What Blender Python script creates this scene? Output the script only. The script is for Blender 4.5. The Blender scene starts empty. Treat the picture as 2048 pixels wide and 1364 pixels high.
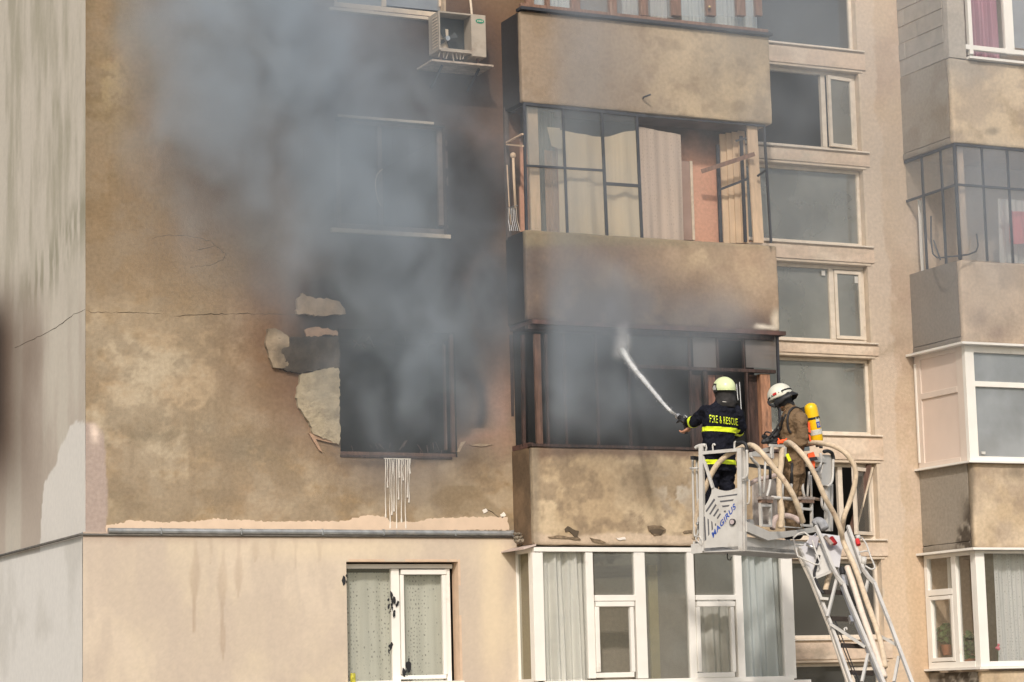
import bpy, bmesh, math, random
import numpy as np
from mathutils import Vector, Matrix, Quaternion
from mathutils.bvhtree import BVHTree

random.seed(7)
RNG = np.random.default_rng(7)
scene = bpy.context.scene
COL = scene.collection

# ------------------------------------------------------------------ camera
FPX, PITCH, ROLL, YAW = 4913.7, 0.14471, -0.02517, 0.44315      # focal length in pixels of a 2048 px wide picture
LDIST = 30.7
Fv = Vector((math.sin(YAW) * math.cos(PITCH), math.cos(YAW) * math.cos(PITCH), math.sin(PITCH)))
R0 = Vector((math.cos(YAW), -math.sin(YAW), 0))
U0 = R0.cross(Fv)
Rv = R0 * math.cos(ROLL) + U0 * math.sin(ROLL)
Uv = -R0 * math.sin(ROLL) + U0 * math.cos(ROLL)
CAM = Vector((0, 0, 1.7 + LDIST * Fv.z)) - Fv * LDIST
cam_d = bpy.data.cameras.new('camera')
cam_d.sensor_width = 36
cam_d.lens = 36 * FPX / 2048
cam_d.clip_end = 2000
cam = bpy.data.objects.new('camera', cam_d)
COL.objects.link(cam)
cam.matrix_world = Matrix(((Rv.x, Uv.x, -Fv.x, CAM.x), (Rv.y, Uv.y, -Fv.y, CAM.y), (Rv.z, Uv.z, -Fv.z, CAM.z), (0, 0, 0, 1)))
scene.camera = cam

# ------------------------------------------------------------------ light
SUN_AZ = math.radians(209)      # compass-like angle from +Y towards +X: in front of the facade
SUN_EL = math.radians(36)
sdir = Vector((math.sin(SUN_AZ) * math.cos(SUN_EL), math.cos(SUN_AZ) * math.cos(SUN_EL), math.sin(SUN_EL)))
world = bpy.data.worlds.new('World')
scene.world = world
world.use_nodes = True
nt = world.node_tree
bg = nt.nodes['Background']
sky = nt.nodes.new('ShaderNodeTexSky')
sky.sky_type = 'NISHITA'
sky.sun_disc = False
sky.sun_elevation = SUN_EL
sky.sun_rotation = SUN_AZ
sky.air_density = 1.3
sky.dust_density = 3.0
nt.links.new(sky.outputs['Color'], bg.inputs['Color'])
bg.inputs['Strength'].default_value = 0.15
sun_d = bpy.data.lights.new('sun', 'SUN')
sun_d.energy = 2.7
sun_d.angle = math.radians(3.0)
sun_d.color = (1.0, 0.93, 0.86)
sun = bpy.data.objects.new('sun', sun_d)
COL.objects.link(sun)
sun.rotation_mode = 'QUATERNION'
sun.rotation_quaternion = sdir.to_track_quat('Z', 'Y')
sun.location = (0, -20, 20)
scene.view_settings.view_transform = 'Standard'
scene.view_settings.look = 'None'
scene.view_settings.exposure = -0.08
scene.view_settings.gamma = 1.0
scene.view_settings.use_curve_mapping = False
cy = scene.cycles
cy.use_denoising = True
cy.max_bounces = 6
cy.diffuse_bounces = 3
cy.glossy_bounces = 3
cy.transmission_bounces = 4
cy.transparent_max_bounces = 16
cy.volume_bounces = 2
cy.volume_step_rate = 1.0

# ------------------------------------------------------------------ measuring helpers
def ray(px, py):
    return (Fv * FPX + Rv * (px - 1024) - Uv * (py - 682)).normalized()

def WP(px, py, y=0.0):
    """point of the plane Y = y (parallel to the facade) seen at a picture position"""
    d = ray(px, py)
    return CAM + d * ((y - CAM.y) / d.y)

def GP(px, py, x):
    d = ray(px, py)
    return CAM + d * ((x - CAM.x) / d.x)

def PL(px, py, p0, n):
    d = ray(px, py)
    return CAM + d * ((p0 - CAM).dot(n) / d.dot(n))

H0 = 27.3
def HP(px, py, dep=0.0):
    d = ray(px, py)
    return CAM + d * ((H0 + dep) / d.dot(Fv))

def RC(x0, y0, x1, y1, y=0.0):
    """world rectangle (X0, X1, Z0, Z1) on plane Y=y from the mid-edge positions"""
    xm, ym = (x0 + x1) / 2, (y0 + y1) / 2
    return (WP(x0, ym, y).x, WP(x1, ym, y).x, WP(xm, y1, y).z, WP(xm, y0, y).z)

FA, RA, UA, CA = (np.array(v) for v in (Fv, Rv, Uv, CAM))
def project(P):
    """P (n,3) -> picture x, y: used to look up where stains sit while building"""
    q = P - CA
    d = q @ FA
    return 1024 + FPX * (q @ RA) / d, 682 - FPX * (q @ UA) / d

# ------------------------------------------------------------------ numpy noise
def _hash(i, j, k, s):
    h = (i * 374761393 + j * 668265263 + k * 2147483647 + s * 974634777) & 0xffffffff
    h = ((h ^ (h >> 13)) * 1274126177) & 0xffffffff
    h = ((h ^ (h >> 16)) * 2246822519) & 0xffffffff
    return ((h ^ (h >> 15)) & 0xffff) / 65535.0

def vnoise(P, scale, seed=0):
    Q = P * np.array(scale)
    I = np.floor(Q).astype(np.int64)
    f = Q - I
    f = f * f * (3 - 2 * f)
    r = 0
    for a in (0, 1):
        for b in (0, 1):
            for c in (0, 1):
                w = (f[:, 0] if a else 1 - f[:, 0]) * (f[:, 1] if b else 1 - f[:, 1]) * (f[:, 2] if c else 1 - f[:, 2])
                r = r + w * _hash(I[:, 0] + a, I[:, 1] + b, I[:, 2] + c, seed)
    return r

def fbm(P, scale, octv=4, seed=0, gain=0.55):
    s, a, t, tot = np.array([scale] * 3 if np.isscalar(scale) else scale, float), 1.0, 0, 0
    for o in range(octv):
        t = t + a * vnoise(P, s, seed + o * 17)
        tot += a
        a *= gain
        s = s * 2.03
    return t / tot

def sst(a, b, x):
    t = np.clip((x - a) / (b - a), 0, 1)
    return t * t * (3 - 2 * t)

def blob(u, v, cx, cy_, rx, ry, p=2.0):
    return np.exp(-((((u - cx) / rx) ** 2 + ((v - cy_) / ry) ** 2) ** (p / 2)))

def mixc(c, col, m):
    return c + (np.array(col)[None, :] - c) * np.clip(m, 0, 1)[:, None]

# ------------------------------------------------------------------ materials
MATS = {}
def nd(nt, t, **kw):
    n = nt.nodes.new(t)
    for k, v in kw.items():
        setattr(n, k, v)
    return n

def mat(name, col=(0.5, 0.5, 0.5), rough=0.7, metal=0.0, var=0.15, scale=6.0, bump=0.15, bscale=60.0, attr=None, dirt=None,
        dirt_amt=0.0, stretch=None, spec=0.4):
    if name in MATS:
        return MATS[name]
    m = bpy.data.materials.new(name)
    m.use_nodes = True
    t = m.node_tree
    b = t.nodes['Principled BSDF']
    L = t.links.new
    tc = nd(t, 'ShaderNodeTexCoord')
    vec = tc.outputs['Object']
    if stretch:
        mp = nd(t, 'ShaderNodeMapping')
        mp.inputs['Scale'].default_value = stretch
        L(vec, mp.inputs['Vector'])
        vec = mp.outputs['Vector']
    n1 = nd(t, 'ShaderNodeTexNoise')
    n1.inputs['Scale'].default_value = scale
    n1.inputs['Detail'].default_value = 6
    L(vec, n1.inputs['Vector'])
    mr = nd(t, 'ShaderNodeMapRange')
    mr.inputs['From Min'].default_value = 0.3
    mr.inputs['From Max'].default_value = 0.7
    mr.inputs['To Min'].default_value = 1 - var
    mr.inputs['To Max'].default_value = 1 + var
    L(n1.outputs['Fac'], mr.inputs['Value'])
    mul = nd(t, 'ShaderNodeVectorMath', operation='SCALE')
    if attr:
        at = nd(t, 'ShaderNodeAttribute', attribute_name=attr)
        L(at.outputs['Color'], mul.inputs[0])
    else:
        mul.inputs[0].default_value = col
    L(mr.outputs['Result'], mul.inputs['Scale'])
    cout = mul.outputs['Vector']
    if dirt:
        n2 = nd(t, 'ShaderNodeTexNoise')
        n2.inputs['Scale'].default_value = scale * 0.6
        n2.inputs['Detail'].default_value = 8
        n2.inputs['Roughness'].default_value = 0.7
        L(vec, n2.inputs['Vector'])
        m2 = nd(t, 'ShaderNodeMapRange')
        m2.inputs['From Min'].default_value = 0.62 - dirt_amt * 0.3
        m2.inputs['From Max'].default_value = 0.78 - dirt_amt * 0.2
        m2.inputs['To Max'].default_value = min(1.0, 0.5 + dirt_amt)
        L(n2.outputs['Fac'], m2.inputs['Value'])
        mx = nd(t, 'ShaderNodeMix', data_type='RGBA')
        L(m2.outputs['Result'], mx.inputs['Factor'])
        L(cout, mx.inputs['A'])
        mx.inputs['B'].default_value = (*dirt, 1)
        cout = mx.outputs['Result']
    L(cout, b.inputs['Base Color'])
    b.inputs['Roughness'].default_value = rough
    b.inputs['Metallic'].default_value = metal
    b.inputs['Specular IOR Level'].default_value = spec
    if bump:
        nb = nd(t, 'ShaderNodeTexNoise')
        nb.inputs['Scale'].default_value = bscale
        nb.inputs['Detail'].default_value = 5
        L(tc.outputs['Object'], nb.inputs['Vector'])
        bp = nd(t, 'ShaderNodeBump')
        bp.inputs['Strength'].default_value = bump
        bp.inputs['Distance'].default_value = 0.01
        L(nb.outputs['Fac'], bp.inputs['Height'])
        L(bp.outputs['Normal'], b.inputs['Normal'])
    MATS[name] = m
    return m

def glass(name, film=(0.3, 0.3, 0.3), amt=0.3, gloss=0.2, rough=0.03, tint=(0.95, 0.95, 0.94)):
    """window pane: diffuse film (dust and grey sky reflection put into its colour) + gloss + see-through"""
    if name in MATS:
        return MATS[name]
    m = bpy.data.materials.new(name)
    m.use_nodes = True
    t = m.node_tree
    L = t.links.new
    t.nodes.remove(t.nodes['Principled BSDF'])
    out = t.nodes['Material Output']
    tr = nd(t, 'ShaderNodeBsdfTransparent')
    tr.inputs['Color'].default_value = (*tint, 1)
    gl = nd(t, 'ShaderNodeBsdfGlossy')
    gl.inputs['Roughness'].default_value = rough
    df = nd(t, 'ShaderNodeBsdfDiffuse')
    df.inputs['Color'].default_value = (*film, 1)  # grey sky reflection put into this colour together with dust
    tc = nd(t, 'ShaderNodeTexCoord')
    nz = nd(t, 'ShaderNodeTexNoise')
    nz.inputs['Scale'].default_value = 1.6
    nz.inputs['Detail'].default_value = 5
    L(tc.outputs['Object'], nz.inputs['Vector'])
    mr = nd(t, 'ShaderNodeMapRange')
    mr.inputs['From Min'].default_value = 0.3
    mr.inputs['From Max'].default_value = 0.7
    mr.inputs['To Min'].default_value = amt * 0.72
    mr.inputs['To Max'].default_value = min(1, amt * 1.25)
    L(nz.outputs['Fac'], mr.inputs['Value'])
    m1 = nd(t, 'ShaderNodeMixShader')
    L(mr.outputs['Result'], m1.inputs[0])
    L(tr.outputs[0], m1.inputs[1])
    L(df.outputs[0], m1.inputs[2])
    geo = nd(t, 'ShaderNodeNewGeometry')
    dt = nd(t, 'ShaderNodeVectorMath', operation='DOT_PRODUCT')
    L(geo.outputs['Normal'], dt.inputs[0])
    L(geo.outputs['Incoming'], dt.inputs[1])
    ab = nd(t, 'ShaderNodeMath', operation='ABSOLUTE')
    L(dt.outputs['Value'], ab.inputs[0])
    su = nd(t, 'ShaderNodeMath', operation='SUBTRACT')
    su.inputs[0].default_value = 1.0
    L(ab.outputs[0], su.inputs[1])
    pw = nd(t, 'ShaderNodeMath', operation='POWER')
    pw.inputs[1].default_value = 4.0
    L(su.outputs[0], pw.inputs[0])
    fr = nd(t, 'ShaderNodeMath', operation='ADD')
    fr.inputs[1].default_value = 0.05
    L(pw.outputs[0], fr.inputs[0])
    ma = nd(t, 'ShaderNodeMath', operation='ADD')
    ma.inputs[1].default_value = gloss
    L(fr.outputs[0], ma.inputs[0])
    m2 = nd(t, 'ShaderNodeMixShader')
    L(ma.outputs[0], m2.inputs[0])
    L(m1.outputs[0], m2.inputs[1])
    L(gl.outputs[0], m2.inputs[2])
    L(m2.outputs[0], out.inputs['Surface'])
    MATS[name] = m
    return m

WALL = mat('weathered_render', attr='tone', var=0.10, scale=22, bump=0.55, bscale=90, rough=0.95, spec=0.15)
SMOOTHWALL = mat('insulated_render', attr='tone', var=0.035, scale=14, bump=0.22, bscale=160, rough=0.9, spec=0.15)
PVC = mat('white_pvc', (0.82, 0.79, 0.73), 0.4, var=0.05, scale=3, bump=0.03, dirt=(0.45, 0.38, 0.3), dirt_amt=0.05)
PVCPINK = mat('sandwich_panel', (0.70, 0.58, 0.50), 0.5, var=0.04, scale=2, bump=0.03)
CREAM = mat('old_cream_paint', (0.66, 0.55, 0.42), 0.6, var=0.12, scale=9, bump=0.2, dirt=(0.35, 0.22, 0.13), dirt_amt=0.2)
BROWNWOOD = mat('brown_wood', (0.20, 0.115, 0.08), 0.7, var=0.3, scale=5, bump=0.3, stretch=(6, 6, 1), dirt=(0.4, 0.3, 0.22), dirt_amt=0.25)
BURNT = mat('charred_wood', (0.060, 0.036, 0.030), 0.85, var=0.5, scale=5, bump=0.5, stretch=(5, 5, 1), dirt=(0.02, 0.018, 0.018), dirt_amt=0.5)
SCORCH = mat('scorched_wood', (0.12, 0.07, 0.052), 0.8, var=0.3, scale=6, bump=0.4, stretch=(5, 5, 1), dirt=(0.12, 0.06, 0.045), dirt_amt=0.3)
POSTWOOD = mat('painted_post', (0.60, 0.44, 0.30), 0.75, var=0.12, scale=6, bump=0.25, stretch=(4, 4, 1))
BLACKMETAL = mat('dark_iron', (0.035, 0.037, 0.045), 0.6, var=0.3, scale=12, bump=0.1, spec=0.4)
RUSTY = mat('rusty_flashing', (0.10, 0.052, 0.042), 0.75, var=0.4, scale=9, bump=0.3, dirt=(0.05, 0.035, 0.03), dirt_amt=0.4)
ZINC = mat('zinc_flashing', (0.36, 0.37, 0.37), 0.45, metal=0.5, var=0.3, scale=8, bump=0.25, bscale=25, dirt=(0.5, 0.42, 0.33), dirt_amt=0.15)
DARKROOM = mat('unlit_room', (0.05, 0.048, 0.045), 0.95, var=0.2, scale=1.5, bump=0)
SOOTROOM = mat('sooty_room', (0.018, 0.018, 0.018), 0.98, var=0.4, scale=3, bump=0.2)
SALMON = mat('salmon_wall', (0.74, 0.36, 0.22), 0.9, var=0.08, scale=3, bump=0.1)
WHITEPAINT = mat('ladder_paint', (0.52, 0.505, 0.475), 0.38, var=0.08, scale=7, bump=0.03, dirt=(0.33, 0.27, 0.21), dirt_amt=0.22)
GREYSLOT = mat('vent_slot', (0.10, 0.10, 0.11), 0.8, var=0.1, bump=0)
BLUE = mat('blue_lettering', (0.03, 0.08, 0.36), 0.5, var=0.05, bump=0)
RUBBER = mat('black_rubber', (0.018, 0.018, 0.02), 0.55, var=0.2, bump=0.05)
HOSE = mat('canvas_hose', (0.62, 0.50, 0.36), 0.85, var=0.16, scale=16, bump=0.5, bscale=180, dirt=(0.35, 0.22, 0.15), dirt_amt=0.25)
HOSEB = mat('pinkish_hose', (0.50, 0.40, 0.36), 0.85, var=0.16, scale=16, bump=0.5, bscale=180, dirt=(0.3, 0.2, 0.16), dirt_amt=0.25)
STEEL = mat('bare_steel', (0.5, 0.5, 0.5), 0.35, metal=0.8, var=0.2, scale=20, bump=0.05)
TUBEGREY = mat('grey_tube', (0.36, 0.37, 0.40), 0.4, metal=0.1, var=0.1, scale=6, bump=0.03, dirt=(0.4, 0.3, 0.24), dirt_amt=0.15)
DARKSTEP = mat('rubber_rung', (0.035, 0.026, 0.022), 0.8, var=0.3, scale=20, bump=0.3)
NAVY = mat('navy_turnout_cloth', (0.012, 0.013, 0.020), 0.9, var=0.3, scale=10, bump=0.9, bscale=14, spec=0.1)
OLIVE = mat('brown_turnout_cloth', (0.185, 0.125, 0.075), 0.9, var=0.18, scale=9, bump=0.8, bscale=16, spec=0.1)
HIVIS = mat('yellow_reflective', (0.78, 0.92, 0.03), 0.45, var=0.08, scale=20, bump=0.05)
ORANGE = mat('orange_strap', (0.85, 0.12, 0.03), 0.6, var=0.1, bump=0.1)
LUME = mat('pale_green_helmet', (0.66, 0.74, 0.42), 0.32, var=0.05, scale=9, bump=0.0, spec=0.5)
HELM = mat('white_helmet', (0.66, 0.65, 0.55), 0.35, var=0.08, scale=9, bump=0.0, spec=0.5, dirt=(0.3, 0.25, 0.2), dirt_amt=0.08)
CYL = mat('yellow_cylinder', (0.85, 0.52, 0.01), 0.3, var=0.03, bump=0, spec=0.5)
SKIN = mat('skin', (0.50, 0.25, 0.16), 0.6, var=0.08, scale=20, bump=0.05)
RED = mat('red_plastic', (0.55, 0.03, 0.03), 0.5, var=0.1, bump=0)
SILVER = mat('silver_tape', (0.55, 0.55, 0.50), 0.4, var=0.15, scale=30, bump=0.05)
DRIP = mat('dried_white_drip', (0.80, 0.74, 0.66), 0.6, var=0.08, bump=0.1)
EPS = mat('exposed_plaster', (0.38, 0.315, 0.215), 0.95, var=0.25, scale=7, bump=1.0, bscale=35, dirt=(0.20, 0.16, 0.11), dirt_amt=0.3)
EPSP = mat('exposed_peach_plaster', (0.40, 0.30, 0.21), 0.95, var=0.2, scale=9, bump=0.7, bscale=40)
CONC = mat('raw_concrete', (0.20, 0.17, 0.13), 0.95, var=0.3, scale=12, bump=0.9, bscale=30)
BLOCK = mat('aerated_block', (0.33, 0.295, 0.25), 0.95, var=0.12, scale=8, bump=0.5, bscale=50)
ACW = mat('yellowed_casing', (0.40, 0.34, 0.27), 0.5, var=0.1, scale=6, bump=0.05, dirt=(0.25, 0.18, 0.12), dirt_amt=0.25)
ACDARK = mat('fan_dark', (0.03, 0.035, 0.035), 0.5, var=0.2, bump=0.05)
GREENB = mat('green_badge', (0.01, 0.22, 0.13), 0.4, var=0.05, bump=0)
def cloth(name, col, folds=26, trans=0.25, pattern=None):
    if name in MATS:
        return MATS[name]
    m = mat(name, col, 0.95, var=0.05, scale=3, bump=0.1, bscale=200, stretch=(9, 9, 0.4))
    t = m.node_tree
    L = t.links.new
    b = t.nodes['Principled BSDF']
    tl = nd(t, 'ShaderNodeBsdfTranslucent')
    src = b.inputs['Base Color'].links[0].from_socket
    if pattern:
        tc = nd(t, 'ShaderNodeTexCoord')
        mp = nd(t, 'ShaderNodeMapping')
        mp.inputs['Scale'].default_value = pattern[1]
        L(tc.outputs['Object'], mp.inputs['Vector'])
        vo = nd(t, 'ShaderNodeTexVoronoi', feature='DISTANCE_TO_EDGE')
        vo.inputs['Scale'].default_value = 1
        vo.inputs['Randomness'].default_value = 0.6
        L(mp.outputs['Vector'], vo.inputs['Vector'])
        mr = nd(t, 'ShaderNodeMapRange')
        mr.inputs['From Min'].default_value = 0.28
        mr.inputs['From Max'].default_value = 0.38
        L(vo.outputs['Distance'], mr.inputs['Value'])
        mx = nd(t, 'ShaderNodeMix', data_type='RGBA')
        L(mr.outputs['Result'], mx.inputs['Factor'])
        L(src, mx.inputs['A'])
        mx.inputs['B'].default_value = (*pattern[0], 1)
        src = mx.outputs['Result']
        L(src, b.inputs['Base Color'])
    L(src, tl.inputs['Color'])
    ms = nd(t, 'ShaderNodeMixShader')
    ms.inputs[0].default_value = trans
    L(b.outputs[0], ms.inputs[1])
    L(tl.outputs[0], ms.inputs[2])
    L(ms.outputs[0], t.nodes['Material Output'].inputs['Surface'])
    return m
SHEER = cloth('sheer_curtain_cloth', (0.90, 0.90, 0.85))
SHEERB = cloth('bluish_curtain_cloth', (0.74, 0.80, 0.81))
BEIGEC = cloth('beige_curtain_cloth', (0.84, 0.69, 0.48))
LACEC = cloth('lace_curtain_cloth', (0.56, 0.46, 0.38), pattern=((0.46, 0.37, 0.30), (34, 34, 22)))
LACEW = cloth('patterned_net_cloth', (0.74, 0.75, 0.66), pattern=((0.36, 0.37, 0.33), (27, 27, 21)))
PINKC = cloth('pink_curtain_cloth', (0.64, 0.33, 0.42))
REDC = cloth('red_cloth', (0.80, 0.16, 0.18))
WHITEC = cloth('white_cloth', (0.72, 0.70, 0.66))

G_STAIR = glass('stair_glass', (0.30, 0.30, 0.27), 0.62, 0.06)
G_STAIRD = glass('dark_stair_glass', (0.16, 0.16, 0.15), 0.4, 0.04)
G_CLEAR = glass('clear_glass', (0.28, 0.30, 0.27), 0.14, 0.03)
G_DIRTY = glass('dusty_glass', (0.27, 0.28, 0.26), 0.42, 0.04)
G_BALC = glass('old_balcony_glass', (0.40, 0.42, 0.42), 0.35, 0.06)
G_BLUE = glass('pale_glass', (0.36, 0.38, 0.40), 0.72, 0.08)
G_SOOT = glass('sooty_glass', (0.05, 0.045, 0.042), 0.55, 0.02, rough=0.2)
G_GREYF = glass('grey_smoked_glass', (0.17, 0.15, 0.14), 0.85, 0.02, rough=0.3)

# ------------------------------------------------------------------ object helpers
BASE = {}
def place(o, parent):
    COL.objects.link(o)
    if parent is not None:
        o.parent = parent
        BASE[o] = BASE.get(parent, Vector())
    return o

def thing(name, loc, label, cat, group=None):
    o = bpy.data.objects.new(name, None)
    COL.objects.link(o)
    o.location = loc
    o.empty_display_size = 0.1
    BASE[o] = Vector(loc)
    tag(o, label, cat, group)
    return o

def tag(o, label=None, cat=None, group=None, kind=None):
    if label: o['label'] = label
    if cat: o['category'] = cat
    if group: o['group'] = group
    if kind: o['kind'] = kind
    return o

def emit(name, bm, m, parent=None, smooth=False, label=None):
    if parent is not None:
        b = BASE.get(parent, Vector())
        if b.length > 0:
            bmesh.ops.translate(bm, verts=bm.verts, vec=-b)
        ctr = None
    me = bpy.data.meshes.new(name)
    bm.normal_update()
    bm.to_mesh(me)
    bm.free()
    for mm in (m if isinstance(m, (list, tuple)) else [m]):
        me.materials.append(mm)
    if smooth:
        me.polygons.foreach_set('use_smooth', [True] * len(me.polygons))
    o = bpy.data.objects.new(name, me)
    place(o, parent)
    if label:
        o['label'] = label
    return o

def box(bm, X0, X1, Y0, Y1, Z0, Z1, bev=0.0):
    vs = [bm.verts.new(p) for p in ((X0, Y0, Z0), (X1, Y0, Z0), (X1, Y1, Z0), (X0, Y1, Z0), (X0, Y0, Z1), (X1, Y0, Z1), (X1, Y1, Z1), (X0, Y1, Z1))]
    fs = [bm.faces.new([vs[i] for i in q]) for q in ((0, 3, 2, 1), (4, 5, 6, 7), (0, 1, 5, 4), (1, 2, 6, 5), (2, 3, 7, 6), (3, 0, 4, 7))]
    if bev:
        es = {e for f in fs for e in f.edges}
        bmesh.ops.bevel(bm, geom=list(es), offset=bev, segments=1, affect='EDGES')
    return vs

def boxo(name, r, y0, y1, m, parent, bev=0.0, label=None):
    bm = bmesh.new()
    box(bm, r[0], r[1], y0, y1, r[2], r[3], bev)
    return emit(name, bm, m, parent, label=label)

def frame_axes(d):
    d = d.normalized()
    a = Vector((0, 0, 1)) if abs(d.z) < 0.9 else Vector((1, 0, 0))
    u = d.cross(a).normalized()
    return u, d.cross(u).normalized()

def beam(bm, p, q, w, h=None, up=None):
    """square bar from p to q"""
    h = h or w
    d = (q - p).normalized()
    if up is None:
        u, v = frame_axes(d)
    else:
        u = d.cross(up).normalized()
        v = u.cross(d).normalized()
    c = []
    for e in (p, q):
        for a, b in ((-1, -1), (1, -1), (1, 1), (-1, 1)):
            c.append(bm.verts.new(e + u * a * w / 2 + v * b * h / 2))
    for i in range(4):
        j = (i + 1) % 4
        bm.faces.new((c[i], c[j], c[4 + j], c[4 + i]))
    bm.faces.new(c[3::-1])
    bm.faces.new(c[4:])

def smooth_path(pts, n=8):
    if len(pts) < 3:
        return pts
    P = [pts[0]] + list(pts) + [pts[-1]]
    out = []
    for i in range(1, len(P) - 2):
        for k in range(n):
            t = k / n
            a, b, c, d = P[i - 1], P[i], P[i + 1], P[i + 2]
            out.append(0.5 * ((2 * b) + (c - a) * t + (2 * a - 5 * b + 4 * c - d) * t * t + (-a + 3 * b - 3 * c + d) * t ** 3))
    out.append(pts[-1])
    return out

def tube(bm, pts, r, seg=10, cap=True, rfun=None):
    rings = []
    u = None
    for i, p in enumerate(pts):
        d = (pts[min(i + 1, len(pts) - 1)] - pts[max(i - 1, 0)])
        if d.length < 1e-9:
            d = Vector((0, 0, 1))
        d.normalize()
        if u is None:
            u, v = frame_axes(d)
        else:
            u = (u - d * u.dot(d)).normalized()
            v = d.cross(u)
        rr = rfun(i / (len(pts) - 1)) if rfun else r
        rings.append([bm.verts.new(p + (u * math.cos(a) + v * math.sin(a)) * rr) for a in [2 * math.pi * k / seg for k in range(seg)]])
    for a, b in zip(rings, rings[1:]):
        for k in range(seg):
            bm.faces.new((a[k], a[(k + 1) % seg], b[(k + 1) % seg], b[k]))
    if cap:
        bm.faces.new(rings[0][::-1])
        bm.faces.new(rings[-1])

def tubeo(name, pts, r, m, parent, seg=10, smooth=6, label=None, rfun=None):
    bm = bmesh.new()
    tube(bm, smooth_path(pts, smooth) if smooth else pts, r, seg, rfun=rfun)
    return emit(name, bm, m, parent, smooth=True, label=label)

def prism(bm, pts, n, t):
    """polygon given in 3-D, extruded by t along n (towards -n is the back)"""
    a = [bm.verts.new(p) for p in pts]
    b = [bm.verts.new(p - n * t) for p in pts]
    bm.faces.new(a)
    bm.faces.new(b[::-1])
    k = len(a)
    for i in range(k):
        bm.faces.new((a[i], b[i], b[(i + 1) % k], a[(i + 1) % k]))
    bmesh.ops.recalc_face_normals(bm, faces=bm.faces)

def ragged(pts, step=9, amp=2.5, seed=1):
    rr = random.Random(seed)
    out = []
    n = len(pts)
    for i in range(n):
        (x0, y0), (x1, y1) = pts[i], pts[(i + 1) % n]
        L = math.hypot(x1 - x0, y1 - y0)
        k = max(1, int(L / step))
        for j in range(k):
            t = j / k
            a = amp if j else amp * 0.3
            out.append((x0 + (x1 - x0) * t + rr.uniform(-a, a), y0 + (y1 - y0) * t + rr.uniform(-a, a)))
    return out

def cgrid(name, xs, zs, y, holes, colf, m, parent, axis='Y', wob=0.0, thick=0.0):
    """wall sheet on a grid; a colour attribute 'tone' is worked out per vertex from stains"""
    xs = np.array(sorted(set(np.round(xs, 5))))
    zs = np.array(sorted(set(np.round(zs, 5))))
    nx, nz = len(xs), len(zs)
    X, Z = np.meshgrid(xs, zs)
    P = np.zeros((nx * nz, 3))
    if axis == 'Y':
        P[:, 0], P[:, 1], P[:, 2] = X.ravel(), y, Z.ravel()
    else:
        P[:, 0], P[:, 1], P[:, 2] = y, X.ravel(), Z.ravel()
    u, v = project(P)
    C = colf(u, v, P)
    if wob:
        P[:, 1 if axis == 'Y' else 0] += (fbm(P, 2.0, 4, 91) - 0.5) * wob
    ii, jj = np.meshgrid(np.arange(nx - 1), np.arange(nz - 1))
    ii, jj = ii.ravel(), jj.ravel()
    cx, cz = (xs[ii] + xs[ii + 1]) / 2, (zs[jj] + zs[jj + 1]) / 2
    keep = np.ones(len(ii), bool)
    for h in holes:
        keep &= ~((cx > h[0]) & (cx < h[1]) & (cz > h[2]) & (cz < h[3]))
    ii, jj = ii[keep], jj[keep]
    a = jj * nx + ii
    F = np.stack([a, a + 1, a + nx + 1, a + nx], 1)
    if axis != 'Y':
        F = F[:, ::-1]
    return npmesh(name, P, F, C, m, parent)

def npmesh(name, P, F, C, m, parent):
    used = np.unique(F)
    remap = np.zeros(len(P), np.int64)
    remap[used] = np.arange(len(used))
    P, C, F = P[used], C[used], remap[F]
    b = np.array(BASE.get(parent, Vector())) if parent is not None else 0
    me = bpy.data.meshes.new(name)
    me.vertices.add(len(P))
    me.vertices.foreach_set('co', (P - b).astype(np.float32).ravel())
    me.loops.add(F.size)
    me.loops.foreach_set('vertex_index', F.astype(np.int32).ravel())
    me.polygons.add(len(F))
    me.polygons.foreach_set('loop_start', np.arange(0, F.size, 4, dtype=np.int32))
    me.polygons.foreach_set('loop_total', np.full(len(F), 4, np.int32))
    me.update(calc_edges=True)
    at = me.color_attributes.new('tone', 'FLOAT_COLOR', 'POINT')
    rgba = np.ones((len(P), 4), np.float32)
    lum = C @ np.array([0.3, 0.6, 0.1])
    C = (C * 0.88 + lum[:, None] * 0.12) * np.array([1.0, 0.985, 0.97])
    rgba[:, :3] = np.clip(C, 0.004, 1)
    at.data.foreach_set('color', rgba.ravel())
    me.materials.append(m)
    me.validate()
    o = bpy.data.objects.new(name, me)
    return place(o, parent)

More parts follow.
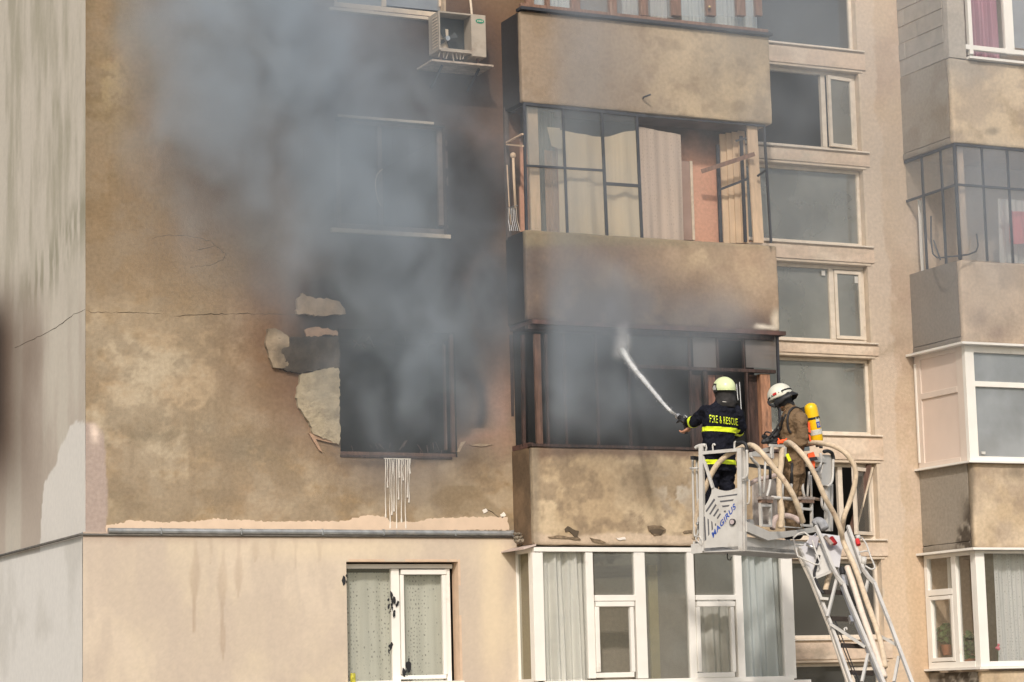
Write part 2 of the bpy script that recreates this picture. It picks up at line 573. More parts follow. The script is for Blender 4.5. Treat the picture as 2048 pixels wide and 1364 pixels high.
def cbox(name, r, y0, y1, colf, m, parent, step=0.022, rnd=0.015, wob=0.008, chip=None):
    """closed box whose faces are fine grids: stained, slightly uneven, rounded edges"""
    X0, X1, Z0, Z1 = r
    def ax(a, b):
        return np.linspace(a, b, max(2, int((b - a) / step) + 1))
    xs, ys, zs = ax(X0, X1), ax(y0, y1), ax(Z0, Z1)
    Ps, Fs, off = [], [], 0
    def face(A, B, fn, flip):
        nonlocal off
        a, b = np.meshgrid(A, B)
        P = fn(a.ravel(), b.ravel())
        n, k = len(A), len(B)
        i, j = np.meshgrid(np.arange(n - 1), np.arange(k - 1))
        q = (j * n + i).ravel()
        F = np.stack([q, q + 1, q + n + 1, q + n], 1) + off
        if flip:
            F = F[:, ::-1]
        Ps.append(P); Fs.append(F); off += len(P)
    full = lambda a, v: np.full(len(a), v)
    face(xs, zs, lambda a, b: np.stack([a, full(a, y0), b], 1), False)
    face(xs, zs, lambda a, b: np.stack([a, full(a, y1), b], 1), True)
    face(ys, zs, lambda a, b: np.stack([full(a, X0), a, b], 1), True)
    face(ys, zs, lambda a, b: np.stack([full(a, X1), a, b], 1), False)
    face(xs, ys, lambda a, b: np.stack([a, b, full(a, Z0)], 1), True)
    face(xs, ys, lambda a, b: np.stack([a, b, full(a, Z1)], 1), False)
    P, F = np.concatenate(Ps), np.concatenate(Fs)
    u, v = project(P)
    C = colf(u, v, P)
    # rounding of edges: pull vertices near two faces inwards
    lo, hi = np.array([X0, y0, Z0]), np.array([X1, y1, Z1])
    c = (lo + hi) / 2
    rr = rnd * (0.6 + 1.5 * fbm(P, 3.0, 3, 5))[:, None]
    core_lo, core_hi = lo + rr, hi - rr
    q = np.clip(P, core_lo, core_hi)
    d = P - q
    L = np.linalg.norm(d, axis=1, keepdims=True)
    P = np.where(L > 1e-6, q + d / np.maximum(L, 1e-6) * np.minimum(L, rr), P)
    N = np.stack([fbm(P, 4.0, 3, s) - 0.5 for s in (11, 12, 13)], 1)
    P = P + N * wob
    return npmesh(name, P, F, C, m, parent)

# ------------------------------------------------------------------ ground
bm = bmesh.new()
box(bm, -400, 400, -400, 400, -0.3, 0.0)
gr = emit('ground', bm, mat('dusty_ground', (0.20, 0.18, 0.15), 0.95, var=0.3, scale=0.8, bump=0.3))
gr['kind'] = 'structure'

# ------------------------------------------------------------------ key dimensions
def corner_depth(pxw, pxf, py):
    """how far an edge seen at pxf stands before the wall when the same X meets the wall at pxw"""
    xw = WP(pxw, py, 0).x
    return GP(pxf, py, xw).y
XC = WP(171, 700).x                       # convex corner with the gable wall
MY = -0.58
RY = -1.18
PIPEZ = WP(600, 1067).z

def RC2(x0, x1, xr, yt, yb, y=0.0, ym=None):
    ym = ym if ym is not None else (yt + yb) / 2
    return (WP(x0, ym, y).x, WP(x1, ym, y).x, WP(xr, yb, y).z, WP(xr, yt, y).z)

ZT = WP(1000, -330).z
XR = WP(2330, 600).x

# ------------------------------------------------------------------ colour of the surfaces (stains, soot, patches)
def c_facade(u, v, P):
    n = len(u)
    n1 = fbm(P, 0.9, 4, 1); n2 = fbm(P, 3.0, 4, 2); n3 = fbm(P, 10.0, 3, 3)
    nw = (fbm(P, 2.2, 5, 4) - 0.5)
    nw2 = (fbm(P, 2.2, 5, 8) - 0.5)
    uu, vv = u + nw * 60, v + nw2 * 60
    c = np.tile(np.array([0.41, 0.31, 0.195]), (n, 1))
    c = mixc(c, (0.34, 0.24, 0.13), sst(0.45, 0.68, n1))
    c = mixc(c, (0.45, 0.365, 0.25), sst(0.50, 0.72, n2) * 0.8)
    c = mixc(c, (0.27, 0.205, 0.12), sst(0.55, 0.8, n3) * 0.35)
    # upper storeys are browner
    c = mixc(c, (0.255, 0.175, 0.095), 0.85 * sst(680, 520, vv))
    c = mixc(c, (0.19, 0.145, 0.085), 0.55 * sst(520, 300, vv) * sst(0.38, 0.6, n2))
    c = mixc(c, (0.20, 0.155, 0.08), 0.75 * blob(uu, vv, 270, 110, 120, 200) * sst(0.35, 0.6, n2))
    c = mixc(c, (0.46, 0.37, 0.21), 0.75 * blob(uu, vv, 215, 165, 34, 60) * sst(0.35, 0.55, n3))
    c = mixc(c, (0.15, 0.11, 0.06), 0.6 * sst(196, 171, u) * sst(700, 300, v))
    c = mixc(c, (0.45, 0.38, 0.27), 0.5 * blob(uu, vv, 300, 760, 160, 110) * sst(0.4, 0.6, n2))
    for bx, by, rx, ry, a in ((480, 895, 90, 35, 0.7), (235, 880, 70, 25, 0.55), (330, 880, 60, 30, 0.5), (260, 1000, 60, 60, 0.35), (560, 880, 60, 40, 0.5)):
        c = mixc(c, (0.19, 0.16, 0.105), a * blob(uu, vv, bx, by, rx, ry) * sst(0.35, 0.6, n3 * 0.5 + n2 * 0.5))
    c = mixc(c, (0.26, 0.16, 0.10), 0.35 * blob(uu, vv, 520, 1010, 60, 50))
    n8 = fbm(P, (2.4, 2.4, 3.2), 6, 46, 0.7)
    lo8 = 0.25 + 0.75 * sst(600, 700, v)
    c = mixc(c, (0.48, 0.40, 0.285), sst(0.48, 0.64, n8) * 0.45 * lo8)
    c = mixc(c, (0.21, 0.165, 0.11), sst(0.50, 0.36, n8) * 0.45 * lo8)
    c = mixc(c, (0.215, 0.145, 0.075), 0.35 * sst(640, 500, vv))
    # lower parts near the flashing slightly darker
    c = mixc(c, (0.30, 0.22, 0.12), 0.5 * sst(960, 1040, vv) * sst(900, 300, u))
    n6 = fbm(P, (4.5, 4.5, 0.45), 4, 6)
    c = mixc(c, (0.25, 0.185, 0.115), sst(0.52, 0.72, n6) * 0.45)
    n7 = fbm(P, (1.1, 1.1, 1.6), 6, 16, 0.65)
    c = mixc(c, (0.27, 0.21, 0.14), sst(0.50, 0.62, n7) * 0.5)
    # pinkish stair tower wall
    st = sst(1545, 1552, u)
    cs = np.tile(np.array([0.54, 0.42, 0.30]), (n, 1))
    cs = mixc(cs, (0.46, 0.335, 0.24), sst(0.45, 0.7, n1))
    cs = mixc(cs, (0.60, 0.475, 0.365), sst(0.5, 0.7, n2) * 0.6)
    xe = 1700 + (v - 50) * 0.058
    cs = mixc(cs, (0.585, 0.485, 0.385), sst(xe + 50 + nw * 34 + (n3 - .5) * 8, xe + 45 + nw * 34 + (n3 - .5) * 8, u) * 0.75)
    cs = mixc(cs, (0.36, 0.27, 0.18), 0.5 * blob(uu, vv, 1790, 690, 40, 12))
    cs = mixc(cs, (0.40, 0.28, 0.18), 0.5 * sst(30, 0, np.abs(u - (1835 + (v - 1150) * 0.05))) * sst(1080, 1200, v))
    cs = mixc(cs, (0.70, 0.50, 0.30), 0.4 * sst(1030, 1150, v))
    c = c * (1 - st[:, None]) + cs * st[:, None]
    # soot of the fire: reddish brown halo, then black
    main = u < 1555
    halo = np.maximum.reduce([blob(uu, vv, 800, 650, 350, 310, 3), 1.0 * blob(uu, vv, 830, 250, 380, 380, 3), 0.7 * blob(uu, vv, 980, 780, 90, 130, 2), 0.6 * blob(uu, vv, 520, 300, 260, 300, 2)])
    c = mixc(c, (0.17, 0.088, 0.05), sst(0.10, 0.85, halo) * 0.92 * main)
    core = np.maximum.reduce([blob(uu, vv, 790, 650, 210, 185, 3), 0.9 * blob(uu, vv, 830, 420, 240, 240, 3), 0.62 * blob(uu, vv, 850, 160, 230, 230, 3), 0.75 * blob(uu, vv, 985, 600, 80, 170)])
    c = mixc(c, (0.022, 0.019, 0.018), sst(0.2, 0.75, core) * 0.97 * main)
    c = mixc(c, (0.03, 0.028, 0.028), blob(u, v, 835, 597, 60, 24, 6))  # recess above the opening, its darkness painted into the wall colour
    # curved smoke trail right of the opening, painted black on the wall
    dx, dy = (u - 868) / 98, (v - 812) / 98
    rr = np.hypot(dx, dy)
    arc = np.exp(-((rr - 1.0) / 0.13) ** 2) * (dy < 0.45) * (dx > -0.25)
    c = mixc(c, (0.03, 0.022, 0.02), 0.95 * arc)
    c = mixc(c, (0.05, 0.045, 0.045), 0.85 * blob(u, v, 915, 800, 45, 90, 3))
    c = mixc(c, (0.48, 0.28, 0.20), 0.8 * blob(uu, vv, 1000, 810, 20, 75, 2) + 0.6 * blob(uu, vv, 960, 885, 45, 14, 2))
    c = mixc(c, (0.10, 0.07, 0.05), 0.8 * blob(uu, vv, 800, 925, 140, 12, 3))
    # old patches below the burnt window
    pt = sst(0, 14, (u - 845) * 0.75 - np.abs(v - 1000) * 1.0 + nw * 18) * sst(1040, 1025, v) * sst(985, 975, u - (v - 1000))
    c = mixc(c, (0.25, 0.18, 0.10), 0.6 * pt * (v > 972) * (u < 1020))
    # mauve strip next to the corner, ragged end
    ms = sst(2, -2, u - (208 + (v - 900) * 0.045 + nw * 14)) * sst(835, 850, v + nw * 40) * (u < 300)
    ms = ms * sst(0, 30, (v - 820) - (u - 171) * 0.9)
    c = mixc(c, (0.40, 0.315, 0.27), ms * main)
    c = mixc(c, (0.74, 0.60, 0.50), ms * blob(u, v, 190, 855, 10, 30, 3))
    # behind the balconies
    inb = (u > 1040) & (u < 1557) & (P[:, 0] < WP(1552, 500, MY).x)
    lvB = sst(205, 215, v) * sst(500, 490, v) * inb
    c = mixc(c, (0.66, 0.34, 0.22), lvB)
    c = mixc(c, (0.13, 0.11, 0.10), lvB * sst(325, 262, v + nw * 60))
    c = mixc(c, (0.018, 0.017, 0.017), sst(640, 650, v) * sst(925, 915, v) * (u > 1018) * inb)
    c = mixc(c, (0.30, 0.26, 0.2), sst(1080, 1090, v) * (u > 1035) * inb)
    return c

def c_lower(u, v, P):
    n = len(u)
    n1 = fbm(P, 1.1, 4, 21); n2 = fbm(P, (5, 5, 1.2), 4, 22)
    c = np.tile(np.array([0.60, 0.505, 0.375]), (n, 1))
    c = mixc(c, (0.62, 0.52, 0.41), sst(0.42, 0.66, n1) * 0.7)
    c = mixc(c, (0.52, 0.435, 0.345), sst(0.42, 0.66, n2) * 0.65)
    n5 = fbm(P, (1.2, 1.2, 0.9), 5, 29)
    c = mixc(c, (0.51, 0.425, 0.345), sst(0.46, 0.62, n5) * 0.6)
    n10 = fbm(P, (60, 60, 60), 2, 95)
    c = c * (0.94 + 0.12 * n10)[:, None]
    c = mixc(c, (0.70, 0.58, 0.40), 0.6 * blob(u, v, 660, 1095, 190, 26, 2) + 0.75 * blob(u, v, 985, 1210, 26, 160, 3) + 0.4 * blob(u, v, 980, 1105, 60, 40))
    w = (fbm(P, 2.0, 3, 24) - 0.5) * 22
    for sx, sy, L, wd, a in ((390, 1075, 195, 13, 0.55), (446, 1090, 235, 12, 0.5), (478, 1070, 130, 12, 0.4), (545, 1070, 60, 10, 0.3), (590, 1070, 70, 9, 0.3), (640, 1060, 70, 14, 0.28), (420, 1070, 60, 8, 0.3), (512, 1075, 50, 9, 0.3)):
        t = np.clip((v - sy) / L, 0, 1.3)
        ww = wd * (1 - t ** 4 * 0.9) * (0.75 + 0.4 * np.sin(v * 0.05 + sx))
        c = mixc(c, (0.36, 0.26, 0.18), a * sst(1, 0.4, np.abs(u + w * 0.35 - sx) / np.maximum(ww, 1)) * sst(1.0, 0.96, t) * sst(-0.05, 0.1, t) * (0.45 + 0.55 * t))
    c = mixc(c, (0.36, 0.25, 0.20), 0.45 * sst(1092, 1068, v + 30 * (n2 - 0.5)))
    c = mixc(c, (0.36, 0.28, 0.24), 0.5 * blob(u, v, 975, 1250, 30, 70) * sst(0.4, 0.6, n1))
    c = mixc(c, (0.03, 0.025, 0.025), 0.9 * blob(u, v, 903, 1136, 7, 10, 3))
    return c

def c_gable(u, v, P):
    n = len(u)
    S = P * np.array([1, 1, 0.22])
    n1 = fbm(S, 2.2, 5, 31); n2 = fbm(S, 7.0, 4, 32); n3 = fbm(P, 1.1, 4, 33)
    nw = (fbm(P, 1.8, 5, 34) - 0.5)
    c = np.tile(np.array([0.62, 0.56, 0.46]), (n, 1))
    green = sst(0.40, 0.66, n1 * 0.6 + n2 * 0.4) * sst(900, 300, v + nw * 200)
    c = mixc(c, (0.40, 0.365, 0.265), green * 0.8)
    c = mixc(c, (0.27, 0.25, 0.16), 0.6 * sst(60, 0, np.abs(u - (120 - (v - 500) * 0.6)) ) * sst(350, 420, v) * sst(640, 560, v) * sst(0.4, 0.55, n2))
    c = mixc(c, (0.46, 0.36, 0.29), 0.55 * sst(520, 700, v) * sst(0.35, 0.6, n1))
    # soot cloud on the far side
    e = 85 + (fbm(P, 1.3, 3, 36) - 0.5) * 50
    soot = sst(e * 1.5, -10, u) * sst(500, 690, v) * sst(1120, 860, v)
    c = mixc(c, (0.15, 0.09, 0.055), soot * 0.95)
    c = mixc(c, (0.025, 0.02, 0.018), sst(30, -20, u) * sst(560, 680, v) * sst(1000, 820, v))
    # repainted light patch low on the wall
    edge = 852 + sst(160, 60, u) * 140 + sst(90, 70, u) * 260 + nw * 60
    lp = sst(-3, 3, v - edge)
    c = mixc(c, (0.76, 0.72, 0.65), lp)
    c = mixc(c, (0.78, 0.75, 0.69), sst(0, 8, v - (1075 + (171 - u) * 0.24)))
    c = mixc(c, (0.50, 0.47, 0.40), 0.35 * sst(0.5, 0.7, n3) * (v > 1075))
    return c

def c_parapetA(u, v, P):
    n = len(u); n1 = fbm(P, 1.5, 5, 41); n2 = fbm(P, 5, 4, 42); nw = fbm(P, 2.5, 4, 43) - 0.5
    c = np.tile(np.array([0.31, 0.235, 0.165]), (n, 1))
    c = mixc(c, (0.43, 0.335, 0.215), sst(1200, 1420, u + nw * 200) * 0.8)
    c = mixc(c, (0.60, 0.46, 0.28), sst(0.48, 0.66, n1) * 0.5 * sst(1200, 1400, u))
    c = mixc(c, (0.26, 0.185, 0.115), sst(0.5, 0.7, n2) * 0.45)
    c = mixc(c, (0.30, 0.22, 0.13), 0.7 * blob(u, v, 1477, 213, 15, 14, 6))
    return c

def c_parapetB(u, v, P):
    n = len(u); n1 = fbm(P, 1.5, 5, 45); n2 = fbm(P, 5, 4, 46); nw = fbm(P, 2.5, 4, 47) - 0.5
    c = np.tile(np.array([0.41, 0.29, 0.19]), (n, 1))
    c = mixc(c, (0.55, 0.42, 0.26), blob(u, v, 1440, 535, 90, 50) * sst(0.35, 0.6, n1))
    c = mixc(c, (0.19, 0.135, 0.105), sst(1420, 1220, u + nw * 140) * 0.9)
    c = mixc(c, (0.10, 0.08, 0.07), 0.6 * sst(1300, 1100, u + nw * 140) * sst(0.35, 0.6, n1))
    c = mixc(c, (0.09, 0.07, 0.06), 0.85 * blob(u + nw * 60, v + nw * 40, 1250, 610, 190, 60))
    c = mixc(c, (0.09, 0.058, 0.045), 0.85 * sst(590, 655, v + nw * 40))
    c = mixc(c, (0.15, 0.10, 0.07), 0.6 * blob(u + nw * 60, v + nw * 40, 1390, 600, 60, 60))
    c = mixc(c, (0.27, 0.225, 0.13), 0.7 * sst(505, 480, v + nw * 26))
    c = mixc(c, (0.62, 0.54, 0.42), blob(u + nw * 20, v + nw * 20, 1553, 640, 11, 22, 3))
    c = mixc(c, (0.66, 0.60, 0.50), blob(u + nw * 40, v + nw * 20, 1535, 657, 18, 6, 3))
    c = mixc(c, (0.05, 0.035, 0.03), 0.8 * blob(u, v, 1335, 633, 22, 16, 2))
    c = mixc(c, (0.26, 0.185, 0.115), sst(0.52, 0.7, n2) * 0.35)
    return c

def c_parapetC(u, v, P):
    n = len(u); n1 = fbm(P, 1.3, 5, 51); n2 = fbm(P, 5, 4, 52); nw = fbm(P, 3, 5, 53) - 0.5; n3 = fbm(P, 9, 4, 54)
    c = np.tile(np.array([0.45, 0.335, 0.20]), (n, 1))
    c = mixc(c, (0.60, 0.47, 0.30), sst(0.48, 0.60, n1) * 0.8)
    c = mixc(c, (0.26, 0.19, 0.12), sst(0.5, 0.64, n2) * 0.65)
    c = mixc(c, (0.22, 0.165, 0.11), sst(0.54, 0.66, n3) * 0.4)
    c = mixc(c, (0.22, 0.165, 0.105), 0.75 * blob(u + nw * 70, v + nw * 60, 1300, 965, 85, 55, 3))
    c = mixc(c, (0.50, 0.44, 0.35), 0.9 * blob(u + nw * 40, v + nw * 40, 1360, 985, 36, 34, 2) * sst(0.47, 0.58, n3))
    c = mixc(c, (0.18, 0.115, 0.08), 0.85 * sst(922, 905, v + nw * 34))
    c = mixc(c, (0.60, 0.47, 0.34), 0.85 * sst(1066, 1074, v + nw * 26))
    c = mixc(c, (0.25, 0.205, 0.145), 0.7 * sst(1085, 1070, u) * sst(0.35, 0.55, n1))
    c = mixc(c, (0.13, 0.10, 0.07), 0.8 * sst(1062, 1058, u))
    return c

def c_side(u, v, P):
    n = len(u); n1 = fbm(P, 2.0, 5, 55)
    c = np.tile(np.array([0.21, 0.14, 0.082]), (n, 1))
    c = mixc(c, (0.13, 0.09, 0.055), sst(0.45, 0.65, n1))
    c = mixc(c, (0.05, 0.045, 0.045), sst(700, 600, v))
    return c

def c_rfront(u, v, P):
    n = len(u); n1 = fbm(P, 1.5, 5, 61); n2 = fbm(P, 4, 5, 62); nw = fbm(P, 2.5, 5, 63) - 0.5
    c = np.tile(np.array([0.60, 0.475, 0.32]), (n, 1))
    c = mixc(c, (0.50, 0.375, 0.23), sst(0.48, 0.66, n1) * 0.8)
    c = mixc(c, (0.34, 0.25, 0.15), sst(0.55, 0.72, n2) * 0.6)
    c = mixc(c, (0.36, 0.32, 0.27), 0.8 * sst(190, 130, v + nw * 80) * sst(2000, 1940, u + nw * 60) * (v < 240))
    c = mixc(c, (0.27, 0.22, 0.16), 0.8 * blob(u, v, 1985, 262, 14, 8, 3))
    m3 = (v > 480) & (v < 720)
    c = mixc(c, (0.54, 0.42, 0.33), 0.6 * m3)
    n9 = fbm(P, 1.6, 6, 88, 0.65)
    c = mixc(c, (0.36, 0.28, 0.21), sst(0.46, 0.62, n9) * 0.55)
    c = mixc(c, (0.26, 0.20, 0.17), m3 * 0.6 * (blob(u, v, 1995, 665, 22, 20) + blob(u, v, 1960, 640, 20, 25) * 0.8))
    c = mixc(c, (0.19, 0.155, 0.11), 0.85 * sst(1953, 1943, u + nw * 14) * (v > 880) + 0.7 * blob(u + nw * 30, v, 2035, 945, 22, 16) * (v > 900))
    return c

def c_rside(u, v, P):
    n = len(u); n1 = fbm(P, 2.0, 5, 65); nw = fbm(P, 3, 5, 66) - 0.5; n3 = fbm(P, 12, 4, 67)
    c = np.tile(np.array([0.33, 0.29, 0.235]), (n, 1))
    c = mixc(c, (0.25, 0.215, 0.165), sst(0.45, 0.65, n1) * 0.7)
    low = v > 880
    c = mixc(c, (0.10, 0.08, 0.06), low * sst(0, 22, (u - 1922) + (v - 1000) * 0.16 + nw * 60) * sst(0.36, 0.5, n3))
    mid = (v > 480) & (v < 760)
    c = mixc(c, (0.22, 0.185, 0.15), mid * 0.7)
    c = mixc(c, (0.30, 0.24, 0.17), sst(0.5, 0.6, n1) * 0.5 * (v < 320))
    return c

def c_band(u, v, P):
    n = len(u); n1 = fbm(P, 3.0, 5, 71); n2 = fbm(P, (2, 2, 10), 4, 72)
    c = np.tile(np.array([0.62, 0.48, 0.36]), (n, 1))
    c = mixc(c, (0.70, 0.58, 0.45), sst(0.45, 0.65, n1) * 0.7)
    c = mixc(c, (0.45, 0.36, 0.26), sst(0.55, 0.72, n2) * 0.5)
    c = mixc(c, (0.42, 0.44, 0.33), 0.5 * blob(u, v, 1590, 313, 60, 8, 2) * sst(0.4, 0.6, n2))
    return c

# ------------------------------------------------------------------ the block of flats
bld = thing('apartment_building', (XC, 0, 0), 'prefabricated concrete apartment block with a burnt, smoking flat and stained tan plaster', 'building')

HOLES, STAIRX1 = [], np.mean([WP(x, y).x for x, y in ((1703, 20), (1721, 215), (1730, 410), (1736, 605), (1747, 790), (1762, 1000), (1769, 1200))])
WX0, WX1 = WP(690, 1250).x, WP(914, 1250).x
h1 = (WP(667, -60).x, WP(886, -60).x, WP(780, 24).z, WP(780, -200).z)
h2 = RC(672, 243, 892, 463)
h3 = RC(679, 662, 912, 912)
h4 = (WX0, WX1, 1.75, WP(800, 1124).z)
stair_px = [(-130, 93), (139, 296), (333, 486), (527, 681), (714, 867), (925, 1077), (1119, 1277), (1326, 1500)]
SX0 = WP(1500, 600).x
stair_h = [(SX0, STAIRX1, WP(1640, b).z, WP(1640, a).z) for a, b in stair_px]
HOLES = [h1, h2, h3] + stair_h
def axis(a, b, step, extra):
    n = int((b - a) / step) + 1
    base = list(np.linspace(a, b, n))
    ex = [e for e in extra if a < e < b]
    base = [x for x in base if all(abs(x - e) > step * 0.3 for e in ex) or x in (a, b)]
    return base + ex
xs = axis(XC, XR, 0.021, [h[0] for h in HOLES] + [h[1] for h in HOLES])
zs = axis(PIPEZ - 0.02, ZT, 0.021, [h[2] for h in HOLES] + [h[3] for h in HOLES])
zs2 = [z for z in zs]
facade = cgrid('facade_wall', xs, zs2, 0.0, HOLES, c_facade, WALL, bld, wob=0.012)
YL = -0.07
SPLIT = WP(1040, 1250).x
# lower storeys right of the middle bay belong to the stair tower
xs = axis(SPLIT, XR, 0.03, [h[0] for h in stair_h] + [h[1] for h in stair_h])
zs = axis(0.0, PIPEZ - 0.02, 0.03, [h[2] for h in stair_h] + [h[3] for h in stair_h])
cgrid('stair_tower_wall', xs, zs, 0.0, stair_h, c_facade, WALL, bld, wob=0.01)
xs = axis(XC - 0.05, SPLIT, 0.021, [h4[0], h4[1]])
zs = axis(0.0, PIPEZ + 0.0, 0.021, [h4[2], h4[3]])
low = cgrid('insulated_wall', xs, zs, YL, [h4], c_lower, SMOOTHWALL, bld, wob=0.006)
low['label'] = 'smooth peach insulated wall below the metal flashing'
# top edge of the insulation and gable
bm = bmesh.new()
box(bm, XC - 0.05, SPLIT, YL + 0.001, -0.001, PIPEZ - 0.03, PIPEZ - 0.004)
emit('insulation_edge', bm, ZINC, bld)
ys = np.arange(0.0, 9.0, 0.045)
cgrid('gable_wall', list(ys), axis(PIPEZ - 0.04, ZT, 0.03, []), XC, [], c_gable, SMOOTHWALL, bld, axis='X', wob=0.008)
cgrid('gable_insulation', [YL] + list(ys[1:]), axis(0.0, PIPEZ - 0.04, 0.04, []), XC - 0.055, [], c_gable, SMOOTHWALL, bld, axis='X', wob=0.004)

# flashing pipe along the insulation edge: zinc sheet in lengths with joints
bm = bmesh.new()
yy = YL - 0.015
cuts = [WP(x, 1066).x for x in (212, 318, 478, 640, 762, 905, 1020)]
for a, b in zip(cuts, cuts[1:]):
    pts = [Vector((a + 0.002, yy, PIPEZ + 0.012)), Vector((b - 0.004, yy, PIPEZ + 0.012 + random.uniform(-0.003, 0.003)))]
    tube(bm, [pts[0].lerp(pts[1], t / 6) for t in range(7)], 0.034, 10)
    box(bm, b - 0.014, b - 0.003, yy - 0.037, yy + 0.03, PIPEZ - 0.026, PIPEZ + 0.05)
emit('flashing', bm, ZINC, bld, smooth=False)
bm = bmesh.new()
tube(bm, [Vector((XC - 0.08, yy + 0.0, PIPEZ - 0.034)), Vector((SPLIT, yy + 0.0, PIPEZ - 0.034))], 0.013, 8)
tube(bm, [Vector((XC - 0.085, yy, PIPEZ - 0.034)), Vector((XC - 0.085, 9.0, PIPEZ - 0.034))], 0.017, 8)
emit('drip_edge', bm, mat('dark_drip_edge', (0.14, 0.13, 0.115), 0.6, metal=0.3, var=0.3, scale=9), bld, smooth=True)

# roof, back wall, floors and partitions so that the flats are closed rooms
bm = bmesh.new()
slabz = [WP(1300, 225).z, WP(1300, 650).z, WP(1300, 1090).z]
storey = slabz[0] - slabz[1]
for z in [slabz[0] + storey, *slabz, slabz[2] - storey]:
    box(bm, XC + 0.02, WP(1500, 600).x - 0.07, 0.12, 4.2, z - 0.02, z + 0.14)
    box(bm, WP(1800, 600).x + 0.07, XR - 0.01, 0.12, 4.2, z - 0.02, z + 0.14)
for px in (1035, 1500, 1800):
    X = WP(px, 600).x
    box(bm, X - 0.06, X + 0.06, 0.125, 4.19, 0.02, ZT - 0.05)
box(bm, XC + 0.03, XR, 4.21, 4.4, 0.0, ZT)
emit('inner_walls', bm, DARKROOM, bld)
bm = bmesh.new()
box(bm, XC, XR, 0.0, 9.0, ZT, ZT + 0.2)
box(bm, XR, XR + 0.2, 0.0, 9.0, 0.0, ZT)
box(bm, XC, XR + 0.2, 9.0, 9.2, 0.0, ZT + 0.2)
emit('roof', bm, CONC, bld)
# soot-black lining of the burnt room
bm = bmesh.new()
for (a, b, c, d, e, f) in ((h3[0] - 0.5, h3[1] + 0.7, 2.2, 2.3, slabz[2] + 0.15, slabz[1] - 0.03), (h3[0] - 0.5, h3[1] + 0.7, 0.13, 2.2, slabz[1] - 0.05, slabz[1] - 0.03), (h3[0] - 0.5, h3[0] - 0.4, 0.13, 2.2, slabz[2] + 0.15, slabz[1] - 0.05), (h3[1] + 0.6, h3[1] + 0.7, 0.13, 2.2, slabz[2] + 0.15, slabz[1] - 0.05)):
    box(bm, a, b, c, d, e, f)
emit('burnt_room_lining', bm, SOOTROOM, bld)

REV = {'tan': mat('reveal_plaster', (0.46, 0.35, 0.24), 0.95, var=0.15, scale=9, bump=0.4), 'light': mat('light_reveal_plaster', (0.58, 0.48, 0.37), 0.95, var=0.12, scale=7, bump=0.4),
       'soot': SOOTROOM, 'peach': mat('peach_reveal', (0.62, 0.46, 0.33), 0.9, var=0.1, scale=7, bump=0.2), 'smoke': mat('smoked_reveal', (0.10, 0.08, 0.07), 0.95, var=0.3, scale=7, bump=0.3)}
def reveal(h, dep, key, y=0.0, parent=bld):
    bm = bmesh.new()
    t = 0.03
    X0, X1, Z0, Z1 = h
    box(bm, X0 - t, X0, y + 0.0005, dep, Z0 - t, Z1 + t)
    box(bm, X1, X1 + t, y + 0.0005, dep, Z0 - t, Z1 + t)
    box(bm, X0, X1, y + 0.0005, dep, Z1, Z1 + t)
    box(bm, X0, X1, y + 0.0005, dep, Z0 - t, Z0)
    return emit('window_reveal', bm, REV[key], parent)

def bars(name, parent, rects, yf, dep, m, bev=0.004, label=None, px=True, k0=0):
    bm = bmesh.new()
    for k, r in enumerate(rects):
        w = RC(*r, y=yf) if px else r
        o = 0.0012 * (k + k0)
        box(bm, w[0], w[1], yf - o, yf + dep - o * 0.5, w[2], w[3], bev)
    return emit(name, bm, m, parent, label=label)

def pane(parent, r, y, m, px=True, label=None, name='pane', skew=0):
    w = RC(*r, y=y) if px else r
    bm = bmesh.new()
    vs = [bm.verts.new(p) for p in ((w[0], y, w[2]), (w[1], y + skew, w[2]), (w[1], y + skew, w[3]), (w[0], y, w[3]))]
    bm.faces.new(vs)
    return emit(name, bm, m, parent, label=label)

def sill(parent, r, y0, y1, m, label=None):
    w = RC(*r, y=y0)
    bm = bmesh.new()
    vs = box(bm, w[0], w[1], y0, y1, w[2], w[3], 0.003)
    return emit('sill', bm, m, parent, label=label)

def curtain(name, w, y, m, label, cat='curtain', folds=9, amp=0.02, group=None, top=None, skewb=0.0, seed=0):
    """hanging cloth with folds; top: function of u giving a height offset of the upper edge"""
    bm = bmesh.new()
    nx, nz = 90, 24
    rr = random.Random(seed)
    ph = [rr.uniform(0, 6.28) for _ in range(4)]
    g = []
    X0, X1, Z0, Z1 = w
    for j in range(nz + 1):
        v = j / nz
        row = []
        for i in range(nx + 1):
            u = i / nx
            zt = Z1 + (top(u) if top else 0)
            x = X0 + (X1 - X0) * u + skewb * (1 - v) * (u - 0.5)
            a = amp * (1.25 - 0.5 * v)
            yy = y + a * math.sin(u * folds * 6.28 + ph[0] + 0.6 * math.sin(v * 3 + ph[1])) + a * 0.6 * math.sin(u * folds * 2.6 * 6.28 + ph[2] + v)
            row.append(bm.verts.new((x, yy, Z0 + (zt - Z0) * v)))
        g.append(row)
    for j in range(nz):
        for i in range(nx):
            bm.faces.new((g[j][i], g[j][i + 1], g[j + 1][i + 1], g[j + 1][i]))
    o = emit(name, bm, m, None, smooth=True)
    tag(o, label, cat, group)
    return o

# ---- windows of the main facade
# top window (only its lower edge is in view)
reveal(h1, 0.13, 'tan')
fr = bars('window', bld, [(665, 14, 885, 24), (665, -200, 673, 13), (876, -200, 885, 13), (762, -200, 771, 13)], 0.09, 0.05, CREAM, label='cream framed top window with bluish panes')
pane(fr, (672, -200, 763, 16), 0.105, G_BLUE)
pane(fr, (770, -200, 878, 16), 0.105, G_BLUE)
sill(fr, (660, 25, 890, 31), -0.06, 0.09, CREAM)
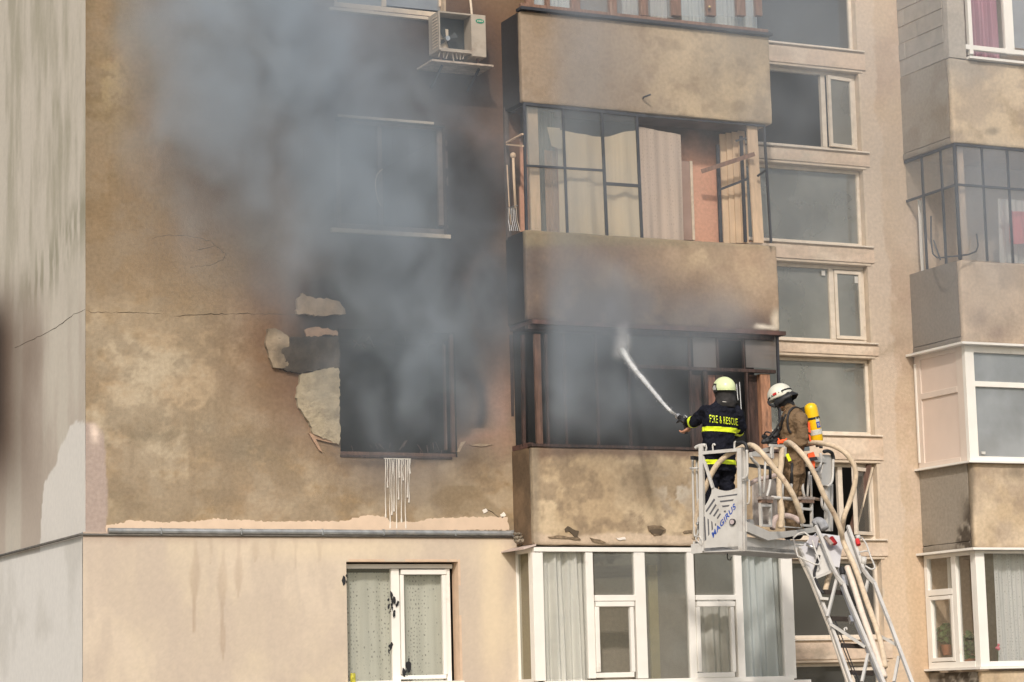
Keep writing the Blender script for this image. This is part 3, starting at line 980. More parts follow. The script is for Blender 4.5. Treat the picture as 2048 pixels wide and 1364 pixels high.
# smoke-hidden window
reveal(h2, 0.16, 'smoke')
fr = bars('window', bld, [(672, 452, 892, 466), (672, 243, 681, 451), (876, 256, 886, 451), (682, 243, 875, 252), (756, 253, 765, 451)], 0.10, 0.06, mat('smoked_window_paint', (0.20, 0.16, 0.135), 0.7, var=0.3, scale=9), label='window above the burnt one, veiled by smoke')
pane(fr, (681, 252, 757, 452), 0.13, G_SOOT)
pane(fr, (765, 252, 877, 452), 0.13, G_SOOT)
sill(fr, (664, 462, 902, 470), -0.05, 0.10, CREAM)
bars('lintel_trim', bld, [(676, 236, 868, 241)], -0.02, 0.018, CREAM)
tubeo('melted_cord', [WP(765, 338, -0.01), WP(754, 350, -0.012), WP(751, 372, -0.012), WP(756, 400, -0.01), WP(763, 412, -0.01)], 0.008, CREAM, fr)
# burnt window
reveal(h3, 0.16, 'soot')
fr = bars('burnt_window', bld, [(902, 662, 910, 905), (680, 905, 912, 914), (889, 690, 893, 900)], 0.05, 0.05, SCORCH, label='burnt out window opening with one scorched upright left')
sill(fr, (681, 911, 905, 916), -0.02, 0.05, BURNT)
bm = bmesh.new()
rr = random.Random(3)
for k in range(26):                       # charred remnants hanging and lying in the opening
    px, py = rr.uniform(690, 900), rr.choice([rr.uniform(668, 690), rr.uniform(880, 905)])
    a = WP(px, py, 0.1); b = WP(px + rr.uniform(-14, 14), py + rr.uniform(6, 22), 0.12)
    beam(bm, a, b, rr.uniform(0.006, 0.02))
emit('charred_remnants', bm, BURNT, fr)
# kitchen window in the insulated wall
reveal(h4, 0.12, 'peach', y=YL)
YW = 0.06
fr = bars('window', bld, [(682, 1128, 905, 1137), (682, 1138, 688, 1480), (894, 1138, 903, 1480), (785, 1138, 801, 1480)], YW, 0.06, PVC, label='white window with patterned net curtain and black splashes')
sash = bars('sash', fr, [(802, 1139, 893, 1149), (802, 1350, 893, 1358), (802, 1150, 809, 1349), (886, 1150, 893, 1349)], YW - 0.012, 0.05, PVC, k0=5)
bars('lower_rail', fr, [(688, 1362, 785, 1372), (801, 1362, 894, 1372)], YW, 0.05, PVC, k0=10)
pane(fr, (687, 1137, 786, 1480), YW + 0.02, G_CLEAR)
pane(sash, (808, 1148, 887, 1351), YW + 0.015, G_CLEAR)
w = RC(684, 1145, 896, 1480, YW + 0.1)
curtain('net_curtain', w, YW + 0.13, LACEW, 'patterned white net curtain behind the lowest left window', folds=3, amp=0.012, seed=2)
# black splashes on the frame
def splash(cx, cy_, n, sx, sy, seed, y, parent):
    bm = bmesh.new()
    rr = random.Random(seed)
    for k in range(n):
        x, z = cx + rr.gauss(0, sx), cy_ + rr.gauss(0, sy)
        s = abs(rr.gauss(0, 2.0)) + 0.8
        pts = [WP(x + math.cos(a) * s * rr.uniform(0.5, 1.2), z + math.sin(a) * s * rr.uniform(0.8, 2.6), y) for a in [i * 1.047 for i in range(6)]]
        prism(bm, [p + Vector((0, -0.0006 * k, 0)) for p in pts], Vector((0, -1, 0)), 0.003)
    o = emit('tar_splash', bm, RUBBER, parent)
    o['kind'] = 'stuff'
splash(783, 1212, 26, 5, 11, 5, YW - 0.016, fr)
splash(816, 1336, 16, 4, 9, 6, YW - 0.02, fr)
splash(692, 1345, 8, 1.5, 12, 8, YW - 0.016, fr)
splash(690, 1163, 6, 2, 6, 9, YL - 0.004, low)
splash(780, 1300, 7, 2, 16, 10, YW - 0.016, fr)
# can on the sill
can = thing('drink_can', WP(706, 1364, YL + 0.02), 'small yellow green can on the sill of the lowest left window', 'can')
p = WP(706, 1366, YL + 0.03)
bm = bmesh.new()
tube(bm, [p + Vector((0, 0, z)) for z in (0, 0.012, 0.1, 0.115)], 0.033, 14, rfun=lambda t: 0.028 if t in (0, 1) else 0.033)
emit('can_body', bm, mat('green_yellow_print', (0.45, 0.42, 0.05), 0.4, var=0.5, scale=30, bump=0), can, smooth=True)
bm = bmesh.new()
tube(bm, [p + Vector((0, 0, 0.116)), p + Vector((0, 0, 0.119))], 0.026, 14)
emit('can_lid', bm, STEEL, can)
boxo('window_ledge', (WX0 - 0.03, WX1 + 0.03, p.z - 0.04, p.z), YL - 0.05, YW, PVC, fr)

# dried white drips below the burnt window
bm = bmesh.new()
rr = random.Random(12)
for x, L in ((771, 120), (775, 60), (780, 142), (784, 115), (788, 108), (793, 142), (797, 84), (799, 40), (803, 130), (806, 46), (811, 142), (815, 80), (818, 90), (820, 32)):
    pts = [WP(x + rr.uniform(-0.6, 0.6), 915 + L * t / 8, -0.008) for t in range(9)]
    tube(bm, smooth_path(pts, 3), 0.0075, 6, rfun=lambda t: 0.0048 + 0.002 * math.sin(t * 9) + (0.004 if t > 0.95 else 0))
pts = ragged([(768, 913), (822, 915), (822, 919), (768, 918)], 4, 1.4, 4)
prism(bm, [WP(a, b, -0.012) for a, b in pts], Vector((0, -1, 0)), 0.01)
o = emit('melted_plastic_drips', bm, DRIP, facade, smooth=False)

# missing and bare pieces of render round the burnt window
def patch(pts, m, y, t, name='bare_plaster_patch', seed=1, step=5, amp=1.9, parent=None, label=None, relief=0.0):
    bm = bmesh.new()
    prism(bm, [WP(a, b, y) for a, b in ragged(pts, step, amp, seed)], Vector((0, -1, 0)), t)
    if relief:
        top_ = [f for f in bm.faces if f.normal.y < -0.9]
        bmesh.ops.triangulate(bm, faces=top_)
        for q_ in range(3):
            es_ = [e for e in bm.edges if e.calc_length() > 0.07]
            if es_: bmesh.ops.subdivide_edges(bm, edges=es_, cuts=1)
            bmesh.ops.triangulate(bm, faces=bm.faces)
        P_ = np.array([v.co[:] for v in bm.verts]); n_ = fbm(P_, 7.0, 4, seed + 60); m_ = fbm(P_, 1.6, 2, seed + 61)
        for v_, a_, b_ in zip(bm.verts, n_, m_):
            if v_.co.y < y + t * 0.5: v_.co.y -= relief * (0.9 * b_ + 0.9 * (a_ - 0.3))
    fs = bmesh.ops.triangulate(bm, faces=bm.faces)
    return emit(name, bm, m, parent or facade, label=label)
patch([(592, 628), (592, 600), (602, 587), (612, 594), (622, 594), (630, 599), (650, 597), (672, 602), (688, 618), (690, 628), (640, 633)], EPSP, -0.022, 0.03, seed=2, relief=0.05)
patch([(534, 658), (552, 658), (565, 668), (576, 676), (574, 735), (560, 738), (545, 735), (536, 715), (530, 690)], mat('sooty_plaster_edge', (0.27, 0.21, 0.145), 0.95, var=0.5, scale=5, bump=0.8, bscale=40), -0.024, 0.03, seed=3, relief=0.05)
patch([(610, 660), (625, 654), (655, 656), (676, 664), (676, 672), (650, 668), (640, 674), (612, 676)], mat('peach_render_edge', (0.42, 0.27, 0.18), 0.95, var=0.2, scale=9, bump=0.5), -0.03, 0.03, seed=4)
patch([(555, 676), (612, 674), (640, 672), (677, 676), (678, 735), (640, 738), (600, 748), (560, 738), (550, 705)], mat('charred_plaster', (0.065, 0.052, 0.040), 0.95, var=0.4, scale=7, bump=1.0, bscale=30), -0.028, 0.03, name='charred_plaster_patch', seed=5, relief=0.05)
patch([(598, 750), (630, 742), (660, 736), (673, 734), (677, 745), (678, 882), (676, 890), (655, 880), (625, 868), (618, 850), (600, 820), (591, 795), (594, 775), (598, 768)], EPS, -0.026, 0.03, seed=6, relief=0.05)
patch([(618, 866), (640, 872), (676, 884), (677, 889), (655, 884), (632, 878), (645, 904), (638, 900), (628, 884)], mat('peach_render_edge'), -0.032, 0.02, seed=7, step=14, amp=1)
patch([(922, 884), (932, 882), (926, 890), (920, 903), (915, 904)], EPSP, -0.012, 0.02, seed=8, step=5, amp=1)
patch([(940, 890), (965, 887), (985, 890), (960, 893)], EPSP, -0.012, 0.02, seed=9, step=6, amp=1)
# peach base coat showing under the ragged end of the render
top = [(213, 1050), (245, 1046), (262, 1040), (330, 1045), (400, 1042), (436, 1036), (445, 1038), (520, 1042), (620, 1042), (690, 1042), (710, 1036), (745, 1030), (775, 1036), (780, 1044), (840, 1042), (870, 1036), (950, 1034), (1015, 1034)]
patch(top + [(1018, 1060), (213, 1068)], mat('peach_base_coat', (0.66, 0.51, 0.38), 0.9, var=0.06, scale=6, bump=0.3), -0.010, 0.02, name='peach_base_coat', seed=11, step=4, amp=1.9)
patch([(965, 1020), (972, 1017), (976, 1022), (968, 1027)], DRIP, -0.01, 0.015, seed=21, step=4, amp=1)
patch([(1000, 1030), (1008, 1024), (1012, 1031), (1004, 1036)], DRIP, -0.01, 0.015, seed=22, step=4, amp=1)

# cracks as thin raised-dark grooves
CRACK = mat('crack_shadowed_joint', (0.10, 0.075, 0.05), 0.95, var=0.3, bump=0)
def crack(pts, w, y, seed, parent=facade, gp=None):
    rr = random.Random(seed)
    q = []
    for (a, b), (c, d) in zip(pts, pts[1:]):
        k = max(2, int(math.hypot(c - a, d - b) / 7))
        for i in range(k):
            q.append((a + (c - a) * i / k + rr.uniform(-1, 1), b + (d - b) * i / k + rr.uniform(-1.3, 1.3)))
    q.append(pts[-1])
    bm = bmesh.new()
    f = (lambda a, b: WP(a, b, y)) if gp is None else gp
    tube(bm, [f(a, b) for a, b in q], w, 4, rfun=lambda t: w * (0.5 + 0.7 * abs(math.sin(t * 23))))
    emit('crack', bm, CRACK, parent)
crack([(172, 620), (182, 625), (260, 625), (330, 628), (350, 632), (400, 629), (480, 627), (590, 629)], 0.004, 0.0, 1)
crack([(300, 484), (310, 474), (340, 470), (385, 473), (420, 482), (430, 490), (405, 498), (380, 502)], 0.003, 0.0, 2)
crack([(430, 490), (452, 508), (445, 520), (420, 530), (380, 535)], 0.003, 0.0, 3)
crack([(1003, 1040), (985, 1024), (968, 1018)], 0.004, -0.002, 4)
gpl = lambda a, b: GP(a, b, XC - 0.001)
crack([(170, 618), (148, 628), (120, 650), (90, 668), (60, 680), (30, 695)], 0.003, 0, 5, gp=gpl)

# ---- stair tower windows
PALE = mat('pale_old_paint', (0.68, 0.60, 0.50), 0.6, var=0.1, scale=9, bump=0.15, dirt=(0.42, 0.32, 0.22), dirt_amt=0.12)
for i, (h, (a, b)) in enumerate(zip(stair_h, stair_px)):
    reveal(h, 0.14, 'light')
    yw = 0.10
    X0, X1, Z0, Z1 = h
    fw = 0.045
    rects = [(X0, X1, Z1 - fw, Z1 - 0.001), (X0, X1, Z0 + 0.001, Z0 + fw), (X1 - fw, X1 - 0.001, Z0 + fw, Z1 - fw), (X0 + 0.001, X0 + fw, Z0 + fw, Z1 - fw)]
    split = i in (1, 3, 5, 7)
    xm = X1 - 0.52
    if split:
        rects.append((xm - 0.035, xm + 0.035, Z0 + fw, Z1 - fw))
    lab = ['top stair window with one wide dull pane', 'stair window left dark behind its open pane, with an ajar sash', 'wide single pane stair window below the open dark one',
           'two light stair window with small stickers on its panes', 'wide stair window beside the helmeted firefighters', 'open stair window crossed by a leaning plank',
           'stair window behind the upper ladder', 'lowest stair window behind the ladder'][i]
    fr = bars('stair_window', bld, rects, yw, 0.06, PALE, px=False, label=lab)
    if split:
        gm = G_STAIR if i == 3 else (G_STAIRD if i == 7 else None)
        if gm:
            pane(fr, (X0 + fw, xm - 0.03, Z0 + fw, Z1 - fw), yw + 0.03, gm, px=False)
        sx0, sx1, sz0, sz1 = xm + 0.04, X1 - fw - 0.004, Z0 + fw + 0.004, Z1 - fw - 0.012
        bm = bmesh.new()
        for r_ in ((sx0, sx1, sz1 - 0.05, sz1), (sx0, sx1, sz0, sz0 + 0.045), (sx0, sx0 + 0.045, sz0 + 0.045, sz1 - 0.05), (sx1 - 0.045, sx1, sz0 + 0.045, sz1 - 0.05)):
            box(bm, r_[0], r_[1], -0.02, 0.025, r_[2], r_[3], 0.003)
        # an ajar sash turns about its right-hand edge
        ang = {1: 7, 3: 0, 5: 26, 7: 0}[i]
        Mx = Matrix.Translation((sx1, yw, 0)) @ Matrix.Rotation(math.radians(ang), 4, 'Z') @ Matrix.Translation((-sx1, 0, 0))
        bmesh.ops.transform(bm, matrix=Mx, verts=bm.verts)
        s = emit('sash', bm, PALE, fr)
        bm = bmesh.new()
        vs = [bm.verts.new(p) for p in ((sx0 + 0.04, 0.0, sz0 + 0.04), (sx1 - 0.04, 0.0, sz0 + 0.04), (sx1 - 0.04, 0.0, sz1 - 0.045), (sx0 + 0.04, 0.0, sz1 - 0.045))]
        bm.faces.new(vs)
        bmesh.ops.transform(bm, matrix=Mx, verts=bm.verts)
        emit('pane', bm, G_STAIR if i in (1, 3) else G_STAIRD, s)
    else:
        pane(fr, (X0 + fw, X1 - fw, Z0 + fw, Z1 - fw), yw + 0.03, G_STAIRD if i in (0, 6) else G_STAIR, px=False)
    box_s = bmesh.new()
    box(box_s, X0 - 0.05, X1 + 0.10, -0.038, yw, Z0 - 0.026, Z0 - 0.004, 0.004)
    emit('sill', box_s, PALE, fr)
    if i < 7:
        z1 = Z0 - 0.05
        z0 = stair_h[i + 1][3] + 0.045
        cbox('lintel_band', (X0 - 0.05, X1 + 0.11, z0, z1), -0.02, 0.0, c_band, WALL, bld, step=0.03, rnd=0.008, wob=0.004)
        boxo('upper_trim', (X0 - 0.04, X1 + 0.05, stair_h[i + 1][3] + 0.006, z0 - 0.012), -0.014, 0.0, REV['light'], bld, 0.003)
# stickers
for (a, b, c, d) in ((1643, 541, 1650, 551), (1709, 553, 1716, 566)):
    boxo('sticker', RC(a, b, c, d, 0.10), 0.098, 0.1, WHITEC, bld)
# plank leaning inside the open stair window
pl = thing('leaning_plank', WP(1705, 1075, 0.2), 'brown plank leaning diagonally in the open stair window', 'plank')
bm = bmesh.new()
beam(bm, WP(1738, 930, 0.04), WP(1700, 1070, 0.04), 0.07, 0.03, up=Vector((0, 1, 0)))
emit('board', bm, SCORCH, pl)
bm = bmesh.new()
beam(bm, WP(1745, 935, 0.02), WP(1711, 1066, 0.02), 0.014, 0.03, up=Vector((0, 1, 0)))
emit('edge_strip', bm, CREAM, pl)

# ------------------------------------------------------------------ middle stack of balconies
pA = RC2(1043, 1541, 1290, 47, 226, MY)
pB = RC2(1053, 1557, 1300, 475, 651, MY)
pC = RC2(1066, 1576, 1240, 897, 1090, MY)
def balcony(r, colf, label, side=c_side, y0=MY, deep=True):
    o = cbox('balcony', r, y0, y0 + 0.10, colf, WALL, bld, step=0.022, rnd=0.02, wob=0.012)
    o['label'] = label
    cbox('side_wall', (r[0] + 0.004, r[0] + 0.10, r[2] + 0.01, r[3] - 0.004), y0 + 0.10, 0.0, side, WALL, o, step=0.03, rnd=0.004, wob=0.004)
    boxo('far_side_wall', (r[1] - 0.10, r[1] - 0.004, r[2] + 0.01, r[3] - 0.004), y0 + 0.10, 0.0, REV['tan'], o)
    boxo('floor_slab', (r[0] + 0.10, r[1] - 0.10, r[2] + 0.012, r[2] + 0.15), y0 + 0.1, 0.0, CONC, o)
    return o
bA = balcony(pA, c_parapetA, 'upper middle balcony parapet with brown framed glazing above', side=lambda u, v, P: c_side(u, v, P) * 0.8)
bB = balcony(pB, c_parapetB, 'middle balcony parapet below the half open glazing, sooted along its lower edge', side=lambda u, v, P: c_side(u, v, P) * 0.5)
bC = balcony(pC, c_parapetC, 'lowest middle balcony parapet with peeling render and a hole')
# rod sticking out of parapet A
tubeo('pipe_stub', [WP(1286, 197, MY), WP(1284, 195, MY) + Vector((0, -0.05, -0.005)), WP(1284, 195, MY) + Vector((0.05, -0.14, 0.01))], 0.012, BLACKMETAL, bA, smooth=0)
# chips and hole in parapet C
patch([(1130, 1058), (1136, 1052), (1146, 1058), (1158, 1062), (1155, 1072), (1160, 1078), (1152, 1077), (1145, 1068), (1138, 1062), (1131, 1064)], CRACK, MY - 0.012, 0.012, name='render_chip', seed=31, step=5, amp=1, parent=bC)
patch([(1296, 1052), (1306, 1050), (1322, 1051), (1332, 1059), (1330, 1066), (1318, 1069), (1308, 1071), (1298, 1062)], mat('hole_brown', (0.21, 0.155, 0.10), 0.95, var=0.4, scale=14, bump=1.0), MY - 0.013, 0.012, name='render_hole', seed=32, step=6, amp=1.5, parent=bC)
patch([(1298, 1060), (1312, 1058), (1330, 1060), (1322, 1070), (1304, 1067)], CRACK, MY - 0.016, 0.012, name='render_hole', seed=33, step=5, amp=1, parent=bC)
patch([(1366, 1064), (1370, 1061), (1392, 1060), (1392, 1065), (1368, 1067)], mat('hole_brown'), MY - 0.012, 0.012, name='render_chip', seed=34, step=5, amp=1, parent=bC)
patch([(1180, 1075), (1200, 1079), (1212, 1085), (1205, 1088), (1185, 1083)], mat('hole_brown'), MY - 0.014, 0.012, name='render_chip', seed=35, step=5, amp=1, parent=bC)
patch([(1096, 1073), (1118, 1070), (1160, 1076), (1162, 1080), (1130, 1077), (1100, 1077)], mat('hole_brown'), MY - 0.013, 0.012, name='render_chip', seed=36, step=5, amp=1, parent=bC)
patch([(1232, 1076), (1250, 1074), (1252, 1079), (1236, 1080)], DRIP, MY - 0.014, 0.012, name='render_chip', seed=37, step=4, amp=1, parent=bC)
# pier corner crumbling at the foot of parapet C's side
bm = bmesh.new()
for k in range(14):
    c = WP(1030 + k * 2.4, 1068 + (k % 3) * 7, -0.30 + 0.016 * k)
    s = bmesh.ops.create_icosphere(bm, subdivisions=1, radius=0.03 + 0.012 * (k % 3))
    for vv in s['verts']:
        vv.co = Vector((vv.co.x, vv.co.y * 1.4, vv.co.z * 0.7)) * random.uniform(0.8, 1.25) + c
o = emit('crumbled_concrete', bm, CONC, bC)
o['kind'] = 'stuff'

# --- glazing of the top balcony (bottom edge in view)
gl = bars('balcony_glazing', bA, [(1043, 32, 1536, 44), (1050, -190, 1066, 31), (1141, -190, 1158, 31), (1216, -190, 1231, 31), (1278, -190, 1293, 31), (1341, -190, 1358, 31), (1410, -190, 1428, 31), (1470, -190, 1487, 31), (1508, -190, 1520, 31), (1090, -190, 1097, 31)], MY + 0.01, 0.07, BROWNWOOD)
boxo('sheet_sill', (pA[0] - 0.01, pA[1] + 0.02, pA[3] + 0.002, pA[3] + 0.04), MY - 0.06, MY + 0.1, BLACKMETAL, gl)
tubeo('catch', [WP(1419, 14, MY - 0.01), WP(1419, 14, MY - 0.05)], 0.02, mat('brass', (0.6, 0.45, 0.2), 0.4, metal=0.6), gl, smooth=0)
for a, b in ((1066, 1090), (1097, 1141), (1158, 1216), (1231, 1278), (1293, 1341), (1358, 1410), (1428, 1470), (1487, 1508)):
    pane(gl, (a - 1, -190, b + 1, 33), MY + 0.05, G_BALC)
w = RC(1100, -180, 1210, 60, MY + 0.2)
curtain('net_curtain', RC(1066, -180, 1150, 50, MY + 0.2), MY + 0.2, SHEERB, 'pale cloth behind the leftmost brown framed panes of the top balcony', folds=3, seed=4)
curtain('hanging_sheet', RC(1240, -180, 1290, 60, MY + 0.25), MY + 0.25, WHITEC, 'white sheet hanging behind the middle brown framed panes of the top balcony', folds=2, seed=5)
curtain('hanging_sheet', RC(1296, -180, 1328, 60, MY + 0.25), MY + 0.25, WHITEC, 'narrow white sheet right of the brown mullion in the top balcony', folds=2, seed=6)
curtain('net_curtain', RC(1360, -180, 1512, 64, MY + 0.28), MY + 0.28, SHEERB, 'blue grey net behind the rightmost brown framed panes of the top balcony', folds=6, seed=7)

# --- balcony B: thin iron frames, half of the panes gone
yB = MY + 0.03
def ibar(bm, x0, y0, x1, y1, w=5, y=yB, y2=None):
    beam(bm, WP(x0, y0, y), WP(x1, y1, y if y2 is None else y2), w / 160, 0.03, up=Vector((0, 1, 0)))
def frame_bar(name, lst, parent, m=BLACKMETAL):
    for (x0, y0, x1, y1, *r) in lst:
        bm = bmesh.new()
        ibar(bm, x0, y0, x1, y1, *r)
        emit(name, bm, m, parent)
frame_bar('iron_mullion', [(1048, 208, 1053, 470, 5), (1125, 212, 1135, 472, 4), (1203, 222, 1214, 476, 5), (1273, 230, 1284, 480, 5)], bB)
frame_bar('iron_transom', [(1050, 331, 1206, 341, 4, yB - 0.006), (1209, 367, 1280, 372, 6, yB - 0.006)], bB)
frame_bar('iron_top_rail', [(1046, 207, 1290, 232, 6, yB - 0.003), (1290, 232, 1530, 252, 4, yB + 0.02)], bB)
frame_bar('wooden_post', [(1064, 214, 1072, 472, 22, MY + 0.12), (1503, 250, 1517, 486, 24, MY + 0.10)], bB, POSTWOOD)
bB_open = [(1435, 290, 1442, 484, 7, MY + 0.30), (1482, 272, 1491, 484, 6, MY + 0.12), (1528, 255, 1542, 486, 4, MY - 0.10)]
frame_bar('open_casement_stile', bB_open, bB)
frame_bar('open_casement_rail', [(1440, 379, 1497, 357, 5, MY + 0.29, MY + 0.08), (1515, 352, 1532, 340, 4, MY + 0.02, MY - 0.10), (1471, 282, 1493, 276, 4, MY + 0.15, MY + 0.08)], bB)
o = thing('wooden_batten', WP(1455, 330, MY), 'rusty brown batten slung across the open casement of the middle balcony', 'batten')
bm = bmesh.new(); ibar(bm, 1403, 343, 1509, 308, 9, MY + 0.26, MY - 0.02)
emit('batten_board', bm, BROWNWOOD, o)
pane(bB, (1053, 212, 1126, 333), yB + 0.01, G_DIRTY)
for a, b, c, d in ((1128, 214, 1204, 338), (1207, 222, 1275, 366), (1208, 372, 1280, 474), (1131, 340, 1208, 472), (1054, 333, 1130, 468)):
    pane(bB, (a, b, c, d), yB + 0.01, G_CLEAR)
# the cloths
curtain('beige_curtain', RC(1120, 262, 1278, 478, MY + 0.16), MY + 0.17, BEIGEC, 'cream curtain sagging behind the iron bars of the middle balcony', folds=1.7, amp=0.022, seed=8, top=lambda u: -0.05 * math.sin(u * 3.1) + 0.07 * sst(0.55, 0.9, u) - 0.02)
curtain('lace_curtain', RC(1280, 262, 1364, 480, MY + 0.16), MY + 0.15, LACEC, 'greyish lace curtain right of the cream one on the middle balcony', folds=1.6, amp=0.010, seed=9, top=lambda u: 0.03 - 0.06 * u)
bm = bmesh.new()
vs = [bm.verts.new(WP(a, b, MY + 0.13)) for a, b in ((1094, 254), (1120, 256), (1127, 300), (1103, 292))]
vs2 = [bm.verts.new(WP(a, b, MY + 0.2)) for a, b in ((1094, 254), (1120, 256), (1127, 300), (1103, 292))]
bm.faces.new(vs); bm.faces.new(vs2[::-1])
for i in range(4):
    bm.faces.new((vs[i], vs2[i], vs2[(i + 1) % 4], vs[(i + 1) % 4]))
o = tag(emit('folded_cloth', bm, BEIGEC), 'small cream cloth corner hanging beside the left post of the middle balcony', 'cloth')
curtain('brown_drape', RC(1093, 300, 1118, 478, MY + 0.2), MY + 0.24, cloth('mauve_cloth', (0.50, 0.36, 0.27)), 'dull mauve drape between the left post and the cream curtain', folds=2, amp=0.015, seed=10)
curtain('grey_drape', RC(1070, 215, 1112, 475, MY + 0.35), MY + 0.36, cloth('grey_cloth', (0.30, 0.30, 0.28)), 'shadowy grey drape behind the left post of the middle balcony', folds=3, amp=0.02, seed=14)
# door jamb, panel boards inside
bars('door_jamb', bB, [(1364, 322, 1382, 480)], -0.05, 0.05, mat('mauve_jamb', (0.36, 0.24, 0.19), 0.8, var=0.1))
bars('door_edge', bB, [(1383, 322, 1388, 480)], -0.06, 0.05, CREAM)
for k, (a, b) in enumerate(((1444, 1456), (1457, 1468), (1469, 1480), (1481, 1494))):
    bars('cladding_board', bB, [(a, 268 - k * 2, b, 486)], -0.20 - 0.03 * k, 0.03, mat('cladding_paint', (0.62, 0.46, 0.31), 0.8, var=0.12, scale=4))
boxo('ceiling_board', (pA[0] + 0.11, pA[1] - 0.11, pA[2] - 0.006, pA[2] + 0.009), MY + 0.11, -0.005, mat('dark_ceiling', (0.14, 0.11, 0.10), 0.95, var=0.3, scale=3, bump=0.2), bB)  # ceiling board in one dark tone
# left side opening of balcony B: shelf, plank, rake
XS = pB[0]
bars('side_post', bB, [(1012, 215, 1020, 480)], -0.06, 0.05, REV['smoke'])
def G2(px, py):
    return GP(px, py, XS - 0.01)
frame_bar('shelf_board', [], bB)
for (p, q) in (((1014, 285), (1045, 268)), ((1014, 289), (1046, 292))):
    bm = bmesh.new(); beam(bm, G2(*p), G2(*q), 0.03, 0.02)
    emit('shelf_batten', bm, POSTWOOD, bB)
o = thing('garden_rake', G2(1030, 470), 'garden rake with wire tines leaning in the side of the middle balcony', 'rake')
bm = bmesh.new(); tube(bm, [G2(1026, 310), G2(1028, 360), G2(1031, 416)], 0.018, 8)
emit('handle', bm, POSTWOOD, o, smooth=True)
bm = bmesh.new(); beam(bm, G2(1016, 416), G2(1034, 411), 0.012)
emit('rake_head', bm, STEEL, o)
for k in range(6):
    bm = bmesh.new()
    tube(bm, [G2(1017 + k * 3, 415 - k), G2(1017 + k * 3.4, 440), G2(1020 + k * 4, 462)], 0.004, 5)
    emit('tine', bm, mat('pale_tine', (0.6, 0.5, 0.4), 0.6) if k == 5 else STEEL, o)
o = thing('mop', G2(1026, 310), 'pale mop with round head standing beside the rake', 'mop')
bm = bmesh.new(); s = bmesh.ops.create_icosphere(bm, subdivisions=2, radius=0.04)
bmesh.ops.translate(bm, verts=bm.verts, vec=G2(1026, 311))
emit('mop_head', bm, POSTWOOD, o)
bm = bmesh.new(); tube(bm, [G2(1014, 330), G2(1019, 420), G2(1022, 450)], 0.008, 6)
emit('handle', bm, POSTWOOD, o, smooth=True)

# --- balcony C: burnt glazing
yC = MY + 0.05
xr = RC(1060, 654, 1566, 665, MY)
boxo('scorched_head_flashing', (xr[0], xr[1], pB[2] - 0.055, pB[2] - 0.004), MY - 0.07, 0.0, RUSTY, bC)
boxo('head_beam', (pC[0], pC[1] - 0.1, pB[2] - 0.11, pB[2] - 0.058), MY + 0.01, MY + 0.1, BURNT, bC)
boxo('scorched_sill', (pC[0] - 0.01, pC[1], pC[3] + 0.001, pC[3] + 0.035), MY - 0.02, MY + 0.1, BURNT, bC)
cbars = [(1072, 668, 1084, 893, mat('dark_scorched_post', (0.13, 0.075, 0.055), 0.85, var=0.4, scale=5, bump=0.4, stretch=(5, 5, 1))), (1094, 668, 1098, 893, BURNT), (1130, 668, 1134, 893, BURNT), (1194, 668, 1198, 895, BURNT), (1258, 668, 1262, 896, BURNT), (1381, 668, 1385, 898, BURNT), (1434, 668, 1438, 738, BURNT), (1487, 668, 1490, 738, BURNT), (1412, 742, 1418, 898, BURNT), (1495, 742, 1499, 898, BURNT)]
for a, b, c, d, m in cbars:
    bars('charred_mullion', bC, [(a, b, c, d)], yC, 0.05, m)
bars('charred_transom', bC, [(1258, 734, 1552, 741)], yC - 0.01, 0.05, SCORCH if False else BURNT)
bars('scorched_post', bC, [(1524, 748, 1543, 898)], yC + 0.02, 0.10, mat('orange_scorched_post', (0.36, 0.185, 0.11), 0.8, var=0.3, scale=6, bump=0.4, stretch=(5, 5, 1), dirt=(0.12, 0.07, 0.05), dirt_amt=0.4))
for a, b, c in ((1386, 1404, 0), (1419, 1433, 1), (1434, 1450, 2), (1500, 1522, 3)):
    bars('charred_board', bC, [(a, 750, b, 898)], yC + 0.06 + 0.02 * c, 0.03, [BURNT, mat('browned_board', (0.24, 0.12, 0.085), 0.85, var=0.35, scale=5, bump=0.4, stretch=(5, 5, 1)), SCORCH, BURNT][c])
pane(bC, (1386, 668, 1434, 736), yC + 0.03, G_GREYF)
pane(bC, (1491, 668, 1553, 736), yC + 0.03, G_GREYF)
pane(bC, (1262, 668, 1381, 736), yC + 0.03, G_SOOT)
frame_bar('iron_corner', [(1554, 665, 1562, 900, 5, MY + 0.01)], bC)
# left side of balcony C glazing
for px_ in (1022, 1045):
    bm = bmesh.new()
    X_ = pC[0]
    beam(bm, GP(px_, 670, X_ + 0.03), GP(px_ + 3, 893, X_ + 0.03), 0.04)
    emit('side_mullion', bm, BURNT, bC)
bm = bmesh.new(); beam(bm, Vector((pC[0] + 0.04, MY + 0.1, pC[3] + 0.03)), Vector((pC[0] + 0.04, 0, pC[3] + 0.03)), 0.06)
emit('side_sill', bm, RUSTY, bC)
bm = bmesh.new()
box(bm, pC[0] + 0.06, pC[1] - 0.1, -0.03, -0.004, pC[3], pB[2] - 0.06)
emit('charred_back_wall', bm, SOOTROOM, bC)

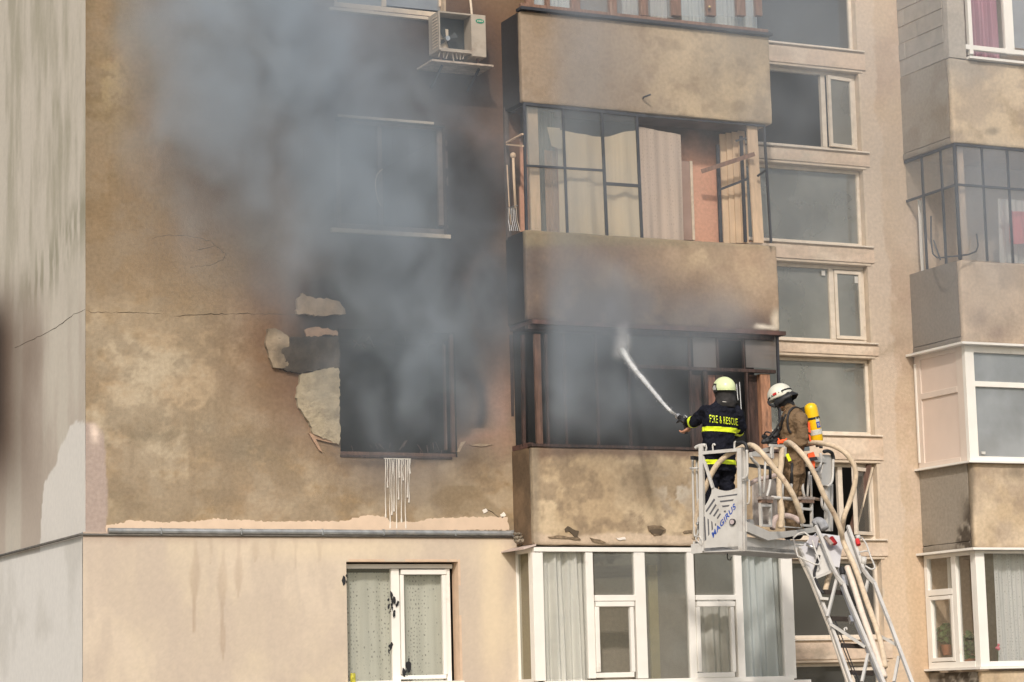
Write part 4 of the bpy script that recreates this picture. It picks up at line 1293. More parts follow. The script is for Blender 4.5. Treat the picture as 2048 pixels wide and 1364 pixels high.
# --- glazed bay D (white frames)
bD = thing('glazed_bay', (WP(1070, 1360, MY).x, MY, WP(1300, 1360, MY).z), 'white framed enclosed balcony with pale curtains under the peeling parapet', 'glazed balcony')
yD = MY - 0.005
bars('bay_frame', bD, [(1068, 1095, 1588, 1104), (1068, 1105, 1089, 1362), (1175, 1105, 1189, 1357), (1272, 1105, 1293, 1357), (1378, 1105, 1391, 1357), (1473, 1105, 1487, 1357), (1566, 1105, 1588, 1357), (1190, 1190, 1271, 1202), (1392, 1190, 1472, 1200), (1090, 1357, 1588, 1366)], yD, 0.07, PVC)
dw = []
for a, b in ((1190, 1271), (1392, 1472)):
    s = bars('sash', bD, [(a + 2, 1203, b - 2, 1213), (a + 2, 1345, b - 2, 1355), (a + 2, 1214, a + 10, 1344), (b - 9, 1214, b - 2, 1344)], yD - 0.012, 0.06, PVC, k0=3)
    pane(s, (a + 9, 1212, b - 8, 1346), yD + 0.02, G_CLEAR)
for a, b, c, d in ((1088, 1103, 1176, 1358), (1188, 1103, 1273, 1191), (1292, 1103, 1379, 1358), (1390, 1103, 1474, 1191), (1486, 1103, 1567, 1358)):
    pane(bD, (a, b, c, d), yD + 0.03, G_CLEAR if a in (1088, 1486) else G_DIRTY)
zD0, zD1 = WP(1300, 1366, MY).z, WP(1300, 1095, MY).z
bm = bmesh.new()
X = WP(1070, 1230, MY).x
for a, b, e, f in ((MY + 0.07, MY + 0.15, zD0, zD1), (-0.09, -0.02, zD0, zD1)):
    box(bm, X, X + 0.06, a, b, e, f, 0.003)
box(bm, X + 0.001, X + 0.059, MY + 0.15, -0.09, zD1 - 0.06, zD1)
box(bm, X + 0.001, X + 0.059, MY + 0.15, -0.09, zD0, zD0 + 0.08)
emit('side_frame', bm, PVC, bD)
bm = bmesh.new()
vs = [bm.verts.new((X + 0.03, y, z)) for y, z in ((MY + 0.14, zD0 + 0.05), (-0.08, zD0 + 0.05), (-0.08, zD1 - 0.05), (MY + 0.14, zD1 - 0.05))]
bm.faces.new(vs)
emit('side_pane', bm, glass('olive_side_glass', (0.25, 0.22, 0.12), 0.6, 0.05), bD)
# little sheet roof over the side window
bm = bmesh.new()
q = [Vector((X + 0.03, MY - 0.02, zD1 + 0.035)), Vector((X + 0.03, 0.0, zD1 + 0.035)), Vector((X - 0.20, 0.0, zD1 - 0.02)), Vector((X - 0.14, MY - 0.02, zD1 - 0.01))]
prism(bm, q, Vector((0, 0, 1)), 0.02)
emit('side_canopy', bm, mat('mauve_sheet', (0.55, 0.45, 0.40), 0.6, var=0.15, dirt=(0.3, 0.2, 0.15), dirt_amt=0.2), bD)
boxo('bay_sill', (X - 0.02, WP(1602, 1360, MY).x + 0.1, zD0 - 0.035, zD0 - 0.002), MY - 0.08, MY + 0.05, PVC, bD)
boxo('bay_base', (X, WP(1588, 1360, MY).x, 0.4, zD0 - 0.04), MY, 0.0, REV['light'], bD)
boxo('bay_right_side', (WP(1588, 1230, MY).x - 0.06, WP(1588, 1230, MY).x - 0.002, zD0, zD1), MY + 0.07, -0.02, PVC, bD)
curtain('pale_curtain', RC(1084, 1100, 1180, 1362, MY + 0.12), MY + 0.13, SHEER, 'pale green curtain filling the leftmost pane of the white bay', folds=2.6, amp=0.045, seed=20)
curtain('blue_curtain', RC(1480, 1100, 1575, 1362, MY + 0.12), MY + 0.13, SHEERB, 'bluish curtain in the rightmost pane of the white bay below the basket', folds=2.3, amp=0.045, seed=21)
curtain('pale_curtain', RC(1400, 1200, 1480, 1362, MY + 0.3), MY + 0.34, SHEER, 'faint curtain behind the opening sash left of the bluish curtain', folds=2, amp=0.03, seed=22)
boxo('inner_door_frame', RC(1300, 1130, 1318, 1362, MY + 0.4), MY + 0.4, MY + 0.43, mat('yellowed_frame', (0.42, 0.36, 0.18), 0.6, var=0.1), bD)

# ------------------------------------------------------------------ right-hand stack of balconies
X0R = np.mean([WP(x, y, RY).x for x, y in ((1897, 200), (1922, 600), (1945, 1000), (1968, 1250))])
X1R = WP(2290, 600, RY).x
def zr(py, px=1985):
    return WP(px, py, RY).z
def rbal(ztop, zbot, label):
    r = (X0R, X1R, zbot, ztop)
    o = cbox('balcony', r, RY, RY + 0.10, c_rfront, WALL, bld, step=0.024, rnd=0.03, wob=0.016)
    o['label'] = label
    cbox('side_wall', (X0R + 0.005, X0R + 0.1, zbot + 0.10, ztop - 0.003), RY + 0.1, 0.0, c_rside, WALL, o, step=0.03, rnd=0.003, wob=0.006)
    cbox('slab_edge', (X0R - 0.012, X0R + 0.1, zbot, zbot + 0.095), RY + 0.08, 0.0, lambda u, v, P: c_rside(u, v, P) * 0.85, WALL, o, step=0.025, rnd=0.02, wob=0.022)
    boxo('floor_slab', (X0R + 0.1, X1R, zbot + 0.01, zbot + 0.14), RY + 0.1, 0.0, CONC, o)
    return o
rb1 = rbal(zr(124), zr(292), 'highest right balcony with rough block side and window above')
rb2 = rbal(zr(523), zr(688), 'right balcony parapet below the thin barred glazing')
rb3 = rbal(zr(923), zr(1096), 'right balcony parapet with a black damp streak at its corner')
rb4 = rbal(zr(1342), 0.3, 'lowest right balcony parapet below the white corner glazing')
# top: block wall side and window front
zt1 = zr(-260)
cbox('corner_pier', (X0R, WP(1930, 40, RY).x, zr(124) + 0.002, zt1), RY, RY + 0.12, lambda u, v, P: c_rfront(u, v, P) * 0.0 + np.array([[0.40, 0.36, 0.31]]) * (0.8 + 0.5 * fbm(P, 4, 4, 9))[:, None], WALL, rb1, step=0.03, rnd=0.012, wob=0.01)
rr = random.Random(8)
bz, hb = zr(124) + 0.003, 0.235
row = 0
while bz < zt1 - 0.2:
    off = 0.3 if row % 2 else 0.0
    y = RY + 0.125
    while y < -0.02:
        y1 = min(y + (0.6 - off if y == RY + 0.125 else 0.6), -0.003)
        if y1 - y > 0.06:
            bm = bmesh.new()
            d = rr.uniform(-0.004, 0.006)
            box(bm, X0R + 0.004 + d, X0R + 0.1, y + 0.004, y1 - 0.004, bz + 0.004, bz + hb - 0.004, 0.006)
            emit('block', bm, BLOCK, rb1)
        y = y1
    bz += hb
    row += 1
boxo('mortar_core', (X0R + 0.016, X0R + 0.09, zr(124), zt1), RY + 0.125, -0.004, REV['tan'], rb1)
wfr = bars('window', rb1, [(1931, 108, 2290, 117), (1931, -250, 1938, 107), (2003, -250, 2020, 107), (2150, -250, 2160, 107)], RY + 0.01, 0.07, PVC, label='white window with pink curtain at the top right')
pane(wfr, (1937, -250, 2004, 109), RY + 0.04, G_CLEAR)
pane(wfr, (2019, -250, 2290, 109), RY + 0.04, G_BLUE)
boxo('sill', (WP(1934, 118, RY).x, X1R, zr(124) + 0.002, zr(124) + 0.035), RY - 0.07, RY + 0.06, PVC, wfr)
curtain('pink_curtain', RC(1936, -240, 1988, 118, RY + 0.2), RY + 0.2, PINKC, 'pink curtain in the white window at the top right corner', folds=4, amp=0.03, seed=30)
boxo('far_pier', (X1R, X1R + 0.2, 0.3, ZT), RY, 0.0, REV['tan'], rb1)

# barred glazing of the right balcony
zb0, zb1 = zr(523) + 0.002, zr(292) - 0.004
zmid = WP(1985, 374, RY).z
iron = thing('barred_glazing', (X0R, RY, zb0), 'thin dark barred glazing of the upper right balcony with clutter behind', 'balcony glazing')
def vb(x, y, w=0.028, z0=zb0, z1=zb1):
    bm = bmesh.new(); box(bm, x - w / 2, x + w / 2, y - 0.015, y + 0.015, z0, z1)
    emit('iron_bar', bm, BLACKMETAL, iron)
for px_, w_ in ((1911, 0.04), (1965, 0.026), (2016, 0.028), (2066, 0.028), (2120, 0.028)):
    vb(WP(px_, 400, RY).x + 0.04, RY + 0.02, w_)
for py_ in ((1806, 320, 0.0), (1842, 310, 0), (1880, 300, 0)):
    yv = GP(py_[0] + 5, py_[1] + 80, X0R + 0.02).y
    vb(X0R + 0.02, yv, 0.026)
bm = bmesh.new()
box(bm, X0R + 0.03, X1R, RY, RY + 0.03, zmid - 0.014, zmid + 0.014)
emit('iron_transom', bm, BLACKMETAL, iron)
bm = bmesh.new()
box(bm, X0R + 0.002, X0R + 0.032, RY + 0.035, -0.01, zmid - 0.015, zmid + 0.013)
emit('iron_transom', bm, BLACKMETAL, iron)
bm = bmesh.new()
box(bm, X0R, X1R, RY - 0.005, RY + 0.035, zb1 - 0.03, zb1)
box(bm, X0R - 0.004, X0R + 0.036, RY + 0.036, -0.01, zb1 - 0.031, zb1 - 0.001)
emit('iron_head', bm, BLACKMETAL, iron)
gm = glass('hazy_pane', (0.42, 0.42, 0.43), 0.25, 0.05)
bm = bmesh.new(); vs = [bm.verts.new(p) for p in ((X0R + 0.05, RY + 0.018, zb0), (X1R, RY + 0.018, zb0), (X1R, RY + 0.018, zb1 - 0.03), (X0R + 0.05, RY + 0.018, zb1 - 0.03))]; bm.faces.new(vs)
emit('front_pane', bm, gm, iron)
bm = bmesh.new(); vs = [bm.verts.new(p) for p in ((X0R + 0.018, RY + 0.05, zmid), (X0R + 0.018, -0.02, zmid), (X0R + 0.018, -0.02, zb1 - 0.03), (X0R + 0.018, RY + 0.05, zb1 - 0.03))]; bm.faces.new(vs)
emit('side_pane', bm, glass('hazy_side_pane', (0.40, 0.39, 0.36), 0.3, 0.04), iron)
bm = bmesh.new(); box(bm, X0R + 0.12, X0R + 0.21, RY + 0.10, RY + 0.19, zb0, zb1 - 0.002); emit('timber_post', bm, POSTWOOD, iron)
# wire bracket hanging out over the parapet
bm = bmesh.new()
tube(bm, smooth_path([GP(1862, 432, X0R - 0.05), GP(1866, 508, X0R - 0.06), WP(1900, 513, RY - 0.12), WP(1952, 503, RY - 0.10), WP(1953, 468, RY - 0.05)], 3), 0.011, 6)
tube(bm, [GP(1867, 480, X0R - 0.05), GP(1881, 520, X0R - 0.03)], 0.010, 6)
emit('clothes_line_bracket', bm, BLACKMETAL, iron)
w = RC(2018, 425, 2100, 490, RY + 0.35)
curtain('red_cloth', (w[0], w[1], w[2], w[3]), RY + 0.33, REDC, 'red cloth hanging behind the bars at the right edge', 'cloth', folds=2, amp=0.02, seed=31)
curtain('pale_cloth', RC(2004, 400, 2110, 530, RY + 0.45), RY + 0.5, WHITEC, 'pale cloth behind the red one on the upper right balcony', 'cloth', folds=3, amp=0.02, seed=32)
curtain('pale_cloth', (X0R + 0.05, X0R + 0.12, zb0, zmid - 0.02), -0.2, WHITEC, 'narrow pale cloth at the wall end of the upper right balcony', 'cloth', folds=1, amp=0.02, seed=33)
boxo('balcony_ceiling', (X0R + 0.11, X1R, zb1 + 0.005, zb1 + 0.012), RY + 0.12, -0.01, REV['tan'], rb1)

# closed white corner cabin C
zc0, zc1 = zr(923) + 0.005, zr(692) - 0.006
cab = thing('glazed_corner', (X0R, RY, zc0), 'white framed corner glazing with pinkish side panels on the right balcony', 'balcony glazing')
def fr_front(parent, vbars, hbars, z0, z1, yf, m=PVC, name='front_frame'):
    bm = bmesh.new()
    k = 0
    for a, b, *zz in vbars:
        za, zb = zz if zz else (z0, z1)
        box(bm, WP(a, 800, yf).x if a > 100 else a, WP(b, 800, yf).x if b > 100 else b, yf - 0.001 * k, yf + 0.07, za, zb, 0.003); k += 1
    for xa, xb, za, zb in hbars:
        box(bm, xa, xb, yf + 0.003 - 0.0 * k, yf + 0.068, za, zb, 0.003)
    return emit(name, bm, m, parent)
fx0, fx1 = X0R - 0.01, X0R + 0.13
zcm = WP(1990, 769, RY).z
fr_front(cab, [(fx0, fx1)], [(fx1, X1R, zc1 - 0.09, zc1), (fx1, X1R, zc0, zc0 + 0.06), (fx1, X1R, zcm - 0.035, zcm + 0.035)], zc0, zc1, RY - 0.01)
bm = bmesh.new(); bm.faces.new([bm.verts.new(p) for p in ((fx1 - 0.01, RY + 0.03, zc0 + 0.05), (X1R, RY + 0.03, zc0 + 0.05), (X1R, RY + 0.03, zcm - 0.03), (fx1 - 0.01, RY + 0.03, zcm - 0.03))]); emit('pane', bm, G_BLUE, cab)
bm = bmesh.new(); bm.faces.new([bm.verts.new(p) for p in ((fx1 - 0.01, RY + 0.03, zcm + 0.03), (X1R, RY + 0.03, zcm + 0.03), (X1R, RY + 0.03, zc1 - 0.08), (fx1 - 0.01, RY + 0.03, zc1 - 0.08))]); emit('pane', bm, G_BLUE, cab)
def side_frame(parent, z0, z1, bars_, panels, m=PVC, pm=PVCPINK, x=X0R):
    bm = bmesh.new()
    for k, (ya, yb, za, zb) in enumerate(bars_):
        box(bm, x - 0.005 - 0.001 * k, x + 0.06, ya, yb, za, zb, 0.003)
    emit('side_frame', bm, m, parent)
    for ya, yb, za, zb in panels:
        bm = bmesh.new()
        box(bm, x + 0.012, x + 0.03, ya, yb, za, zb, 0.002)
        emit('side_panel', bm, pm, parent)
d0, d1 = RY + 0.065, -0.02
PVCS = mat('aged_pvc', (0.70, 0.60, 0.52), 0.5, var=0.05, scale=4, bump=0.03)
zs_m = WP(1985, 775, RY).z
side_frame(cab, zc0, zc1, [(d0, d0 + 0.14, zc0, zc1), (d1 - 0.13, d1, zc0, zc1), (d0 + 0.14, d1 - 0.13, zc1 - 0.06, zc1), (d0 + 0.14, d1 - 0.13, zc0, zc0 + 0.07), (d0 + 0.14, d1 - 0.13, zs_m - 0.05, zs_m + 0.03)],
           [(d0 + 0.13, d1 - 0.12, zc0 + 0.06, zs_m - 0.04), (d0 + 0.13, d1 - 0.12, zs_m + 0.02, zc1 - 0.05)], m=PVCS)
boxo('corner_strip', (X0R - 0.02, X0R - 0.002, zc0 + 0.08, zc1 - 0.1), -0.06, -0.03, PVC, cab)
def lroof(parent, z, t=0.03, over=0.09, m=PVC, name='head_flashing'):
    bm = bmesh.new()
    q = [(X0R - over, RY - over), (X1R, RY - over), (X1R, RY + 0.10), (X0R + 0.10, RY + 0.10), (X0R + 0.10, 0.0), (X0R - over, 0.0)]
    prism(bm, [Vector((a, b, z + t)) for a, b in q], Vector((0, 0, 1)), t)
    emit(name, bm, m, parent)
lroof(cab, zc1 + 0.001, over=0.12)
lroof(cab, zc0 - 0.028, t=0.026, over=0.07, name='sill_flashing')
boxo('sticker', RC(1965, 903, 1972, 908, RY - 0.01), RY - 0.0, RY + 0.02, WHITEC, cab)

# white corner glazing D with plants
ze0, ze1 = zr(1335) + 0.01, zr(1100) - 0.004
cab2 = thing('glazed_corner', (X0R, RY, ze0), 'white corner glazing with lace curtain and houseplants at the lower right', 'balcony glazing')
fr_front(cab2, [(fx0, fx1)], [(fx1, X1R, ze1 - 0.04, ze1), (fx1, X1R, ze0, ze0 + 0.07)], ze0, ze1, RY - 0.01)
bm = bmesh.new(); bm.faces.new([bm.verts.new(p) for p in ((fx1 - 0.01, RY + 0.03, ze0 + 0.05), (X1R, RY + 0.03, ze0 + 0.05), (X1R, RY + 0.03, ze1 - 0.03), (fx1 - 0.01, RY + 0.03, ze1 - 0.03))]); emit('front_pane', bm, G_CLEAR, cab2)
ym = GP(1912, 1230, X0R).y
zem = WP(1985, 1178, RY).z
side_frame(cab2, ze0, ze1, [(d0, d0 + 0.05, ze0, ze1), (d1 - 0.07, d1, ze0, ze1), (ym - 0.05, ym + 0.05, ze0 + 0.07, ze1 - 0.05), (d0 + 0.05, d1 - 0.07, ze1 - 0.05, ze1), (d0 + 0.05, d1 - 0.07, ze0, ze0 + 0.08), (ym + 0.05, d1 - 0.07, zem - 0.04, zem + 0.04),
                            (ym + 0.05, ym + 0.10, ze0 + 0.09, zem - 0.05), (d1 - 0.12, d1 - 0.07, ze0 + 0.09, zem - 0.05), (ym + 0.10, d1 - 0.12, zem - 0.10, zem - 0.05), (ym + 0.10, d1 - 0.12, ze0 + 0.09, ze0 + 0.14)], [])
bm = bmesh.new()
bm.faces.new([bm.verts.new(p) for p in ((X0R + 0.035, d0, ze0), (X0R + 0.035, d1, ze0), (X0R + 0.035, d1, ze1), (X0R + 0.035, d0, ze1))])
emit('side_pane', bm, G_CLEAR, cab2)
lroof(cab2, ze1 + 0.001, over=0.11)
lroof(cab2, ze0 - 0.028, t=0.026, over=0.07, name='sill_flashing')
w = RC(1992, 1105, 2130, 1325, RY + 0.2)
curtain('lace_curtain', w, RY + 0.2, cloth('white_lace_cloth', (0.74, 0.75, 0.74), pattern=((0.52, 0.53, 0.52), (34, 34, 26))), 'grey white lace curtain behind the front pane at the lower right', folds=6, amp=0.02, seed=40)
curtain('side_curtain', (X0R + 0.16, X0R + 0.2, ze0 + 0.1, ze1 - 0.05), -0.35, SHEER, 'pale curtain at the wall end of the lower right corner glazing', folds=1, amp=0.03, seed=41)
LEAF = mat('houseplant_leaf', (0.07, 0.12, 0.035), 0.6, var=0.4, scale=20, bump=0.1)
def plant(label, cpos, n, rx, rz, seed, leafm=LEAF):
    t = thing('houseplant', cpos - Vector((0, 0, rz)), label, 'plant', 'houseplants in the lower right corner glazing')
    rr = random.Random(seed)
    bm = bmesh.new()
    for k in range(5):
        a = rr.uniform(0, 6.28)
        tube(bm, [cpos - Vector((0, 0, rz)), cpos + Vector((math.cos(a) * rx * 0.3, math.sin(a) * rx * 0.3, 0)), cpos + Vector((math.cos(a) * rx * 0.6, math.sin(a) * rx * 0.6, rz * 0.5))], 0.006, 5)
    emit('stem', bm, BROWNWOOD, t)
    bm = bmesh.new()
    for k in range(n):
        d = Vector((rr.gauss(0, 1), rr.gauss(0, 1), rr.gauss(0, 1))).normalized() * rr.uniform(0.4, 1)
        p = cpos + Vector((d.x * rx, d.y * rx, d.z * rz))
        nrm = Vector((rr.uniform(-1, 0.2), rr.uniform(-1, 0.2), rr.uniform(0, 0.8))).normalized()
        u_, v_ = frame_axes(nrm)
        s = rr.uniform(0.03, 0.055)
        pts = [p + (u_ * math.cos(a) * s + v_ * math.sin(a) * s * 0.85) + nrm * (0.01 if i % 2 else 0) for i, a in enumerate([j * 1.047 for j in range(6)])]
        f = bm.faces.new([bm.verts.new(q) for q in pts])
    o = emit('foliage', bm, leafm, t)
    o['kind'] = 'stuff'
    bm = bmesh.new()
    tube(bm, [cpos - Vector((0, 0, rz + 0.14)), cpos - Vector((0, 0, rz))], 0.08, 12, rfun=lambda q: 0.06 + 0.025 * q)
    emit('pot', bm, mat('clay_pot', (0.4, 0.16, 0.08), 0.8), t)
plant('rounded green houseplant behind the small sash at the lower right', GP(1893, 1268, X0R + 0.22), 90, 0.12, 0.14, 1)
plant('low bright green houseplant behind the side pane next to the corner post', GP(1936, 1290, X0R + 0.2), 110, 0.14, 0.18, 2)
fl = thing('pink_flower', WP(1996, 1302, RY + 0.1), 'small pink flower behind the corner post at the lower right', 'flower')
bm = bmesh.new()
for k in range(6):
    c = WP(1996, 1294, RY + 0.1) + Vector((random.uniform(-0.03, 0.03), random.uniform(-0.02, 0.02), random.uniform(-0.03, 0.03)))
    s = bmesh.ops.create_icosphere(bm, subdivisions=1, radius=0.02)
    bmesh.ops.translate(bm, verts=s['verts'], vec=c)
emit('petals', bm, mat('pink_petal', (0.7, 0.2, 0.25), 0.7), fl)
bm = bmesh.new(); tube(bm, [WP(1996, 1330, RY + 0.1), WP(1996, 1298, RY + 0.1)], 0.004, 5); emit('stem', bm, LEAF, fl)

# ------------------------------------------------------------------ air conditioner on the wall
ya = -0.42
a0 = RC(878, 26, 972, 110, ya)
ac = thing('air_conditioner', (a0[0], ya, a0[2]), 'old yellowed air conditioner outdoor unit with missing grille, on a bracket', 'air conditioner')
g0 = RC(882, 30, 943, 104, ya)
bm = bmesh.new()
X0, X1, Z0, Z1 = a0
box(bm, g0[1], X1, ya, -0.10, Z0, Z1, 0.004)
box(bm, X0, X0 + 0.02, ya, -0.10, Z0 + 0.04, Z1, 0.003)
box(bm, X0 + 0.02, g0[1], ya + 0.001, -0.10, Z1 - 0.02, Z1 - 0.001)
box(bm, X0 + 0.02, g0[1], ya + 0.002, -0.10, Z0 + 0.03, Z0 + 0.07)
box(bm, X0 + 0.02, g0[1], -0.13, -0.101, Z0 + 0.07, Z1 - 0.02)
emit('casing', bm, ACW, ac)
bm = bmesh.new(); box(bm, X0 + 0.021, g0[1] - 0.001, -0.2, -0.135, Z0 + 0.071, Z1 - 0.021); emit('heat_exchanger', bm, ACDARK, ac)
for k in range(11):
    bm = bmesh.new(); box(bm, X0 - 0.006, X0 - 0.001, ya + 0.04, ya + 0.2, Z0 + 0.09 + k * 0.038, Z0 + 0.108 + k * 0.038); emit('side_louver', bm, CREAM, ac)
bm = bmesh.new(); box(bm, X0 + 0.07, X0 + 0.2, -0.26, -0.21, Z0 + 0.08, Z0 + 0.36, 0.004); emit('motor_bracket', bm, CREAM, ac)
bm = bmesh.new()
c = Vector((X0 + 0.15, -0.30, Z0 + 0.22))
for k in range(4):
    a = k * math.pi / 2 + 0.5
    d = Vector((math.cos(a), 0, math.sin(a))); e = Vector((-math.sin(a), 0, math.cos(a)))
    prism(bm, [c, c + d * 0.14 - e * 0.045 + Vector((0, -0.03, 0)), c + d * 0.15 + e * 0.03, c + d * 0.05 + e * 0.03], Vector((0, -1, 0)), 0.006)
emit('fan', bm, ACDARK, ac)
bm = bmesh.new(); tube(bm, [c + Vector((0, 0.02, 0)), c + Vector((0, -0.05, 0))], 0.032, 12); emit('fan_hub', bm, STEEL, ac)
bm = bmesh.new()
bc = RC(951, 38, 968, 47, ya)
cx_, cz_ = (bc[0] + bc[1]) / 2, (bc[2] + bc[3]) / 2
prism(bm, [Vector((cx_ + math.cos(t) * (bc[1] - bc[0]) / 2, ya - 0.005, cz_ + math.sin(t) * (bc[3] - bc[2]) / 2)) for t in [i * 6.2832 / 18 for i in range(18)]], Vector((0, -1, 0)), 0.004)
emit('oval_badge', bm, GREENB, ac)
bm = bmesh.new()
for k in range(4):
    x = cx_ - 0.036 + k * 0.02
    box(bm, x, x + 0.012, ya - 0.008, ya - 0.0055, cz_ - 0.009, cz_ + 0.009)
emit('badge_lettering', bm, CREAM, ac)
bm = bmesh.new()
rr = random.Random(4)
for k in range(7):
    x = X0 + 0.03 + k * 0.055
    beam(bm, Vector((x, ya + 0.05, Z0 + 0.03)), Vector((x + rr.uniform(-0.03, 0.03), ya + 0.06, Z0 - rr.uniform(0.03, 0.09))), 0.012)
emit('rust_fringe', bm, ACW, ac)
bsh = RC(862, 119, 985, 124, ya - 0.03)
bm = bmesh.new(); box(bm, bsh[0], bsh[1], ya - 0.06, 0.0, Z0 - 0.13, Z0 - 0.105, 0.002); emit('bracket_shelf', bm, mat('pale_rusty_steel', (0.45, 0.36, 0.28), 0.7, var=0.3, scale=12, dirt=(0.15, 0.1, 0.07), dirt_amt=0.3), ac)
for x in (X0 + 0.06, X1 - 0.08):
    bm = bmesh.new(); beam(bm, Vector((x, ya + 0.06, Z0 - 0.14)), Vector((x, -0.01, Z0 - 0.34)), 0.025); emit('bracket_strut', bm, BLACKMETAL, ac)
    bm = bmesh.new(); beam(bm, Vector((x, ya + 0.1, Z0 - 0.11)), Vector((x, ya + 0.1, Z0 + 0.02)), 0.03); emit('foot', bm, RUSTY, ac)
tubeo('refrigerant_pipe', [Vector((X1 - 0.05, -0.12, Z1)), Vector((X1 - 0.03, -0.06, Z1 + 0.2)), Vector((X1 - 0.06, -0.03, Z1 + 0.6))], 0.016, CREAM, ac)

# ------------------------------------------------------------------ rescue basket (cage) on the ladder tip
CB = HP(1483, 1101)                                    # lower corner nearest to the camera
Rh = Vector((Rv.x, Rv.y, 0)).normalized()
dr = ray(1483, 1101); Fh = Vector((dr.x, dr.y, 0)).normalized(); Rh = Vector((Fh.y, -Fh.x, 0))
AL = math.radians(29)
Aax = -Rh * math.cos(AL) + Fh * math.sin(AL)           # along the lettered end panel, away from the corner
Bax = Rh * math.sin(AL) + Fh * math.cos(AL)            # along the long side
UP = Vector((0, 0, 1))
nA, nB = -Bax, -Aax                                    # outward normals of the two faces
BASKET = CB + Aax * 0.33 + Bax * 0.9
def pa(px, py, off=0.0):
    return PL(px, py, CB + nA * off, nA)
def pb(px, py, off=0.0):
    return PL(px, py, CB + nB * off, nB)
bk = thing('rescue_basket', BASKET, 'white metal rescue basket with blue lettering at the ladder tip holding two firefighters', 'rescue basket')
def oa(x, y):       # crop coordinates of the close-up of the end panel
    return (1380 + x / 5.68, 880 + y / 5.68)
def ob(x, y):
    return (1480 + x / 5.683, 880 + y / 5.683)
def slab_on(f, pts, n, t, name, m, parent, off=0.0, crop=None, label=None):
    bm = bmesh.new()
    prism(bm, [f(*(crop(*p) if crop else p), off) for p in pts], n, t)
    bmesh.ops.triangulate(bm, faces=bm.faces)
    return emit(name, bm, m, parent, label=label)
def arc_pts(p, q, sag, n=8):
    return [(p[0] + (q[0] - p[0]) * i / n, p[1] + (q[1] - p[1]) * i / n + sag * math.sin(math.pi * i / n)) for i in range(n + 1)]
outline = [(145, 1275), (160, 1150), (165, 745)] + arc_pts((175, 740), (243, 600), 12, 4) + [(248, 540), (275, 540)] + arc_pts((285, 548), (548, 535), 36, 8) + [(582, 530), (585, 1262)]
panel = slab_on(pa, outline, nA, 0.03, 'end_panel', WHITEPAINT, bk, 0.0, oa, label='cut-out end panel with vent slots and blue lettering')
slots = [[(312, 640), (540, 610), (530, 627), (322, 652)], [(338, 690), (497, 672), (485, 692), (346, 708)], [(360, 745), (450, 736), (436, 756), (372, 764)], [(382, 806), (402, 798), (410, 822), (388, 822)],
         [(175, 808), (272, 662), (286, 680), (188, 820)], [(217, 840), (290, 724), (302, 740), (233, 848)], [(260, 862), (318, 775), (328, 792), (275, 872)], [(302, 888), (340, 830), (350, 845), (315, 898)],
         [(156, 866), (170, 872), (184, 1130), (166, 1152)], [(198, 892), (212, 900), (220, 1072), (206, 1090)], [(240, 918), (254, 932), (260, 1012), (246, 1028)], [(282, 952), (292, 944), (298, 972), (284, 974)]]
for s in slots:
    slab_on(pa, s, nA, 0.004, 'vent_slot', GREYSLOT, panel, 0.0025, oa)
cpt = pa(*oa(490, 932))
bm = bmesh.new(); tube(bm, [cpt + nA * 0.0, cpt + nA * 0.025], 0.036, 20); emit('round_fitting', bm, RUBBER, panel)
bm = bmesh.new(); tube(bm, [cpt + nA * 0.0, cpt + nA * 0.030], 0.027, 20); emit('round_lens', bm, mat('pinkish_lens', (0.45, 0.38, 0.38), 0.3, var=0.05, bump=0), panel)

def text_mesh(txt, m, name, parent, fn, bold=0.0, xs=1.0, split=False, thick=0.004, spacing=1.0):
    """letters built flat in a unit frame, then laid out by fn(x, y) -> world; x runs 0..1 along the line"""
    cu = bpy.data.curves.new('t', 'FONT')
    cu.body = txt
    cu.offset = bold
    cu.resolution_u = 3
    cu.space_character = spacing
    to = bpy.data.objects.new('t', cu)
    COL.objects.link(to)
    dg = bpy.context.evaluated_depsgraph_get()
    me = bpy.data.meshes.new_from_object(to.evaluated_get(dg))
    bpy.data.objects.remove(to)
    bm = bmesh.new()
    bm.from_mesh(me)
    bpy.data.meshes.remove(me)
    x0 = min(v.co.x for v in bm.verts); x1 = max(v.co.x for v in bm.verts)
    y0, y1 = 0.0, max(v.co.y for v in bm.verts)
    bmesh.ops.triangulate(bm, faces=bm.faces)
    for v in bm.verts:
        v.co = fn((v.co.x - x0) / (x1 - x0), (v.co.y - y0) / (y1 - y0))
    return emit(name, bm, m, parent)
P0 = pa(*oa(262, 1112), 0.004); P1 = pa(*oa(522, 768), 0.004); PT = pa(*oa(236, 1072), 0.004)
dX, dY = P1 - P0, (PT - P0)
text_mesh('MAGIRUS', BLUE, 'lettering', panel, lambda x, y: P0 + dX * x + dY * (y * 1.05) + dX * (y * 0.04), bold=0.026, spacing=1.12)

def bar_on(f, pts, w, d, name, m, off=0.0, parent=bk, crop=None):
    bm = bmesh.new()
    q = [f(*(crop(*p) if crop else p), off) for p in pts]
    for a, b in zip(q, q[1:]):
        beam(bm, a, b, w, d, up=(nA if f is pa else nB))
    return emit(name, bm, m, parent)
bar_on(pa, [(132, 60), (140, 1265)], 0.052, 0.05, 'corner_post', WHITEPAINT, 0.0, crop=oa)
bar_on(pa, [(122, 150), (548, 112)], 0.036, 0.04, 'top_rail', WHITEPAINT, 0.004, crop=oa)
bar_on(pa, [(148, 190), (262, 545)], 0.030, 0.03, 'diagonal_brace', WHITEPAINT, 0.002, crop=oa)
bar_on(pa, [(568, 90), (584, 1262)], 0.055, 0.05, 'corner_post', WHITEPAINT, 0.008, crop=oa)
slab_on(pa, [(590, 80), (640, 90), (640, 470), (590, 420)], nA, 0.04, 'box_post', WHITEPAINT, bk, -0.02, oa)
